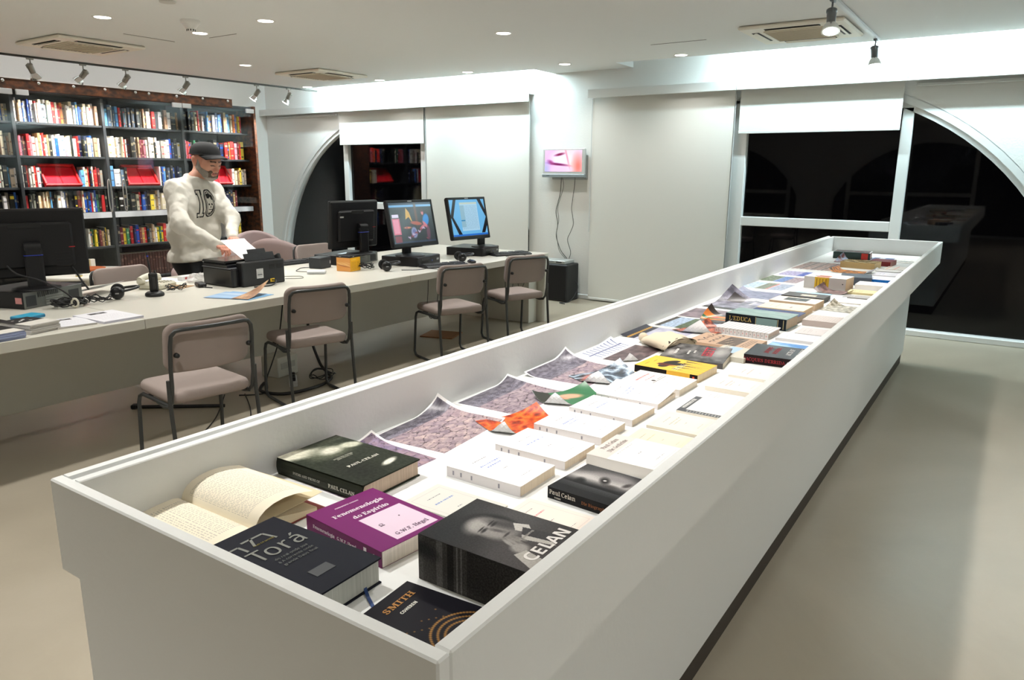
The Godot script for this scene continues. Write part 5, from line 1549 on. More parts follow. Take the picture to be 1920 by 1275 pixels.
	sheet("print of green trees beside blue water, far left of the case", -1.22, -5.05, -3, 0.25, 0.3, im_bands([[0.35, rgb(98, 112, 84)], [0.25, rgb(90, 120, 180)], [0.35, rgb(160, 140, 146)]]), [[180, 0.1, 0.1, 40]])
	sheet("lilac and blue print in front of the brown striped print", -1.2, -5.4, -3, 0.25, 0.26, im_bands([[0.5, rgb(176, 170, 206)], [0.2, rgb(80, 96, 176)], [0.26, rgb(196, 186, 206)]]), [])
	sheet("brown striped print, farthest of the left row", -1.19, -5.95, -3, 0.28, 0.55, im_bands([[0.2, rgb(150, 124, 116)], [0.06, rgb(60, 46, 44)], [0.2, rgb(160, 134, 124)], [0.06, rgb(70, 52, 48)], [0.2, rgb(150, 122, 112)], [0.06, rgb(60, 46, 44)], [0.2, rgb(166, 140, 130)]]), [])
	sheet("print with blue squares at the far end wall", -0.88, -6.75, 0, 0.22, 0.28, im_bands([[0.2, rgb(200, 210, 226)], [0.2, rgb(40, 60, 120)], [0.2, rgb(206, 210, 220)], [0.3, rgb(60, 90, 150)]]), [])
	var sil := im_noise(120, 110, rgb(112, 104, 84), rgb(206, 200, 186), 14, 0.05)
	sheet("silvery brown photograph curling at its edges, right side of the case", -0.68, -4.1, -6, 0.19, 0.22, sil, [[150, 0.07, 0.05, 50], [-90, 0.1, 0.1, 30]])
	# ---- curled colour prints lying loose
	var red := im_fire(3, rgb(176, 50, 20), rgb(240, 120, 44), rgb(60, 22, 20))
	sheet("curled fiery orange print with a white folded corner", -1.07, -1.63, -28, 0.15, 0.2, red, [[-45, 0.078, 0.016, 155], [135, 0.04, 0.11, 60], [45, 0.09, 0.1, 30]], {"up": 0.003})
	var grn := canvas(128, 96, rgb(56, 116, 78))
	blob(grn, 0.45, 0.6, 0.2, 0.12, 10, rgb(226, 168, 140), 0.3)
	blob(grn, 0.6, 0.55, 0.12, 0.05, 60, rgb(210, 150, 124), 0.3)
	rect(grn, 0.7, 0.0, 0.3, 1.0, rgb(52, 54, 48))
	sheet("curled green print of hands with a large white folded corner", -1.075, -1.92, -30, 0.14, 0.2, turned(grn), [[-38, 0.066, 0.016, 155], [135, 0.05, 0.09, 55], [225, 0.06, 0.09, 50]], {"up": 0.003})
	var fea := im_fire(9, rgb(60, 70, 84), rgb(190, 210, 226), rgb(46, 44, 34))
	blob(fea, 0.5, 0.8, 0.3, 0.1, 20, rgb(220, 84, 56), 0.6)
	sheet("curled dark feathery print with a white folded corner, by the red-titled white book", -1.085, -2.2, -28, 0.16, 0.22, fea, [[-45, 0.074, 0.016, 155], [135, 0.04, 0.1, 68], [45, 0.08, 0.09, 40]], {"up": 0.003})
	var oc := canvas(128, 96, rgb(60, 50, 46))
	rect(oc, 0.2, 0.0, 0.5, 1.0, rgb(222, 130, 56))
	rect(oc, 0.45, 0.0, 0.12, 1.0, rgb(40, 106, 66))
	blob(oc, 0.35, 0.6, 0.1, 0.07, 0, rgb(196, 70, 60), 0.4)
	sheet("curled orange and green print near the white striped hardback", -1.12, -3.44, 10, 0.16, 0.2, turned(oc), [[150, 0.03, 0.05, 75], [-20, 0.05, 0.07, 60]], {"up": 0.004})
	var dk := im_fire(13, rgb(120, 52, 40), rgb(236, 130, 92), rgb(28, 24, 24))
	sheet("curled dark print with a tall white folded peak, left of the white striped hardback", -1.09, -3.14, -25, 0.16, 0.22, dk, [[-50, 0.06, 0.018, 130], [150, 0.05, 0.07, 60], [40, 0.08, 0.06, 60]], {"up": 0.004})
	sheet("curled fire print with bright flames, in front of the tan jacketed paperback", -0.92, -5.72, -8, 0.28, 0.2, im_fire(17, rgb(90, 46, 26), rgb(250, 160, 40), rgb(44, 34, 30)), [[180, 0.09, 0.04, 80], [0, 0.09, 0.04, 80]], {"up": 0.003})
	sheet("curled brown print leaning before the thick white book", -0.84, -4.66, -5, 0.2, 0.15, im_noise(80, 60, rgb(86, 66, 66), rgb(160, 132, 132), 15, 0.05), [[170, 0.03, 0.06, 75], [0, 0.05, 0.08, 40]], {"up": 0.003})
	sheet("small curled red and blue print near the far left corner", -1.06, -6.4, 0, 0.2, 0.2, im_fire(19, rgb(150, 60, 50), rgb(150, 190, 230), rgb(60, 40, 40)), [[150, 0.04, 0.05, 80], [-10, 0.06, 0.06, 60]], {"up": 0.003})
	sheet("white sheet with a coloured fold by the card with orange lines", -0.72, -5.95, 0, 0.17, 0.14, im_white(121, rgb(200, 90, 80)), [[180, 0.06, 0.02, 90]], {"up": 0.004, "name": "leaflet", "cat": "leaflet"})
	knit_cap()

func im_herm() -> Image:
	var im := canvas(160, 150, rgb(246, 240, 230))
	rect(im, 0.0, 0.0, 1.0, 0.15, rgb(86, 88, 92))
	rect(im, 0.0, 0.0, 0.14, 1.0, rgb(86, 88, 92))
	type_lines(im, 0.03, 0.2, 0.08, 0.76, 12, rgb(206, 206, 202), 12)
	return im
func im_educa() -> Image:
	var im := canvas(240, 34, rgb(26, 32, 40))
	rect(im, 0.52, 0.12, 0.34, 0.76, rgb(132, 158, 156))
	for x in [0.505, 0.865, 0.95]:
		rect(im, x, 0.1, 0.012, 0.8, rgb(220, 206, 150))
	return im
func knit_cap():
	var o := thing("knitted_cap", "cream knitted cap with a dark patterned brim, lying among the prints", "cap", Vector3(-1.115, SURF, -2.74), deg_to_rad(-20))
	var wool := grained(mat(rgb(216, 202, 178), 0.98), 0.15, 60.0, 0.8)
	var rings := []
	for i in 13:
		var f := i / 12.0
		var xx := lerpf(-0.1, 0.095, f)
		var hw := 0.012 + 0.075 * pow(sin(clampf(f * 0.85 + 0.02, 0, 1) * PI * 0.62), 0.8)
		var hh := 0.008 + 0.024 * sin(clampf(f * 0.9 + 0.05, 0, 1) * PI * 0.8)
		var r := PackedVector3Array()
		for j in 20:
			var a := TAU * j / 20
			r.append(Vector3(xx + 0.012 * sin(a * 2.0) * f, hh + hh * sin(a) * (1.0 + 0.12 * sin(j * 2.1 + i)), hw * cos(a)))
		rings.append(r)
	part("crown", MB.new().loft(rings).mesh(), wool, o)
	var pom := []
	for i in 9:
		var f := i / 8.0
		pom.append(Vector2(0.02 * sin(PI * f), 0.02 - 0.02 * cos(PI * f)))
	part("pompom", MB.new().lathe(pom, 12).mesh(), wool, o, Vector3(-0.105, 0.002, 0.0))
	var bands := canvas(256, 64, rgb(212, 198, 174))
	for k in 10:
		poly(bands, PackedVector2Array([Vector2(k * 0.1, 0.2), Vector2(k * 0.1 + 0.05, 0.2), Vector2(k * 0.1 + 0.03, 0.75), Vector2(k * 0.1 - 0.01, 0.8)]), rgb(34, 32, 32))
	var br := []
	for i in 4:
		var r := PackedVector3Array()
		for j in 24:
			var a := TAU * j / 24
			r.append(Vector3(0.07 + i * 0.011 + 0.004 * sin(a * 3.0), 0.027 + 0.0275 * sin(a), (0.084 + 0.003 * (i % 2)) * cos(a)))
		br.append(r)
	var bm := tex_mat(bands, 0.95)
	part("patterned_brim", MB.new().loft(br, false, false).mesh(), bm, o)

# ------------------------------------------------------------------ things on and around the desk
func monitor(label: String, p: Vector3, yaw: float, tilt: float, w: float, h: float, screen: Image, foot: Vector3, logo := false) -> Node3D:
	var o := thing("monitor", label, "monitor", foot, deg_to_rad(yaw))
	var blk := mat(rgb(22, 22, 24), 0.45, 0.0, 0.4)
	var gls := mat(rgb(14, 14, 16), 0.15)
	var t := Transform3D(Basis(Vector3.RIGHT, deg_to_rad(tilt)), Basis(Vector3.UP, deg_to_rad(-yaw)) * (p - foot))
	var fr := MB.new().at(t)
	var bz := 0.024
	for e in [[Vector3(0, h / 2 - bz / 2, 0), Vector3(w, bz, 0.03)], [Vector3(0, -h / 2 + bz * 0.75, 0), Vector3(w, bz * 1.5, 0.03)], [Vector3(-w / 2 + bz / 2, 0, 0), Vector3(bz, h - 0.01, 0.03)], [Vector3(w / 2 - bz / 2, 0, 0), Vector3(bz, h - 0.01, 0.03)]]:
		fr.box(e[0], e[1], 0.004)
	part("bezel", fr.mesh(), blk, o)
	var bk := MB.new().at(t)
	bk.box(Vector3(0, 0, -0.02), Vector3(w - 0.006, h - 0.006, 0.03), 0.01)
	part("back_shell", bk.mesh(), blk, o)
	part("back_bulge", MB.new().at(t).box(Vector3(0, -0.01, -0.045), Vector3(w * 0.76, h * 0.66, 0.05), 0.014).mesh(), blk, o)
	part("carry_grip", MB.new().at(t).box(Vector3(0, h * 0.27, -0.0705), Vector3(w * 0.26, 0.03, 0.004), 0.001).mesh(), mat(rgb(8, 8, 9), 0.7), o)
	for q in 6:
		part("vent_slot", MB.new().at(t).box(Vector3(-w * 0.28, -0.06 - q * 0.02, -0.0705), Vector3(0.08, 0.005, 0.003)).mesh(), mat(rgb(12, 12, 13), 0.7), o)
	if logo:
		part("label_plate", MB.new().at(t).box(Vector3(w * 0.33, h * 0.18, -0.0712), Vector3(0.04, 0.014, 0.001)).mesh(), mat(rgb(170, 170, 166), 0.5), o)
		part("red_mark", MB.new().at(t).box(Vector3(-w * 0.36, -h * 0.06, -0.0712), Vector3(0.035, 0.006, 0.001)).mesh(), mat(rgb(150, 24, 28), 0.5), o)
	var sw := w - bz * 2
	var sh := h - bz * 2.5
	var q := MB.new().at(t)
	var c := Vector3(0, bz * 0.25, 0.012)
	q.tri(c + Vector3(-sw / 2, -sh / 2, 0), c + Vector3(-sw / 2, sh / 2, 0), c + Vector3(sw / 2, sh / 2, 0), -1, Vector2(0, 1), Vector2(0, 0), Vector2(1, 0))
	q.tri(c + Vector3(-sw / 2, -sh / 2, 0), c + Vector3(sw / 2, sh / 2, 0), c + Vector3(sw / 2, -sh / 2, 0), -1, Vector2(0, 1), Vector2(1, 0), Vector2(1, 1))
	if screen != null:
		var sm := tex_mat(screen, 0.2)
		sm.albedo_color = Color(0.05, 0.05, 0.05)
		sm.emission_enabled = true
		sm.emission = Color.WHITE
		sm.emission_operator = BaseMaterial3D.EMISSION_OP_MULTIPLY
		sm.emission_energy_multiplier = 0.8
		part("screen", q.mesh(), sm, o)
		part("maker_plate", MB.new().at(t).box(Vector3(0, h / 2 - 0.012, 0.0154), Vector3(0.05, 0.008, 0.001)).mesh(), mat(rgb(170, 170, 170), 0.4), o)
		lamp_area(o, t * Vector3(0, 0, 0.03), Vector3(deg_to_rad(tilt), PI, 0), Vector2(sw, sh), 0.35, Color(0.5, 0.65, 1.0))
	else:
		part("screen", q.mesh(), gls, o)
	# stand
	var top := t * Vector3(0, -0.02, -0.075)
	var col := MB.new().box(Vector3(0, top.y / 2 - 0.0, top.z - 0.028), Vector3(0.1, top.y, 0.035), 0.01)
	part("stand_column", col.mesh(), blk, o)
	part("stand_hinge", MB.new().tube([Vector3(-0.045, top.y, top.z - 0.012), Vector3(0.045, top.y, top.z - 0.012)], 0.036, 14).mesh(), blk, o)
	part("blue_stripe", bx(Vector3(0.104, 0.005, 0.04), 0.002, Vector3(0, top.y - 0.045, top.z - 0.028)), mat(rgb(40, 60, 170), 0.4), o)
	part("stand_foot", MB.new().lathe([Vector2(0.0, 0.022), Vector2(0.09, 0.02), Vector2(0.13, 0.012), Vector2(0.138, 0.003), Vector2(0.138, 0.0)], 32, Vector3(0, 0, top.z + 0.02)).mesh(), blk, o)
	return o
func computer(label: String, p: Vector3, yaw: float, w: float, d: float, h: float, rear := false) -> Node3D:
	# p is the near corner (front left seen from the front, +z face outward)
	var o := thing("desktop_computer", label, "computer", p, deg_to_rad(yaw))
	var blk := mat(rgb(24, 24, 26), 0.45, 0.0, 0.4)
	part("case", bx(Vector3(d, h, w), 0.004, Vector3(-d / 2, h / 2, -w / 2)), blk, o)
	if rear:
		var gr := mat(rgb(120, 122, 118), 0.45, 0.5)
		part("rear_plate", bx(Vector3(0.004, h - 0.006, w - 0.006), 0.001, Vector3(0.002, h / 2, -w / 2)), gr, o)
		part("vent_panel", bx(Vector3(0.003, h * 0.3, w * 0.34), 0.0, Vector3(0.004, h * 0.75, -w * 0.4)), mat(rgb(60, 62, 62), 0.7), o)
		for q in 10:
			part("vent_bar", bx(Vector3(0.003, h * 0.28, 0.004), 0.0, Vector3(0.005, h * 0.75, -w * 0.25 - q * 0.0145)), gr, o)
		part("fan_grille", bx(Vector3(0.003, h * 0.6, w * 0.18), 0.0, Vector3(0.004, h * 0.42, -w * 0.84)), mat(rgb(44, 46, 46), 0.7), o)
		for q in 4:
			part("slot_cover", bx(Vector3(0.003, 0.012, w * 0.3), 0.001, Vector3(0.005, 0.014 + q * 0.016, -w * 0.5)), mat(rgb(150, 152, 148), 0.4, 0.5), o)
		part("port_block", bx(Vector3(0.003, h * 0.62, w * 0.16), 0.0, Vector3(0.004, h * 0.45, -w * 0.12)), mat(rgb(50, 52, 54), 0.6), o)
		part("pink_sticker", bx(Vector3(0.05, h * 0.36, 0.001), 0.0, Vector3(-0.035, h * 0.5, 0.0006)), mat(rgb(206, 140, 138), 0.7), o)
	else:
		part("front_panel", bx(Vector3(0.012, h - 0.004, w - 0.004), 0.004, Vector3(0.004, h / 2, -w / 2)), mat(rgb(24, 24, 26), 0.4), o)
		part("drive_tray", bx(Vector3(0.003, 0.016, w * 0.36), 0.001, Vector3(0.0105, h * 0.72, -w * 0.34)), mat(rgb(46, 46, 48), 0.35), o)
		part("power_button", MB.new().lathe([Vector2(0.0, 0.003), Vector2(0.008, 0.002), Vector2(0.009, 0.0)], 12).mesh(), mat(rgb(40, 70, 140), 0.3), o, Vector3(0.0102, h * 0.45, -w * 0.62), Vector3(0, 0, -PI / 2))
		part("badge", bx(Vector3(0.002, 0.018, 0.04), 0.0, Vector3(0.0105, h * 0.5, -w * 0.88)), mat(rgb(150, 150, 150), 0.4), o)
		for q in 4:
			part("grille_slot", bx(Vector3(0.002, 0.004, w * 0.3), 0.0, Vector3(0.0105, h * 0.2 + q * 0.008, -w * 0.3)), mat(rgb(8, 8, 8), 0.7), o)
	return o
func keyboard(label: String, p: Vector3, yaw: float):
	var o := thing("keyboard", label, "keyboard", p, deg_to_rad(yaw))
	part("housing", MB.new().box(Vector3(0, 0.011, 0), Vector3(0.45, 0.02, 0.165), 0.007).mesh(), mat(rgb(26, 26, 28), 0.5), o)
	var k := MB.new()
	for r in 6:
		for c in 21:
			if c == 15 or (r == 0 and c in [1, 6, 11]):
				continue
			k.box(Vector3(-0.205 + c * 0.0205, 0.0245, -0.062 + r * 0.0205 - (0.004 if r == 0 else 0.0)), Vector3(0.017, 0.007, 0.017), 0.002)
	var kk := part("keys", k.mesh(), mat(rgb(36, 36, 38), 0.5), o)
	kk.set_meta("kind", "stuff")
	part("palm_edge", MB.new().box(Vector3(0, 0.008, 0.09), Vector3(0.45, 0.014, 0.02), 0.005).mesh(), mat(rgb(22, 22, 24), 0.45), o)
func mouse(label: String, p: Vector3, yaw: float):
	var o := thing("mouse", label, "mouse", p, deg_to_rad(yaw))
	var rings := []
	for i in 9:
		var f := i / 8.0
		var a := PI * f
		var r := PackedVector3Array()
		for j in 14:
			var b := TAU * j / 14
			r.append(Vector3(cos(b) * 0.031 * pow(sin(a), 0.6), maxf(0.0, 0.016 + sin(b) * 0.02 * pow(sin(a), 0.6)), -0.056 * cos(a)))
		rings.append(r)
	part("shell", MB.new().loft(rings).mesh(), mat(rgb(24, 24, 26), 0.25), o)
	part("wheel", MB.new().tube([Vector3(-0.003, 0.034, -0.03), Vector3(0.003, 0.034, -0.03)], 0.006, 10).mesh(), mat(rgb(60, 60, 62), 0.5), o)
func headphones(label: String, p: Vector3, yaw: float, flat := true):
	var o := thing("headphones", label, "headphones", p, deg_to_rad(yaw))
	var blk := mat(rgb(22, 22, 24), 0.3)
	var arc := []
	for i in 19:
		var a := PI * i / 18.0
		arc.append(Vector3(0.085 * cos(a), 0.05 + 0.02 * sin(a), -0.13 * sin(a)))
	part("headband", MB.new().tube(arc, 0.009, 8).mesh(), blk, o)
	for s in [-1, 1]:
		var t := Transform3D(Basis(Vector3(0, 0, 1), PI / 2 * s) * Basis.IDENTITY, Vector3(s * 0.082, 0.044, 0.0))
		part("ear_cup", MB.new().at(t).lathe([Vector2(0.0, -0.022), Vector2(0.03, -0.02), Vector2(0.04, -0.01), Vector2(0.043, 0.0), Vector2(0.04, 0.006)], 20).mesh(), blk, o)
		part("ear_cushion", MB.new().at(t).lathe([Vector2(0.04, 0.004), Vector2(0.044, 0.012), Vector2(0.04, 0.02), Vector2(0.024, 0.022), Vector2(0.018, 0.012)], 20).mesh(), mat(rgb(16, 16, 17), 0.8), o)
		part("cup_badge", MB.new().at(t).box(Vector3(0, -0.0225, 0), Vector3(0.008, 0.001, 0.022)).mesh(), mat(rgb(150, 150, 150), 0.4), o)
func cable(called: String, label: String, pts: Array, r: float, mt: Material, grp := "") -> Node3D:
	var c := Curve3D.new()
	for i in pts.size():
		var a: Vector3 = pts[maxi(i - 1, 0)]
		var b: Vector3 = pts[mini(i + 1, pts.size() - 1)]
		c.add_point(pts[i], (a - b) / 6.0, (b - a) / 6.0)
	var out := []
	var n := maxi(8, int(c.get_baked_length() / 0.025))
	for i in n + 1:
		out.append(c.sample_baked(c.get_baked_length() * i / n, true))
	return solo(called, MB.new().tube(out, r, 6).mesh(), mt, label, "cable", Vector3.ZERO, Vector3.ZERO, grp)
func coil(p: Vector3, r: float, n: int, sd: int, squash := 1.0) -> Array:
	var g := RandomNumberGenerator.new()
	g.seed = sd
	var pts := []
	for i in n * 8:
		var a := TAU * i / 8.0
		var rr := r * g.randf_range(0.65, 1.0)
		pts.append(p + Vector3(cos(a) * rr * squash, 0.008 + g.randf_range(0.0, 0.05), sin(a) * rr))
	return pts

func im_drummer() -> Image:
	var im := canvas(320, 240, rgb(16, 14, 22))
	for k in 14:
		rect(im, 0.1 + k * 0.06, 0.1, 0.02, 0.5, rgb(24 + 4 * (k % 3), 18, 26))
	rect(im, 0.0, 0.0, 1.0, 0.05, rgb(20, 34, 60))
	rect(im, 0.0, 0.06, 1.0, 0.055, rgb(120, 176, 220))
	rect(im, 0.0, 0.96, 1.0, 0.04, rgb(24, 40, 70))
	rect(im, 0.04, 0.29, 0.15, 0.08, rgb(222, 210, 232))
	rect(im, 0.03, 0.39, 0.17, 0.4, rgb(206, 96, 120))
	rect(im, 0.05, 0.42, 0.12, 0.34, rgb(226, 136, 160))
	rect(im, 0.04, 0.82, 0.15, 0.16, rgb(120, 28, 48))
	poly(im, PackedVector2Array([Vector2(0.38, 0.13), Vector2(0.45, 0.25), Vector2(0.5, 0.52), Vector2(0.42, 0.36), Vector2(0.34, 0.42)]), rgb(206, 160, 60))
	blob(im, 0.6, 0.3, 0.03, 0.22, 0, rgb(96, 52, 36), 0.5)
	blob(im, 0.76, 0.26, 0.03, 0.05, 0, rgb(206, 116, 120), 0.2)
	blob(im, 0.76, 0.21, 0.035, 0.025, 0, rgb(70, 30, 34), 0.3)
	blob(im, 0.82, 0.45, 0.075, 0.12, 15, rgb(24, 132, 206), 0.15)
	blob(im, 0.8, 0.58, 0.03, 0.1, -40, rgb(206, 110, 124), 0.25)
	blob(im, 0.72, 0.62, 0.03, 0.08, 60, rgb(196, 100, 110), 0.25)
	blob(im, 0.84, 0.78, 0.045, 0.14, 5, rgb(96, 46, 70), 0.3)
	blob(im, 0.58, 0.52, 0.14, 0.035, 8, rgb(170, 76, 56), 0.2)
	blob(im, 0.36, 0.62, 0.09, 0.02, 0, rgb(196, 110, 76), 0.3)
	blob(im, 0.5, 0.75, 0.07, 0.1, 0, rgb(170, 170, 206), 0.2)
	blob(im, 0.5, 0.75, 0.05, 0.08, 0, rgb(96, 100, 150), 0.3)
	for k in 16:
		blob(im, 0.34 + 0.48 * fmod(k * 0.618, 1.0), 0.62 + 0.3 * fmod(k * 0.37, 1.0), 0.014, 0.028, k * 37, rgb(190, 160, 190) if k % 2 else rgb(130, 50, 70), 0.4)
	return im
func im_sheet() -> Image:
	var im := canvas(240, 200, rgb(112, 186, 236))
	rect(im, 0.28, 0.08, 0.5, 0.78, rgb(176, 216, 240))
	rect(im, 0.28, 0.08, 0.5, 0.05, rgb(196, 212, 200))
	rect(im, 0.28, 0.16, 0.12, 0.6, rgb(150, 190, 206))
	type_lines(im, 0.3, 0.17, 0.46, 0.66, 26, rgb(140, 180, 206), 3)
	rect(im, 0.28, 0.56, 0.11, 0.03, rgb(40, 130, 180))
	for p in [[0.12, 0.0, 0.2, 0.0, 0.06, 0.5, -0.02, 0.5], [0.0, 0.46, 0.06, 0.46, 0.26, 0.96, 0.16, 0.96], [0.8, 0.0, 0.9, 0.0, 1.0, 0.3, 1.0, 0.5], [1.0, 0.5, 1.0, 0.74, 0.92, 0.94, 0.82, 0.94]]:
		poly(im, PackedVector2Array([Vector2(p[0], p[1]), Vector2(p[2], p[3]), Vector2(p[4], p[5]), Vector2(p[6], p[7])]), rgb(24, 22, 30))
	rect(im, 0.0, 0.95, 1.0, 0.05, rgb(36, 110, 206))
	return im
func im_mouth() -> Image:
	var im := canvas(240, 160, rgb(232, 196, 226))
	blob(im, 0.12, 0.5, 0.16, 0.4, 10, rgb(216, 170, 216), 0.8)
	blob(im, 0.7, 0.5, 0.2, 0.6, -20, rgb(248, 206, 206), 0.8)
	blob(im, 0.9, 0.75, 0.12, 0.3, 0, rgb(226, 120, 110), 0.8)
	blob(im, 0.42, 0.38, 0.22, 0.16, 0, rgb(226, 222, 250), 0.7)
	blob(im, 0.4, 0.2, 0.12, 0.035, -15, rgb(120, 30, 70), 0.6)
	blob(im, 0.36, 0.66, 0.26, 0.035, 8, rgb(110, 30, 80), 0.6)
	blob(im, 0.15, 0.56, 0.08, 0.05, 30, rgb(150, 60, 120), 0.7)
	blob(im, 0.42, 0.88, 0.24, 0.08, 0, rgb(226, 186, 236), 0.7)
	blob(im, 0.6, 0.3, 0.02, 0.3, -12, rgb(226, 140, 160), 0.8)
	blob(im, 0.03, 0.9, 0.1, 0.2, 0, rgb(170, 170, 236), 0.8)
	return im
func desk_things():
	var T := TOP
	var blk := mat(rgb(26, 26, 28), 0.45)
	var wire := mat(rgb(24, 24, 26), 0.55)
	# ---- far right: two workplaces facing the viewer, one facing away
	computer("black desktop computer under the monitor showing a drummer", Vector3(-4.44, T, -5.05), 10, 0.41, 0.38, 0.085)
	monitor("monitor showing a drummer on a dark stage", Vector3(-4.55, 1.137, -5.12), 83.5, -12.9, 0.553, 0.424, im_drummer(), Vector3(-4.62, T + 0.0855, -5.14))
	computer("black desktop computer under the monitor with a light blue desktop picture", Vector3(-4.47, T, -6.09), 12, 0.41, 0.41, 0.083)
	monitor("monitor with a light blue desktop picture crossed by black bars, farthest right", Vector3(-4.55, 1.143, -5.96), 84, -11.6, 0.55, 0.42, im_sheet(), Vector3(-4.64, T + 0.0835, -6.27))
	computer("black desktop computer behind the orange box, under the turned-away monitor", Vector3(-5.0, T, -4.72), 10, 0.5, 0.36, 0.09, true)
	monitor("turned-away monitor behind the orange box, its back to the viewer", Vector3(-5.1, 1.117, -4.917), -95.6, -4, 0.545, 0.433, null, Vector3(-5.02, T + 0.0905, -4.95), true)
	keyboard("black keyboard in front of the drummer monitor", Vector3(-4.3, T, -5.25), 72)
	keyboard("black keyboard at the right end of the desk", Vector3(-4.36, T, -6.42), 68)
	keyboard("black keyboard lying beside the turned-away monitor, far side", Vector3(-5.545, T, -4.62), 88)
	mouse("black mouse right of the drummer monitor's keyboard", Vector3(-4.22, T, -5.58), 70)
	mouse("dark mouse on the far side, near the white router", Vector3(-5.1, T, -4.05), 20)
	headphones("black headphones left of the drummer monitor's computer", Vector3(-4.52, T, -4.72), -35)
	headphones("black headphones between the two lit monitors", Vector3(-4.42, T, -5.66), -38)
	# orange box
	var oi := canvas(120, 120, rgb(226, 158, 84))
	for k in 7:
		blob(oi, 0.2 + k * 0.12, 0.4 + 0.08 * (k % 3), 0.3, 0.02, 15, rgb(240, 196, 130), 0.7)
	blob(oi, 0.5, 0.6, 0.4, 0.03, 10, rgb(170, 96, 50), 0.7)
	var yi := canvas(120, 120, rgb(240, 178, 22))
	type_lines(yi, 0.1, 0.14, 0.5, 0.1, 1, rgb(250, 220, 120), 3)
	type_lines(yi, 0.08, 0.32, 0.5, 0.6, 14, rgb(170, 110, 20), 5)
	type_lines(yi, 0.64, 0.32, 0.26, 0.5, 10, rgb(170, 110, 20), 6)
	var ob := thing("carton_box", "orange and yellow carton of discs with a black lid band", "box", Vector3(-4.76, T, -4.52), deg_to_rad(10))
	part("carton", bx(Vector3(0.145, 0.125, 0.148), 0.002, Vector3(0, 0.0635, 0)), mat(rgb(226, 160, 60), 0.5), ob)
	part("lid_band", bx(Vector3(0.148, 0.02, 0.151), 0.002, Vector3(0, 0.128, 0)), blk, ob)
	for e in [[Vector3(0, 0.06, 0.0745), 0.0, oi], [Vector3(0.073, 0.06, 0), PI / 2, yi]]:
		var q := MB.new()
		q.tri(Vector3(-0.071, -0.058, 0), Vector3(-0.071, 0.058, 0), Vector3(0.071, 0.058, 0), -1, Vector2(0, 1), Vector2(0, 0), Vector2(1, 0))
		q.tri(Vector3(-0.071, -0.058, 0), Vector3(0.071, 0.058, 0), Vector3(0.071, -0.058, 0), -1, Vector2(0, 1), Vector2(1, 0), Vector2(1, 1))
		part("printed_face", q.mesh(), tex_mat(e[2], 0.4), ob, e[0], Vector3(0, e[1], 0))
	words("SONY", 0.009, mat(rgb(200, 200, 200), 0.4), ob, Vector3(-0.03, 0.128, 0.0765), NEAR)
	words("SONY", 0.009, mat(rgb(200, 200, 200), 0.4), ob, Vector3(0.0748, 0.128, 0.03), Basis(Vector3.UP, PI / 2))
	var ro := thing("router_box", "small rounded white network box left of the orange carton", "router", Vector3(-4.83, T, -4.22), deg_to_rad(40))
	part("shell", MB.new().pad(0.15, 0.11, 0.028, 0.02, 0.01).mesh(), mat(rgb(222, 224, 226), 0.35), ro)
	part("side_band", MB.new().pad(0.152, 0.112, 0.008, 0.021, 0.003).mesh(), mat(rgb(160, 164, 168), 0.4), ro, Vector3(0, 0.008, 0))
	var dk := thing("dark_box", "small dark grey box behind the orange carton", "box", Vector3(-5.1, T, -4.5), deg_to_rad(14))
	part("body", bx(Vector3(0.13, 0.1, 0.16), 0.006, Vector3(0, 0.05, 0)), mat(rgb(48, 52, 56), 0.5), dk)
	part("label_plate", bx(Vector3(0.001, 0.026, 0.012), 0.0, Vector3(0.0655, 0.05, -0.06)), mat(rgb(190, 190, 190), 0.5), dk)
	solo("paper_sheet", bx(Vector3(0.2, 0.002, 0.15), 0.0), mat(rgb(196, 214, 226), 0.7), "pale blue folded paper on the computer behind the orange carton", "paper", Vector3(-5.12, T + 0.092, -4.9), Vector3(0.0, 0.3, 0.0))
	# ---- printer
	var pr := thing("printer", "black desktop printer seen from behind, being fed by the man", "printer", Vector3(-4.863, T, -3.534))
	var w := 0.444
	part("body", MB.new().box(Vector3(-0.02, 0.07, 0), Vector3(0.36, 0.14, w), 0.012).mesh(), mat(rgb(20, 20, 22), 0.3), pr)
	part("rear_housing", MB.new().box(Vector3(0.165, 0.092, -0.03), Vector3(0.075, 0.184, w - 0.06), 0.008).mesh(), mat(rgb(24, 24, 26), 0.4), pr)
	part("scanner_lid", MB.new().box(Vector3(-0.06, 0.178, 0), Vector3(0.29, 0.026, w), 0.01).mesh(), mat(rgb(22, 22, 24), 0.18), pr)
	part("scanner_bed", MB.new().box(Vector3(-0.05, 0.152, 0), Vector3(0.3, 0.026, w - 0.012), 0.004).mesh(), mat(rgb(30, 30, 34), 0.25), pr)
	part("silver_trim", bx(Vector3(0.34, 0.005, w + 0.003), 0.001, Vector3(-0.03, 0.138, 0)), mat(rgb(130, 134, 140), 0.3, 0.6), pr)
	part("output_tray", MB.new().box(Vector3(-0.22, 0.02, 0), Vector3(0.08, 0.02, w * 0.7), 0.004).mesh(), blk, pr)
	var tr := Transform3D(Basis(Vector3(0, 0, 1), 0.42), Vector3(0.165, 0.184, -0.03))
	part("paper_support", MB.new().at(tr).box(Vector3(0, 0.03, 0), Vector3(0.006, 0.06, 0.27), 0.002).box(Vector3(0, 0.072, 0.01), Vector3(0.005, 0.04, 0.16), 0.002).mesh(), mat(rgb(28, 28, 30), 0.4), pr)
	part("paper_guide", MB.new().at(tr).box(Vector3(-0.012, 0.012, -0.17), Vector3(0.06, 0.05, 0.03), 0.006).mesh(), blk, pr)
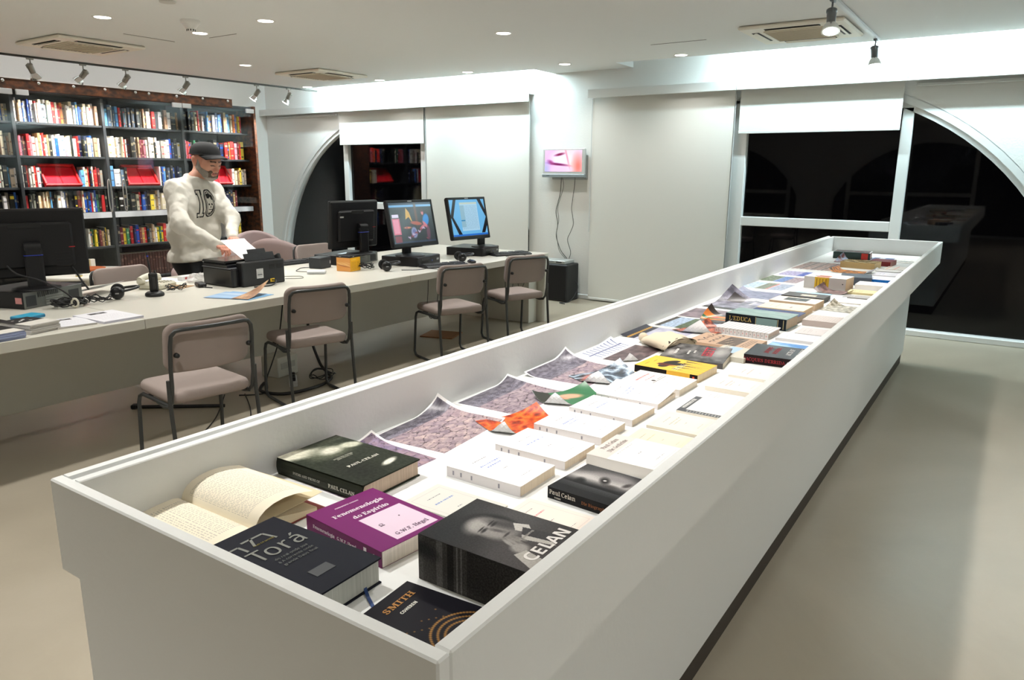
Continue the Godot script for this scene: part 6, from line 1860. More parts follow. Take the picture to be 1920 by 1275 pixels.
	for s in [[-0.07, 0.12], [0.0, 0.12]]:
		for k in 4:
			part("vent_slot", bx(Vector3(0.003, 0.005, 0.05), 0.0, Vector3(0.2025, 0.118 + k * 0.009, -0.1 + s[0])), mat(rgb(6, 6, 6), 0.7), pr)
	var lb := canvas(48, 60, rgb(206, 206, 204))
	type_lines(lb, 0.1, 0.08, 0.8, 0.86, 9, rgb(80, 80, 84), 4)
	rect(lb, 0.15, 0.55, 0.7, 0.1, rgb(90, 90, 92))
	var q2 := MB.new()
	q2.tri(Vector3(0, -0.036, 0.03), Vector3(0, 0.036, 0.03), Vector3(0, 0.036, -0.03), -1, Vector2(0, 1), Vector2(0, 0), Vector2(1, 0))
	q2.tri(Vector3(0, -0.036, 0.03), Vector3(0, 0.036, -0.03), Vector3(0, -0.036, -0.03), -1, Vector2(0, 1), Vector2(1, 0), Vector2(1, 1))
	part("rating_label", q2.mesh(), tex_mat(lb, 0.5), pr, Vector3(0.2032, 0.09, 0.01))
	part("socket", bx(Vector3(0.004, 0.026, 0.04), 0.002, Vector3(0.2025, 0.028, -0.1)), mat(rgb(220, 180, 30), 0.5), pr)
	var pa := sheet("white paper being fed into the printer, curving toward the man", -4.80, -3.55, 0, 0.27, 0.21, canvas(8, 8, rgb(244, 244, 246)), [[180, 0.05, 0.5, 20]], {"up": 0.0, "name": "paper_sheet", "cat": "paper", "n": 10})
	pa.position = Vector3(-4.865, T + 0.262, -3.54)
	pa.rotation = Vector3(0, 0, -0.45)
	cable("printer_cable", "black cable curving from the printer's yellow socket", [Vector3(-4.66, T + 0.03, -3.63), Vector3(-4.6, T + 0.03, -3.62), Vector3(-4.56, T + 0.008, -3.55), Vector3(-4.6, T + 0.005, -3.42)], 0.005, wire)
	# ---- papers and brochures on the near edge
	var bi := canvas(200, 120, rgb(140, 176, 214))
	blob(bi, 0.4, 0.3, 0.4, 0.06, 0, rgb(206, 220, 236), 0.8)
	blob(bi, 0.3, 0.7, 0.4, 0.08, 0, rgb(176, 204, 232), 0.8)
	var wi := im_noise(120, 60, rgb(150, 106, 70), rgb(214, 172, 130), 4, 0.02)
	for k in 8:
		poly(wi, PackedVector2Array([Vector2(0, k * 0.125), Vector2(1, k * 0.125 + 0.05), Vector2(1, k * 0.125 + 0.08), Vector2(0, k * 0.125 + 0.02)]), rgb(96, 62, 40))
	var br := sheet("blue sky brochure with a curled cover showing split wood, before the printer", -4.39, -3.11, 21, 0.33, 0.26, bi, [], {"name": "brochure", "cat": "brochure"})
	br.position.y = T + 0.004
	var bk := part("back_cover", bx(Vector3(0.35, 0.002, 0.26)), mat(rgb(120, 168, 206), 0.5), br, Vector3(0.03, -0.002, -0.01), Vector3(0, -0.12, 0))
	var wd := MB.new()
	for i in 8:
		for j in 4:
			var c4 := []
			for e in [[i, j], [i + 1, j], [i + 1, j + 1], [i, j + 1]]:
				var fz: float = e[0] / 8.0
				var fx: float = e[1] / 4.0
				# the strip bends up toward its far end
				c4.append(Vector3(0.05 + fx * 0.125, 0.003 + (0.02 + 0.075 * fx) * fz * fz, 0.13 - fz * 0.27))
			wd.tri(c4[0], c4[1], c4[2], 1, Vector2(i / 8.0, j / 4.0), Vector2((i + 1) / 8.0, j / 4.0), Vector2((i + 1) / 8.0, (j + 1) / 4.0))
			wd.tri(c4[0], c4[2], c4[3], 1, Vector2(i / 8.0, j / 4.0), Vector2((i + 1) / 8.0, (j + 1) / 4.0), Vector2(i / 8.0, (j + 1) / 4.0))
	part("wood_picture", wd.mesh(), tex_mat(wi, 0.4), br)
	var fi := canvas(120, 160, rgb(232, 232, 238))
	rect(fi, 0.28, 0.1, 0.42, 0.14, rgb(34, 32, 34))
	blob(fi, 0.49, 0.17, 0.06, 0.03, 0, rgb(190, 190, 190), 0.4)
	type_lines(fi, 0.12, 0.36, 0.76, 0.5, 14, rgb(200, 200, 208), 9)
	var pl := thing("flyer_pile", "pile of white flyers with a black box mark, at the desk's near edge", "flyers", Vector3(-4.33, T, -2.2), PI / 2 + 0.03)
	part("stack", bx(Vector3(0.235, 0.012, 0.33), 0.001, Vector3(0, 0.006, 0)), paper_edge(rgb(206, 206, 220)), pl)
	picture_flat(pl, fi, 0.235, 0.33, 0.0126)
	var gi := canvas(120, 160, rgb(70, 62, 54))
	rect(gi, 0.0, 0.0, 1.0, 0.55, rgb(28, 26, 26))
	for k in 12:
		blob(gi, 0.3 + 0.4 * fmod(k * 0.618, 1.0), 0.2 + 0.22 * fmod(k * 0.37, 1.0), 0.06, 0.02, k * 30, rgb(210, 210, 206), 0.2)
	rect(gi, 0.0, 0.55, 1.0, 0.45, rgb(214, 210, 202))
	for e in [[Vector3(-4.32, T, -1.77), 0.17, 0.24, 0.05, 0.25, "thick stack of black and white booklets near the left edge of the desk"], [Vector3(-4.33, T, -1.98), 0.2, 0.26, 0.012, -0.12, "spread pile of leaflets right of the thick booklet stack"], [Vector3(-4.24, T, -1.57), 0.19, 0.22, 0.045, 0.1, "stack of bluish booklets at the left picture edge"], [Vector3(-4.62, T, -1.7), 0.2, 0.22, 0.012, 0.1, "dark leaflet pile behind the booklet stacks"]]:
		var s := thing("booklet_stack", e[5], "booklets", e[0], PI / 2 + e[4])
		for k in maxi(1, int(e[3] / 0.01)):
			part("booklet", bx(Vector3(e[1], 0.0095, e[2]), 0.001, Vector3(0.002 * (k % 3), 0.005 + k * 0.01, 0.003 * ((k * 2) % 3))), paper_edge(rgb(190, 186, 180) if e[0].z < -1.6 else rgb(150, 160, 190)), s)
		picture_flat(s, fi if e[4] < 0.0 else gi, e[1], e[2], maxi(1, int(e[3] / 0.01)) * 0.01 + 0.0006)
	var cp := thing("card_pack", "turquoise pack of cards behind the booklet stacks", "cards", Vector3(-4.68, T, -1.92), 0.3)
	part("pack", bx(Vector3(0.1, 0.02, 0.14), 0.002, Vector3(0, 0.01, 0)), mat(rgb(50, 160, 196), 0.5), cp)
	part("pack_side", bx(Vector3(0.1015, 0.012, 0.1415), 0.001, Vector3(0, 0.009, 0)), mat(rgb(30, 110, 150), 0.5), cp)
	# ---- left workplace, seen from behind
	computer("black desktop computer seen from the rear, at the left end of the desk", Vector3(-4.985, T, -2.03), 18, 0.44, 0.4, 0.105, true)
	monitor("large monitor seen from the rear, at the left picture edge", Vector3(-5.16, 1.14, -2.16), -108, -2, 0.68, 0.43, null, Vector3(-5.2, T + 0.1055, -2.2), true)
	headphones("black headphones lying right of the cable tangle", Vector3(-4.96, T, -2.6), -30)
	var wk := thing("walkie_talkie", "black walkie-talkie with a long aerial standing in its charger", "walkie-talkie", Vector3(-4.84, T, -2.79), deg_to_rad(60))
	part("charger", MB.new().lathe([Vector2(0.0, 0.0), Vector2(0.058, 0.0), Vector2(0.062, 0.006), Vector2(0.06, 0.02), Vector2(0.045, 0.032), Vector2(0.0, 0.034)], 24).mesh(), blk, wk)
	part("body", MB.new().box(Vector3(0, 0.095, 0), Vector3(0.056, 0.13, 0.036), 0.008).mesh(), mat(rgb(20, 20, 21), 0.5), wk)
	part("belt_clip", MB.new().box(Vector3(0, 0.09, 0.024), Vector3(0.02, 0.08, 0.006), 0.002).mesh(), mat(rgb(36, 36, 38), 0.5), wk)
	part("knob", MB.new().lathe([Vector2(0.007, 0.0), Vector2(0.007, 0.014), Vector2(0.0, 0.015)], 12, Vector3(0.014, 0.16, 0)).mesh(), blk, wk)
	part("aerial", MB.new().tube([Vector3(-0.016, 0.155, 0), Vector3(-0.017, 0.2, 0), Vector3(-0.026, 0.3, 0)], 0.0055, 8).mesh(), blk, wk)
	part("aerial_ring", MB.new().tube([Vector3(-0.0225, 0.27, 0), Vector3(-0.0233, 0.279, 0)], 0.0062, 8).mesh(), mat(rgb(40, 60, 190), 0.4), wk)
	var ph := thing("desk_phone", "cream desk telephone behind the walkie-talkie", "telephone", Vector3(-5.16, T, -3.0), deg_to_rad(25))
	var cream := mat(rgb(206, 202, 184), 0.45)
	part("base", MB.new().box(Vector3(0, 0.022, 0), Vector3(0.19, 0.044, 0.2), 0.012).mesh(), cream, ph)
	part("handset", MB.new().tube([Vector3(-0.06, 0.07, 0.11), Vector3(-0.06, 0.082, 0.06), Vector3(-0.06, 0.088, 0.0), Vector3(-0.06, 0.082, -0.06), Vector3(-0.06, 0.07, -0.11)], 0.022, 10).mesh(), cream, ph)
	for s in [-1, 1]:
		part("handset_cup", MB.new().lathe([Vector2(0.0, 0.0), Vector2(0.028, 0.0), Vector2(0.03, 0.02), Vector2(0.02, 0.032), Vector2(0.0, 0.034)], 16, Vector3(-0.06, 0.045, s * 0.095)).mesh(), cream, ph)
	for k in 12:
		part("key", bx(Vector3(0.016, 0.006, 0.014), 0.002, Vector3(0.02 + (k % 3) * 0.026, 0.047, -0.06 + (k / 3) * 0.026)), mat(rgb(180, 176, 160), 0.5), ph)
	var ad := thing("power_adapter", "black power adapter on the desk left of the printer", "adapter", Vector3(-4.96, T, -3.22), deg_to_rad(70))
	part("brick", MB.new().box(Vector3(0, 0.016, 0), Vector3(0.06, 0.032, 0.12), 0.008).mesh(), blk, ad)
	part("lead", MB.new().tube([Vector3(0, 0.012, 0.06), Vector3(0.01, 0.006, 0.09), Vector3(0.05, 0.004, 0.13)], 0.004, 6).mesh(), wire, ad)
	var ev := thing("brown_envelope", "brown paper envelope under the cables beside the telephone", "envelope", Vector3(-5.1, T, -3.1), 0.4)
	part("sleeve", bx(Vector3(0.22, 0.004, 0.16), 0.001, Vector3(0, 0.002, 0)), mat(rgb(160, 128, 92), 0.8), ev)
	part("flap", bx(Vector3(0.06, 0.001, 0.156), 0.0, Vector3(-0.075, 0.0046, 0)), mat(rgb(146, 114, 82), 0.8), ev)
	var bg := thing("plastic_bag", "crumpled clear plastic bag left of the printer", "plastic bag", Vector3(-5.2, T, -3.36), 0.3)
	var rings := []
	var rg := RandomNumberGenerator.new()
	rg.seed = 4
	for i in 6:
		var r := PackedVector3Array()
		for j in 14:
			var a := TAU * j / 14
			var rr := [0.01, 0.07, 0.085, 0.07, 0.04, 0.005][i] * rg.randf_range(0.75, 1.2) as float
			r.append(Vector3(cos(a) * rr, [0.002, 0.004, 0.02, 0.045, 0.065, 0.06][i] + rg.randf_range(-0.006, 0.006) * (0.0 if i < 2 else 1.0), sin(a) * rr))
		rings.append(r)
	var film := glass_mat(0.35, rgb(220, 220, 220))
	film.roughness = 0.15
	part("crumpled_film", MB.new().loft(rings, true, true, -1).mesh(), film, bg)
	var tp := thing("tape_box", "small white box with red print behind the plastic bag", "box", Vector3(-5.36, T, -3.36), 0.2)
	part("carton", bx(Vector3(0.05, 0.035, 0.13), 0.002, Vector3(0, 0.0175, 0)), mat(rgb(226, 224, 220), 0.5), tp)
	part("red_print", bx(Vector3(0.001, 0.016, 0.07), 0.0, Vector3(0.0256, 0.018, 0)), mat(rgb(170, 50, 50), 0.5), tp)
	solo("paper_sheet", bx(Vector3(0.2, 0.0012, 0.28)), mat(rgb(236, 236, 240), 0.8), "white sheet with a red line leaning behind the cable tangle", "paper", Vector3(-5.25, T + 0.045, -2.62), Vector3(0.0, 0.35, 0.28))
	solo("paper_sheet", bx(Vector3(0.3, 0.0012, 0.22)), mat(rgb(226, 228, 232), 0.8), "white sheet lying flat beside the telephone, far edge of the desk", "paper", Vector3(-5.45, T + 0.001, -3.25), Vector3(0.0, 0.2, 0.0))
	solo("blue_folder", bx(Vector3(0.24, 0.012, 0.32), 0.003), mat(rgb(170, 186, 222), 0.5), "pale blue folder behind the rear-view computer on the left", "folder", Vector3(-5.48, T + 0.0065, -1.95), Vector3(0.0, 0.25, 0.0))
	# cables on the desk
	cable("cable_tangle", "tangle of black cables heaped against the rear of the left computer", coil(Vector3(-4.86, T, -2.24), 0.11, 7, 3, 0.6), 0.0045, wire)
	cable("cable_tangle", "looser end of the cable tangle, reaching toward the headphones", coil(Vector3(-4.86, T, -2.42), 0.09, 4, 8, 0.6), 0.0035, wire)
	var tie := []
	for q in 17:
		tie.append(Vector3(0, 0.026 * sin(TAU * q / 16.0), 0.02 * cos(TAU * q / 16.0)))
	solo("cable_tie", MB.new().tube(tie, 0.007, 6, false).mesh(), mat(rgb(206, 202, 186), 0.7), "white paper band round the cable tangle", "cable tie", Vector3(-4.79, T + 0.034, -2.24), Vector3(0, -0.9, 0))
	cable("monitor_cable", "black cable hanging from the left monitor to its computer", [Vector3(-5.06, 1.02, -2.0), Vector3(-5.0, 0.97, -2.03), Vector3(-4.95, 0.93, -2.12), Vector3(-4.9, 0.86, -2.22), Vector3(-4.87, 0.8, -2.27)], 0.005, wire)
	cable("monitor_cable", "black cable with a blue plug under the left monitor", [Vector3(-5.07, 1.01, -2.36), Vector3(-5.03, 0.95, -2.38), Vector3(-5.02, 0.9, -2.4), Vector3(-4.93, 0.84, -2.4)], 0.006, wire)
	solo("blue_plug", bx(Vector3(0.02, 0.035, 0.03), 0.004), mat(rgb(30, 60, 150), 0.4), "blue video plug under the left monitor", "plug", Vector3(-5.072, 1.02, -2.355))
	cable("cable_tangle", "thin black cables between the envelope and the walkie-talkie charger", coil(Vector3(-4.92, T, -3.0), 0.08, 3, 12, 0.7), 0.003, wire)
	cable("cable_tangle", "dark cables heaped behind the orange carton", coil(Vector3(-4.7, T, -4.66), 0.09, 5, 21, 0.8), 0.004, wire)
	cable("thin_cable", "thin cable wandering between the router and the far keyboard", [Vector3(-4.9, T + 0.004, -4.27), Vector3(-5.05, T + 0.004, -4.2), Vector3(-5.2, T + 0.004, -4.4), Vector3(-5.05, T + 0.004, -4.5), Vector3(-5.3, T + 0.004, -4.55)], 0.003, wire)
	cable("thin_cable", "pale thin cable curling right of the printer", [Vector3(-4.78, T + 0.003, -3.85), Vector3(-4.7, T + 0.003, -3.95), Vector3(-4.8, T + 0.003, -4.02), Vector3(-4.92, T + 0.003, -3.9)], 0.003, mat(rgb(150, 150, 140), 0.5))
	cable("thin_cable", "black cable running along the drummer monitor's computer", [Vector3(-4.4, T + 0.003, -4.8), Vector3(-4.3, T + 0.003, -4.9), Vector3(-4.3, T + 0.003, -5.02)], 0.003, wire)
	for e in [[Vector3(-4.14, T + 0.01, -4.98), 0.36, "black keyboard cable hanging down over the desk edge above the drummer chair"], [Vector3(-4.14, T + 0.01, -6.18), 0.3, "left black cable hanging over the desk edge above the right end chair"], [Vector3(-4.14, T + 0.01, -6.4), 0.28, "right black cable hanging over the desk edge above the right end chair"]]:
		cable("hanging_cable", e[2], [e[0] + Vector3(-0.1, 0, 0), e[0], e[0] + Vector3(0.035, -0.03, -0.005), e[0] + Vector3(0.03, -e[1] * 0.5, 0.03), e[0] + Vector3(0.02, -e[1], 0.06), e[0] + Vector3(0.01, -e[1] - 0.06, 0.11), e[0] + Vector3(0.0, -e[1] + 0.02, 0.15), e[0] + Vector3(-0.03, -e[1] * 0.5, 0.1), e[0] + Vector3(-0.05, -0.09, 0.07)], 0.003, wire)
	# ---- under the desk
	var pb := thing("floor_box", "white socket box on the floor under the desk, with cables round it", "socket box", Vector3(-4.75, 0, -3.72), 0.1)
	part("box", bx(Vector3(0.18, 0.16, 0.22), 0.006, Vector3(0, 0.08, 0)), mat(rgb(214, 212, 202), 0.5), pb)
	part("sockets", bx(Vector3(0.004, 0.05, 0.15), 0.001, Vector3(0.091, 0.09, 0)), mat(rgb(186, 184, 176), 0.5), pb)
	var ps := thing("power_strip", "white power strip lying on the floor under the desk", "power strip", Vector3(-4.45, 0, -3.6), 0.9)
	part("strip", bx(Vector3(0.06, 0.04, 0.22), 0.006, Vector3(0, 0.02, 0)), mat(rgb(206, 206, 204), 0.4), ps)
	for k in 3:
		part("plug", bx(Vector3(0.034, 0.03, 0.034), 0.005, Vector3(0, 0.054, -0.07 + k * 0.07)), blk, ps)
	cable("floor_cable", "thick black cable looped on the floor under the second chair", [Vector3(-4.62, 0.5, -3.9), Vector3(-4.6, 0.25, -3.93), Vector3(-4.52, 0.05, -3.95), Vector3(-4.3, 0.014, -3.85), Vector3(-4.2, 0.014, -3.6), Vector3(-4.25, 0.014, -3.35), Vector3(-4.45, 0.014, -3.3), Vector3(-4.6, 0.014, -3.45)], 0.012, wire)
	cable("floor_cable", "thin cable from the desk down to the power strip", [Vector3(-4.7, 0.6, -3.75), Vector3(-4.6, 0.3, -3.6), Vector3(-4.5, 0.08, -3.4), Vector3(-4.4, 0.008, -3.3), Vector3(-4.5, 0.008, -3.15)], 0.005, wire)
	cable("floor_cable", "thin black cable looping over the floor under the nearest chair", [Vector3(-4.6, 0.006, -3.1), Vector3(-4.2, 0.006, -2.75), Vector3(-3.85, 0.006, -2.35), Vector3(-3.55, 0.006, -2.12), Vector3(-3.45, 0.006, -2.22), Vector3(-3.7, 0.006, -2.6), Vector3(-4.1, 0.006, -2.95), Vector3(-4.5, 0.006, -3.2)], 0.004, wire)
	cable("floor_cable", "thin cable snaking beside the thick floor cable", coil(Vector3(-4.4, 0.0, -3.85), 0.12, 3, 31, 0.8), 0.004, wire)
	solo("wooden_board", bx(Vector3(0.34, 0.012, 0.3), 0.002), mat(rgb(150, 104, 66), 0.6), "thin brown wooden board on the floor under the drummer chair", "board", Vector3(-4.62, 0.0065, -5.6), Vector3(0, 0.3, 0))
	var fb := thing("foot_rail", "black metal foot lying on the floor under the desk, behind the nearest chair", "metal foot", Vector3(-4.6, 0, -2.75), deg_to_rad(-52))
	part("bar", MB.new().tube([Vector3(0, 0.012, -0.3), Vector3(0, 0.012, 0.3)], 0.012, 8).mesh(), blk, fb)
	part("end_cap", bx(Vector3(0.05, 0.03, 0.04), 0.006, Vector3(0, 0.016, 0.3)), blk, fb)

func picture_flat(o: Node3D, im: Image, w: float, d: float, y: float):
	var q := MB.new()
	q.tri(Vector3(-w / 2, y, -d / 2), Vector3(w / 2, y, -d / 2), Vector3(w / 2, y, d / 2), -1, Vector2(0, 0), Vector2(1, 0), Vector2(1, 1))
	q.tri(Vector3(-w / 2, y, -d / 2), Vector3(w / 2, y, d / 2), Vector3(-w / 2, y, d / 2), -1, Vector2(0, 0), Vector2(1, 1), Vector2(0, 1))
	part("cover_print", q.mesh(), tex_mat(im, 0.5), o)

func wall_screen():
	var o := thing("wall_screen", "small silver wall screen showing a close-up of a mouth", "television", Vector3(-4.81, 1.719, WZ + 0.06))
	var w := 0.607
	var h := 0.345
	var sil := mat(rgb(206, 208, 206), 0.35, 0.1)
	part("case", bx(Vector3(w, h, 0.05), 0.01, Vector3(0, 0, 0.0)), sil, o)
	part("rear_mount", bx(Vector3(0.5, 0.3, 0.035), 0.004, Vector3(0.06, -0.06, -0.0425)), mat(rgb(176, 180, 180), 0.5), o)
	part("lower_bar", bx(Vector3(w + 0.01, 0.042, 0.056), 0.006, Vector3(0, -h / 2 + 0.01, 0.002)), mat(rgb(150, 160, 164), 0.35, 0.2), o)
	part("maker_mark", bx(Vector3(0.045, 0.006, 0.001), 0.0, Vector3(-0.22, -h / 2 + 0.012, 0.0305)), mat(rgb(90, 94, 98), 0.5), o)
	var sw := 0.535
	var sh := 0.262
	var q := MB.new()
	q.tri(Vector3(-sw / 2, -sh / 2, 0), Vector3(-sw / 2, sh / 2, 0), Vector3(sw / 2, sh / 2, 0), -1, Vector2(0, 1), Vector2(0, 0), Vector2(1, 0))
	q.tri(Vector3(-sw / 2, -sh / 2, 0), Vector3(sw / 2, sh / 2, 0), Vector3(sw / 2, -sh / 2, 0), -1, Vector2(0, 1), Vector2(1, 0), Vector2(1, 1))
	var sm := tex_mat(im_mouth(), 0.2)
	sm.albedo_color = Color(0.05, 0.05, 0.05)
	sm.emission_enabled = true
	sm.emission = Color.WHITE
	sm.emission_operator = BaseMaterial3D.EMISSION_OP_MULTIPLY
	sm.emission_energy_multiplier = 1.35
	part("screen", q.mesh(), sm, o, Vector3(0, 0.02, 0.0262))
	lamp_area(o, Vector3(0, 0.02, 0.04), Vector3(0, PI, 0), Vector2(sw, sh), 0.4, Color(0.95, 0.8, 0.9))
	var wire := mat(rgb(70, 72, 66), 0.5)
	var z := WZ + 0.035
	cable("screen_cable", "left dark cable hanging from the wall screen to the player", [Vector3(-4.86, 1.54, z), Vector3(-4.87, 1.35, z), Vector3(-4.93, 1.1, z), Vector3(-4.9, 0.95, z), Vector3(-4.92, 0.8, z), Vector3(-4.84, 0.6, z), Vector3(-4.75, 0.51, z)], 0.0045, wire)
	cable("screen_cable", "thin cable winding round the left screen cable", [Vector3(-4.84, 1.54, z + 0.01), Vector3(-4.82, 1.42, z + 0.01), Vector3(-4.9, 1.15, z + 0.01), Vector3(-4.88, 1.0, z + 0.01), Vector3(-4.91, 0.85, z + 0.01), Vector3(-4.86, 0.6, z + 0.01), Vector3(-4.77, 0.51, z + 0.01)], 0.003, wire)
	cable("screen_cable", "right dark cable hanging from the wall screen to the player", [Vector3(-4.66, 1.54, z), Vector3(-4.67, 1.4, z), Vector3(-4.7, 1.15, z), Vector3(-4.67, 0.95, z), Vector3(-4.75, 0.75, z), Vector3(-4.7, 0.6, z), Vector3(-4.72, 0.51, z)], 0.004, wire)
	var sp := thing("loudspeaker", "black loudspeaker box on the floor below the wall screen", "loudspeaker", Vector3(-4.74, 0, -8.15))
	part("cabinet", bx(Vector3(0.36, 0.47, 0.3), 0.012, Vector3(0, 0.235, 0)), mat(rgb(24, 24, 25), 0.6), sp)
	part("grille", bx(Vector3(0.33, 0.43, 0.012), 0.004, Vector3(0, 0.24, 0.152)), mat(rgb(16, 16, 17), 0.9), sp)
	var pl := thing("disc_player", "flat silver disc player on top of the black loudspeaker", "disc player", Vector3(-4.79, 0.47, -8.15))
	part("case", bx(Vector3(0.36, 0.04, 0.24), 0.004, Vector3(0, 0.022, 0)), mat(rgb(176, 180, 178), 0.35, 0.4), pl)
	part("disc_tray", bx(Vector3(0.14, 0.01, 0.003), 0.001, Vector3(-0.05, 0.026, 0.121)), mat(rgb(120, 124, 124), 0.4), pl)
	part("display", bx(Vector3(0.08, 0.012, 0.002), 0.0, Vector3(0.09, 0.024, 0.121)), mat(rgb(30, 34, 34), 0.2), pl)
	cable("speaker_cable", "black cable on the floor at the right side of the loudspeaker", [Vector3(-4.55, 0.25, -8.2), Vector3(-4.5, 0.18, -8.18), Vector3(-4.5, 0.08, -8.1), Vector3(-4.53, 0.008, -8.0), Vector3(-4.6, 0.008, -7.9), Vector3(-4.5, 0.008, -7.85)], 0.006, mat(rgb(24, 24, 26), 0.5))

# ------------------------------------------------------------------ the man at the printer
# surface nets over tapered capsules joined by a smooth minimum; prims: [a, b, ra, rb]
class Nets extends RefCounted:
	var verts := PackedVector3Array()
	var quads := []
	func run(prims: Array, cell: float, k: float, cut := Vector2(-1e9, 1e9), wob := 0.0, nz: FastNoiseLite = null):
		var lo := Vector3(1e9, 1e9, 1e9)
		var hi := -lo
		for p in prims:
			var r: float = maxf(p[2], p[3]) + k * 2.0 + cell * 2.0
			for q in [p[0], p[1]]:
				lo = lo.min(q - Vector3(r, r, r))
				hi = hi.max(q + Vector3(r, r, r))
		var nx := int((hi.x - lo.x) / cell) + 2
		var ny := int((hi.y - lo.y) / cell) + 2
		var nzc := int((hi.z - lo.z) / cell) + 2
		var acc := PackedFloat32Array()
		acc.resize(nx * ny * nzc)
		for p in prims:
			var a: Vector3 = p[0]
			var b: Vector3 = p[1]
			var ra: float = p[2]
			var rb: float = p[3]
			var m: float = maxf(ra, rb) + k * 3.5 + cell * 1.5
			var p0 := ((a.min(b) - Vector3(m, m, m)) - lo) / cell
			var p1 := ((a.max(b) + Vector3(m, m, m)) - lo) / cell
			var ab := b - a
			var l2 := maxf(ab.length_squared(), 1e-9)
			for z in range(maxi(0, int(p0.z)), mini(nzc, int(p1.z) + 2)):
				for y in range(maxi(0, int(p0.y)), mini(ny, int(p1.y) + 2)):
					var at := (z * ny + y) * nx
					for x in range(maxi(0, int(p0.x)), mini(nx, int(p1.x) + 2)):
						var q := lo + Vector3(x, y, z) * cell
						var t := clampf((q - a).dot(ab) / l2, 0.0, 1.0)
						var d := (q - a - ab * t).length() - ra - (rb - ra) * t
						if d < k * 5.0:
							acc[at + x] += exp(-d / k)
		var val := PackedFloat32Array()
		val.resize(acc.size())
		for z in nzc:
			for y in ny:
				var yy := lo.y + y * cell
				var at := (z * ny + y) * nx
				for x in nx:
					var s := acc[at + x]
					var v := 1.0
					if s > 1e-12:
						v = -k * log(s)
						if wob > 0.0 and absf(v) < 0.06:
							v += wob * nz.get_noise_3d(lo.x + x * cell, yy, lo.z + z * cell)
					v = maxf(v, maxf(cut.x - yy, yy - cut.y))
					val[at + x] = v
		var id := PackedInt32Array()
		id.resize(val.size())
		var offs := [0, 1, nx, nx + 1, nx * ny, nx * ny + 1, nx * ny + nx, nx * ny + nx + 1]
		var edges := [[0, 1], [2, 3], [4, 5], [6, 7], [0, 2], [1, 3], [4, 6], [5, 7], [0, 4], [1, 5], [2, 6], [3, 7]]
		for z in nzc - 1:
			for y in ny - 1:
				for x in nx - 1:
					var i := (z * ny + y) * nx + x
					var neg := 0
					for o in offs:
						if val[i + o] < 0.0:
							neg += 1
					if neg == 0 or neg == 8:
						continue
					var s := Vector3.ZERO
					var n := 0
					for e in edges:
						var va := val[i + offs[e[0]]]
						var vb := val[i + offs[e[1]]]
						if (va < 0.0) != (vb < 0.0):
							var f := va / (va - vb)
							var A := Vector3(e[0] & 1, (e[0] >> 1) & 1, (e[0] >> 2) & 1)
							var B := Vector3(e[1] & 1, (e[1] >> 1) & 1, (e[1] >> 2) & 1)
							s += A.lerp(B, f)
							n += 1
					id[i] = verts.size()
					verts.append(lo + (Vector3(x, y, z) + s / n) * cell)
		for z in range(1, nzc - 1):
			for y in range(1, ny - 1):
				for x in range(1, nx - 1):
					var i := (z * ny + y) * nx + x
					var v := val[i] < 0.0
					if v != (val[i + 1] < 0.0):
						_q(id[i], id[i - nx], id[i - nx - nx * ny], id[i - nx * ny], v)
					if v != (val[i + nx] < 0.0):
						_q(id[i], id[i - nx * ny], id[i - nx * ny - 1], id[i - 1], v)
					if v != (val[i + nx * ny] < 0.0):
						_q(id[i], id[i - 1], id[i - 1 - nx], id[i - nx], v)
	func _q(a: int, b: int, c: int, d: int, flip: bool):
		quads.append([a, d, c, b] if not flip else [a, b, c, d])
func emit(m: MB, n: Nets, tint = null):
	for q in n.quads:
		var p := []
		for i in q:
			p.append(n.verts[i])
		for t in [[0, 1, 2], [0, 2, 3]]:
			for i in t:
				if tint != null:
					m.col = tint.call(p[i])
				m.vtx(p[i], Vector2.ZERO, 0)

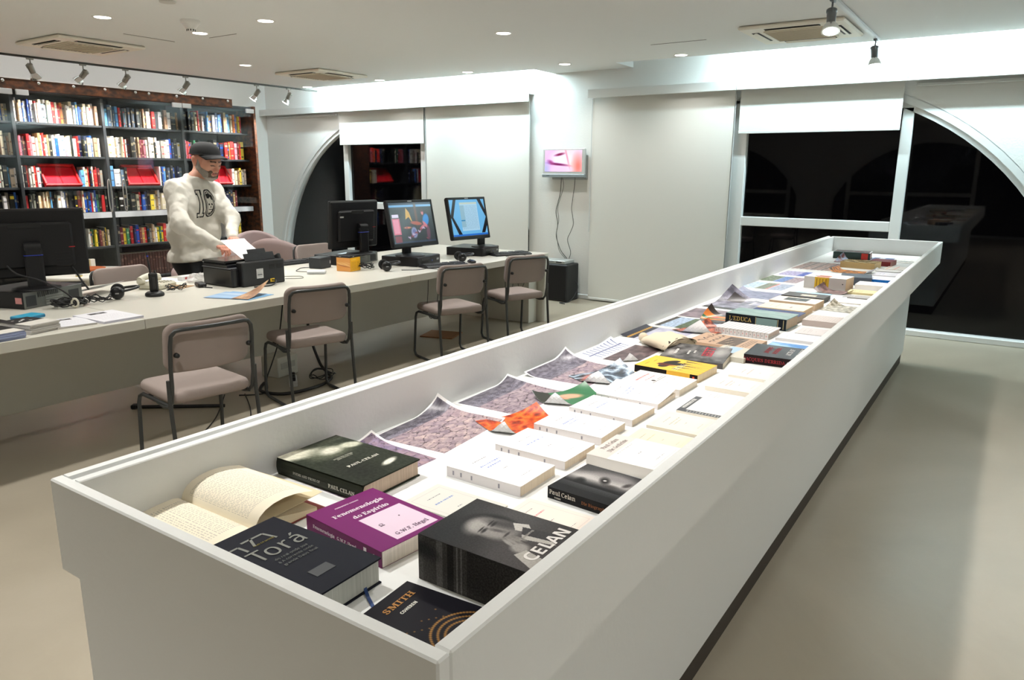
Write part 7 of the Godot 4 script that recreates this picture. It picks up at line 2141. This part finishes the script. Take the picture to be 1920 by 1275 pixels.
func man():
	var o := thing("person", "person in a black cap and white sweatshirt bending over the printer", "person", Vector3(-5.96, 0, -3.86))
	var base := Vector3(-5.96, 0, -3.86)
	var V := func(x: float, y: float, z: float) -> Vector3:
		return Vector3(x, y, z) - base
	var R := Vector3(0.087, 0, 0.996)
	var F := Vector3(0.996, 0, -0.087)
	var rsh: Vector3 = V.call(-5.88, 1.435, -3.665)
	var lsh: Vector3 = V.call(-5.97, 1.415, -4.07)
	var rel: Vector3 = V.call(-5.67, 1.165, -3.545)
	var rwr: Vector3 = V.call(-5.41, 0.995, -3.685)
	var lel: Vector3 = V.call(-5.79, 1.185, -4.115)
	var lwr: Vector3 = V.call(-5.58, 1.03, -3.965)
	var neck: Vector3 = V.call(-5.925, 1.515, -3.875)
	var hc: Vector3 = V.call(-5.85, 1.675, -3.955)
	var ch: Vector3 = V.call(-5.945, 1.3, -3.86)
	var be: Vector3 = V.call(-5.955, 1.06, -3.85)
	var he: Vector3 = V.call(-5.965, 0.86, -3.84)
	# ---- skin: one body; finer grids for the head and the hands
	var sm := mat(Color(1, 1, 1), 0.55).duplicate()
	sm.vertex_color_use_as_albedo = true
	sm.subsurf_scatter_enabled = true
	sm.subsurf_scatter_strength = 0.15
	var skin := rgb(206, 152, 128).srgb_to_linear()
	var body := MB.new()
	body.col = skin
	var ft := [V.call(-5.9, 0.06, -3.76), V.call(-5.92, 0.06, -3.97)]
	var hip := [he + R * 0.09, he - R * 0.09]
	var kn := [V.call(-5.87, 0.48, -3.77), V.call(-5.89, 0.48, -3.96)]
	var core := [[neck, hc + Vector3(-0.03, -0.06, 0.0), 0.062, 0.058], [rsh, lsh, 0.05, 0.05], [ch + R * 0.08, ch - R * 0.08, 0.1, 0.1], [be + R * 0.07, be - R * 0.07, 0.1, 0.1], [he + R * 0.07, he - R * 0.07, 0.11, 0.11], [rsh, rel, 0.048, 0.04], [rel, rwr, 0.04, 0.027], [lsh, lel, 0.048, 0.04], [lel, lwr, 0.04, 0.027],
		[hip[0], kn[0], 0.075, 0.05], [kn[0], ft[0], 0.05, 0.035], [hip[1], kn[1], 0.075, 0.05], [kn[1], ft[1], 0.05, 0.035], [ft[0], ft[0] + F * 0.14, 0.035, 0.03], [ft[1], ft[1] + F * 0.14, 0.035, 0.03], [neck, ch, 0.06, 0.09]]
	var n0 := Nets.new()
	n0.run(core, 0.016, 0.012)
	emit(body, n0)
	# head frame: x to his left, y up, z towards his nose
	var yaw := deg_to_rad(-9.0)
	var pit := deg_to_rad(17.0)
	var hz := Vector3(cos(yaw) * cos(pit), -sin(pit), sin(yaw) * cos(pit))
	var hx := Vector3.UP.cross(hz).normalized()
	var hy := hz.cross(hx).normalized()
	var hb := Basis(hx, hy, hz)
	const HS := 1.2
	var H := func(x: float, y: float, z: float) -> Vector3:
		return hc + hb * Vector3(x, y, z) * HS
	var hp := [[H.call(0, 0.025, -0.022), H.call(0, 0.025, 0.004), 0.09, 0.088], [H.call(0, 0.03, 0.03), H.call(0, 0.0, 0.04), 0.066, 0.058], [H.call(0, -0.03, 0.04), H.call(0, -0.075, 0.048), 0.054, 0.04],
		[H.call(0, -0.098, 0.066), H.call(0, -0.09, 0.07), 0.024, 0.022], [H.call(0, -0.07, -0.03), H.call(0, -0.02, -0.03), 0.055, 0.07]]
	for s in [-1, 1]:
		hp.append([H.call(s * 0.058, -0.04, 0.0), H.call(s * 0.022, -0.092, 0.058), 0.026, 0.02])
		hp.append([H.call(s * 0.044, -0.028, 0.058), H.call(s * 0.05, -0.022, 0.04), 0.026, 0.026])
		hp.append([H.call(s * 0.012, -0.04, 0.098), H.call(s * 0.011, -0.04, 0.092), 0.011, 0.011])
		hp.append([H.call(s * 0.046, 0.014, 0.078), H.call(s * 0.014, 0.016, 0.09), 0.011, 0.011])
		hp.append([H.call(s * 0.031, -0.005, 0.083), H.call(s * 0.031, -0.006, 0.084), 0.014, 0.014])
		hp.append([H.call(s * 0.087, 0.012, -0.018), H.call(s * 0.082, -0.03, -0.006), 0.014, 0.01])
		hp.append([H.call(s * 0.093, 0.016, -0.028), H.call(s * 0.092, -0.012, -0.026), 0.009, 0.008])
	hp.append([H.call(0, 0.012, 0.092), H.call(0, -0.036, 0.112), 0.009, 0.013])
	hp.append([H.call(-0.02, -0.071, 0.089), H.call(0.02, -0.071, 0.089), 0.008, 0.008])
	hp.append([H.call(-0.016, -0.061, 0.092), H.call(0.016, -0.061, 0.092), 0.007, 0.007])
	hp.append([neck + Vector3(0.0, -0.03, 0), H.call(0, -0.05, -0.03), 0.064, 0.058])
	for q in hp.size() - 1:
		hp[q][2] *= HS
		hp[q][3] *= HS
	var n1 := Nets.new()
	n1.run(hp, 0.0046, 0.007)
	var tint := func(p: Vector3) -> Color:
		var q := hb.transposed() * (p - hc) / HS
		var c := skin
		var red := rgb(186, 116, 98).srgb_to_linear()
		if q.z > 0.1 and q.y < -0.02 and q.y > -0.05:
			c = c.lerp(red, 0.4)
		if absf(q.x) > 0.078:
			c = c.lerp(red, 0.5)
		if q.y < -0.056 and q.y > -0.078 and absf(q.x) < 0.026 and q.z > 0.085:
			c = rgb(160, 92, 84).srgb_to_linear()
		if absf(absf(q.x) - 0.031) < 0.016 and absf(q.y + 0.007) < 0.003 and q.z > 0.07:
			c = rgb(60, 40, 34).srgb_to_linear()
		if absf(absf(q.x) - 0.031) < 0.021 and absf(q.y - 0.02 - 0.1 * (0.031 - absf(absf(q.x) - 0.031)) * 0.3) < 0.0045 and q.z > 0.06:
			c = rgb(70, 50, 40).srgb_to_linear()
		if q.y > 0.03 and q.z < 0.03 and q.y < 0.06:
			c = c.lerp(rgb(150, 120, 106).srgb_to_linear(), 0.4)
		return c
	emit(body, n1, tint)
	# hands
	var hands := [[rwr, Vector3(0.93, -0.16, -0.12).normalized(), 1.0, 1.0], [lwr, Vector3(0.86, -0.1, 0.42).normalized(), -1.0, 0.9]]
	for hd in hands:
		var w: Vector3 = hd[0]
		var f: Vector3 = hd[1]
		var side: Vector3 = f.cross(Vector3.UP).normalized() * -hd[2]     # towards the thumb (inside)
		var dn: Vector3 = -(side.cross(f)).normalized() * hd[2]
		if dn.y > 0.0:
			dn = -dn
		var P := func(a: float, b: float, c: float) -> Vector3:
			return w + f * a + side * b + dn * c
		var pr := [[P.call(-0.05, 0, 0), P.call(0.012, 0, 0), 0.027, 0.026]]
		for k in 4:
			var b: float = 0.03 - k * 0.02
			pr.append([P.call(0.01, b * 0.6, 0), P.call(0.085 - absf(k - 1.2) * 0.005, b, 0.0), 0.017, 0.0125])
		var ln := [0.9, 1.0, 0.95, 0.75]
		for k in 4:
			var b: float = 0.03 - k * 0.0205
			var l: float = ln[k]
			var k0: Vector3 = P.call(0.085 - absf(k - 1.2) * 0.005, b, 0.0)
			var k1: Vector3 = k0 + (f * 0.036 + dn * 0.018 + side * (0.002 - k * 0.002)) * l
			var k2: Vector3 = k1 + (f * 0.012 + dn * 0.026) * l
			var k3: Vector3 = k2 + (f * -0.006 + dn * 0.02) * l
			pr.append([k0, k1, 0.0098, 0.0088])
			pr.append([k1, k2, 0.0088, 0.0082])
			pr.append([k2, k3, 0.0082, 0.0072])
		var t0: Vector3 = P.call(0.022, 0.026, 0.008)
		var t1: Vector3 = P.call(0.05, 0.05, 0.018)
		var t2: Vector3 = P.call(0.082, 0.054, 0.026)
		var t3: Vector3 = P.call(0.105, 0.046, 0.032)
		pr.append([t0, t1, 0.015, 0.012])
		pr.append([t1, t2, 0.0115, 0.0098])
		pr.append([t2, t3, 0.0098, 0.008])
		var nh := Nets.new()
		nh.run(pr, 0.0034, 0.0028)
		body.col = rgb(196, 134, 112).srgb_to_linear()
		emit(body, nh)
	part("body", body.mesh(), sm, o)
	# ---- sweatshirt, its print a surface of its own
	var cl := [[rsh, lsh, 0.066, 0.066], [ch + R * 0.115, ch - R * 0.115, 0.118, 0.118], [ch + F * 0.03 + R * 0.06, ch + F * 0.03 - R * 0.06, 0.12, 0.12], [be + R * 0.115, be - R * 0.115, 0.128, 0.128], [he + R * 0.12 + Vector3(0, -0.02, 0), he - R * 0.12 + Vector3(0, -0.02, 0), 0.128, 0.128],
		[rsh, rel, 0.074, 0.066], [rel, rwr, 0.066, 0.046], [rwr, rwr + (rwr - rel).normalized() * 0.008, 0.036, 0.035], [lsh, lel, 0.074, 0.064], [lel, lwr, 0.064, 0.044], [neck + Vector3(0, -0.06, 0), ch, 0.085, 0.12], [neck + Vector3(-0.015, -0.03, 0), rsh, 0.072, 0.07], [neck + Vector3(-0.015, -0.03, 0), lsh, 0.072, 0.07], [rsh + Vector3(0, -0.08, -0.04), be + R * 0.1, 0.1, 0.12], [lsh + Vector3(0, -0.08, 0.04), be - R * 0.1, 0.1, 0.12]]
	var nz := FastNoiseLite.new()
	nz.seed = 6
	nz.frequency = 11.0
	nz.fractal_octaves = 2
	var n2 := Nets.new()
	n2.run(cl, 0.012, 0.02, Vector2(0.82, 3.0), 0.011, nz)
	var ec := ch + F * 0.1 + Vector3(0, 0.015, 0) - R * 0.0
	var cloth := MB.new()
	var prnt := MB.new()
	for q in n2.quads:
		var cen: Vector3 = (n2.verts[q[0]] + n2.verts[q[2]]) / 2.0
		var e := cen - ec
		var u := -e.dot(R)
		var nrm: Vector3 = (n2.verts[q[2]] - n2.verts[q[0]]).cross(n2.verts[q[3]] - n2.verts[q[1]])
		var inside := absf(u) < 0.1 and absf(e.y) < 0.115 and e.dot(F) > -0.06 and absf(nrm.normalized().dot(F)) > 0.25 and cen.distance_to(rel) > 0.12
		for t in [[0, 1, 2], [0, 2, 3]]:
			for i in t:
				var p: Vector3 = n2.verts[q[i]]
				var d := p - ec
				(prnt if inside else cloth).vtx(p, Vector2(-d.dot(R) / 0.225 + 0.5, 0.5 - d.y / 0.262), 0)
	var sw := grained(mat(rgb(204, 200, 190), 0.95), 0.5, 14.0, 0.25)
	part("sweatshirt", cloth.mesh(), sw, o)
	part("printed_number", prnt.mesh(), tex_mat(im_ten(), 0.95), o)
	var rib := grained(mat(rgb(196, 192, 182), 0.95), 0.5, 30.0, 0.5)
	var col := []
	var cax := Vector3(0.42, 1.0, -0.05).normalized()
	var cx := cax.cross(Vector3(0, 0, 1)).normalized()
	var cz := cx.cross(cax).normalized()
	for i in 25:
		var a := TAU * i / 24.0
		col.append(neck + Vector3(0.004, 0.012, 0.0) + cx * cos(a) * 0.078 + cz * sin(a) * 0.08)
	part("collar", MB.new().tube(col, 0.013, 8, false).mesh(), rib, o)
	for cf in [[rwr, (rwr - rel).normalized(), 0.04], [lwr, (lwr - lel).normalized(), 0.038]]:
		part("cuff", MB.new().tube([cf[0] - cf[1] * 0.035, cf[0] - cf[1] * 0.015, cf[0] + cf[1] * 0.012], cf[2], 16).mesh(), rib, o)
	# ---- trousers and shoes
	var tz := [[he + R * 0.1 + Vector3(0, -0.04, 0), he - R * 0.1 + Vector3(0, -0.05, 0), 0.105, 0.105], [hip[0] + Vector3(0, -0.06, 0), kn[0], 0.1, 0.072], [kn[0], ft[0] + Vector3(0, 0.03, 0), 0.072, 0.06], [hip[1] + Vector3(0, -0.06, 0), kn[1], 0.1, 0.072], [kn[1], ft[1] + Vector3(0, 0.03, 0), 0.072, 0.06]]
	var n3 := Nets.new()
	n3.run(tz, 0.016, 0.014, Vector2(0.05, 0.95))
	var tm := MB.new()
	emit(tm, n3)
	part("trousers", tm.mesh(), mat(rgb(22, 22, 26), 0.85), o)
	for k in 2:
		var n4 := Nets.new()
		n4.run([[ft[k] + Vector3(0, -0.005, 0) - F * 0.03, ft[k] + F * 0.16 + Vector3(0, -0.015, 0), 0.05, 0.04]], 0.012, 0.006, Vector2(0.004, 0.3))
		var q := MB.new()
		emit(q, n4)
		part("shoe", q.mesh(), mat(rgb(40, 38, 38), 0.6), o)
	# ---- beard: a close grey layer over jaw and chin, darker moustache
	var bp := [[H.call(0, -0.101, 0.068), H.call(0, -0.09, 0.076), 0.028, 0.022], [H.call(-0.026, -0.055, 0.089), H.call(0.0, -0.052, 0.099), 0.007, 0.008], [H.call(0.026, -0.055, 0.089), H.call(0.0, -0.052, 0.099), 0.007, 0.008]]
	for s in [-1, 1]:
		bp.append([H.call(s * 0.079, 0.01, 0.006), H.call(s * 0.075, -0.035, 0.012), 0.01, 0.016])
		bp.append([H.call(s * 0.07, -0.045, 0.012), H.call(s * 0.03, -0.095, 0.06), 0.022, 0.026])
		bp.append([H.call(s * 0.03, -0.056, 0.085), H.call(s * 0.028, -0.09, 0.072), 0.008, 0.018])
		bp.append([H.call(s * 0.05, -0.06, 0.052), H.call(s * 0.028, -0.085, 0.066), 0.018, 0.018])
	for q in bp:
		q[2] *= HS
		q[3] *= HS
	var n5 := Nets.new()
	var bn := FastNoiseLite.new()
	bn.frequency = 160.0
	n5.run(bp, 0.0046, 0.006, Vector2(-1e9, 1e9), 0.006, bn)
	var bt := func(p: Vector3) -> Color:
		var q := hb.transposed() * (p - hc) / HS
		var c := rgb(146, 138, 130).srgb_to_linear()
		if q.z > 0.06 and q.y > -0.095 and absf(q.x) < 0.045:
			c = rgb(104, 90, 80).srgb_to_linear()
		if q.y < -0.1:
			c = rgb(170, 164, 156).srgb_to_linear()
		return c
	var bm := MB.new()
	emit(bm, n5, bt)
	var beard := mat(Color(1, 1, 1), 0.95).duplicate()
	beard.vertex_color_use_as_albedo = true
	part("beard", bm.mesh(), beard, o)
	# ---- cap
	var felt := grained(mat(rgb(16, 16, 17), 0.9), 0.5, 30.0, 0.3)
	# the cap sits tipped back on the bowed head
	var kp := pit - deg_to_rad(13.0)
	var kz := Vector3(cos(yaw) * cos(kp), -sin(kp), sin(yaw) * cos(kp))
	var kb := Basis(hx, kz.cross(hx).normalized(), kz)
	var K := func(x: float, y: float, z: float) -> Vector3:
		return hc + kb * Vector3(x, y + 0.008, z) * HS
	var rings := []
	for i in 10:
		var a := PI / 2 * i / 9.0
		var r := PackedVector3Array()
		for j in 28:
			var b := TAU * j / 28
			var rr := pow(cos(a), 0.75)
			r.append(K.call(sin(b) * 0.1 * rr, 0.036 + 0.088 * sin(a) - 0.012 * cos(b) * 0.0, -0.01 + cos(b) * 0.112 * rr))
		rings.append(r)
	part("cap_crown", MB.new().loft(rings, false, true).mesh(), felt, o)
	part("cap_button", MB.new().at(Transform3D(kb, K.call(0, 0.122, -0.01))).lathe([Vector2(0.009, 0.0), Vector2(0.007, 0.006), Vector2(0.0, 0.008)], 10).mesh(), felt, o)
	var br := []
	for i in 9:
		var f := i / 8.0
		var r := PackedVector3Array()
		for j in 17:
			var b := lerpf(-1.25, 1.25, j / 16.0)
			var inner := Vector3(sin(b) * 0.099, 0.04 - 0.018 * b * b * 0.3, -0.01 + cos(b) * 0.111)
			var outer := Vector3(sin(b) * 0.092, 0.022 - 0.022 * b * b * 0.5, 0.045 + cos(b) * 0.135)
			var q: Vector3 = inner.lerp(outer, f)
			r.append(K.call(q.x, q.y, q.z))
		for j in range(16, -1, -1):
			r.append(r[j] - kb.y * 0.003)
		br.append(r)
	part("cap_brim", MB.new().loft(br).mesh(), felt, o)
	var band := []
	for i in 25:
		var b := TAU * i / 24.0
		band.append(K.call(sin(b) * 0.1005, 0.037, -0.01 + cos(b) * 0.1125))
	part("cap_edge", MB.new().tube(band, 0.004, 6, false).mesh(), felt, o)

func im_ten() -> Image:
	var bg := rgb(204, 200, 190)
	var k := rgb(26, 26, 28)
	var im := canvas(160, 184, bg)
	# numeral one: outlined slab
	for e in [[0.045, k], [0.0, bg]]:
		var g: float = e[0]
		var c: Color = e[1]
		rect(im, 0.18 - g, 0.08 - g, 0.2 + g * 2, 0.1 + g * 2, c)
	for e in [[0.045, k], [0.0, bg]]:
		var g: float = e[0]
		var c: Color = e[1]
		rect(im, 0.25 - g, 0.1 - g, 0.11 + g * 2, 0.8 + g * 2, c)
		rect(im, 0.16 - g, 0.83 - g, 0.29 + g * 2, 0.08 + g * 2, c)
	rect(im, 0.25, 0.09, 0.11, 0.8, bg)
	rect(im, 0.18, 0.085, 0.17, 0.08, bg)
	# numeral nought: an outlined ring round a skull
	var oval := func(rx: float, ry: float, c: Color):
		var p := PackedVector2Array()
		for i in 40:
			var a := TAU * i / 40.0
			var s := signf(cos(a)) * pow(absf(cos(a)), 0.75)
			var t := signf(sin(a)) * pow(absf(sin(a)), 0.75)
			p.append(Vector2(0.72 + s * rx, 0.49 + t * ry))
		poly(im, p, c)
	oval.call(0.235, 0.45, k)
	oval.call(0.19, 0.405, bg)
	oval.call(0.165, 0.375, k)
	oval.call(0.14, 0.35, bg)
	poly(im, PackedVector2Array([Vector2(0.6, 0.2), Vector2(0.74, 0.16), Vector2(0.84, 0.24), Vector2(0.85, 0.4), Vector2(0.79, 0.36), Vector2(0.76, 0.28), Vector2(0.7, 0.34), Vector2(0.62, 0.33)]), k)
	blob(im, 0.655, 0.52, 0.035, 0.035, 0, k, 0.1)
	blob(im, 0.785, 0.52, 0.035, 0.035, 0, k, 0.1)
	poly(im, PackedVector2Array([Vector2(0.72, 0.56), Vector2(0.745, 0.63), Vector2(0.695, 0.63)]), k)
	rect(im, 0.64, 0.68, 0.16, 0.025, k)
	poly(im, PackedVector2Array([Vector2(0.83, 0.58), Vector2(0.865, 0.5), Vector2(0.84, 0.76), Vector2(0.73, 0.84), Vector2(0.64, 0.8), Vector2(0.74, 0.79), Vector2(0.79, 0.72)]), k)
	return im
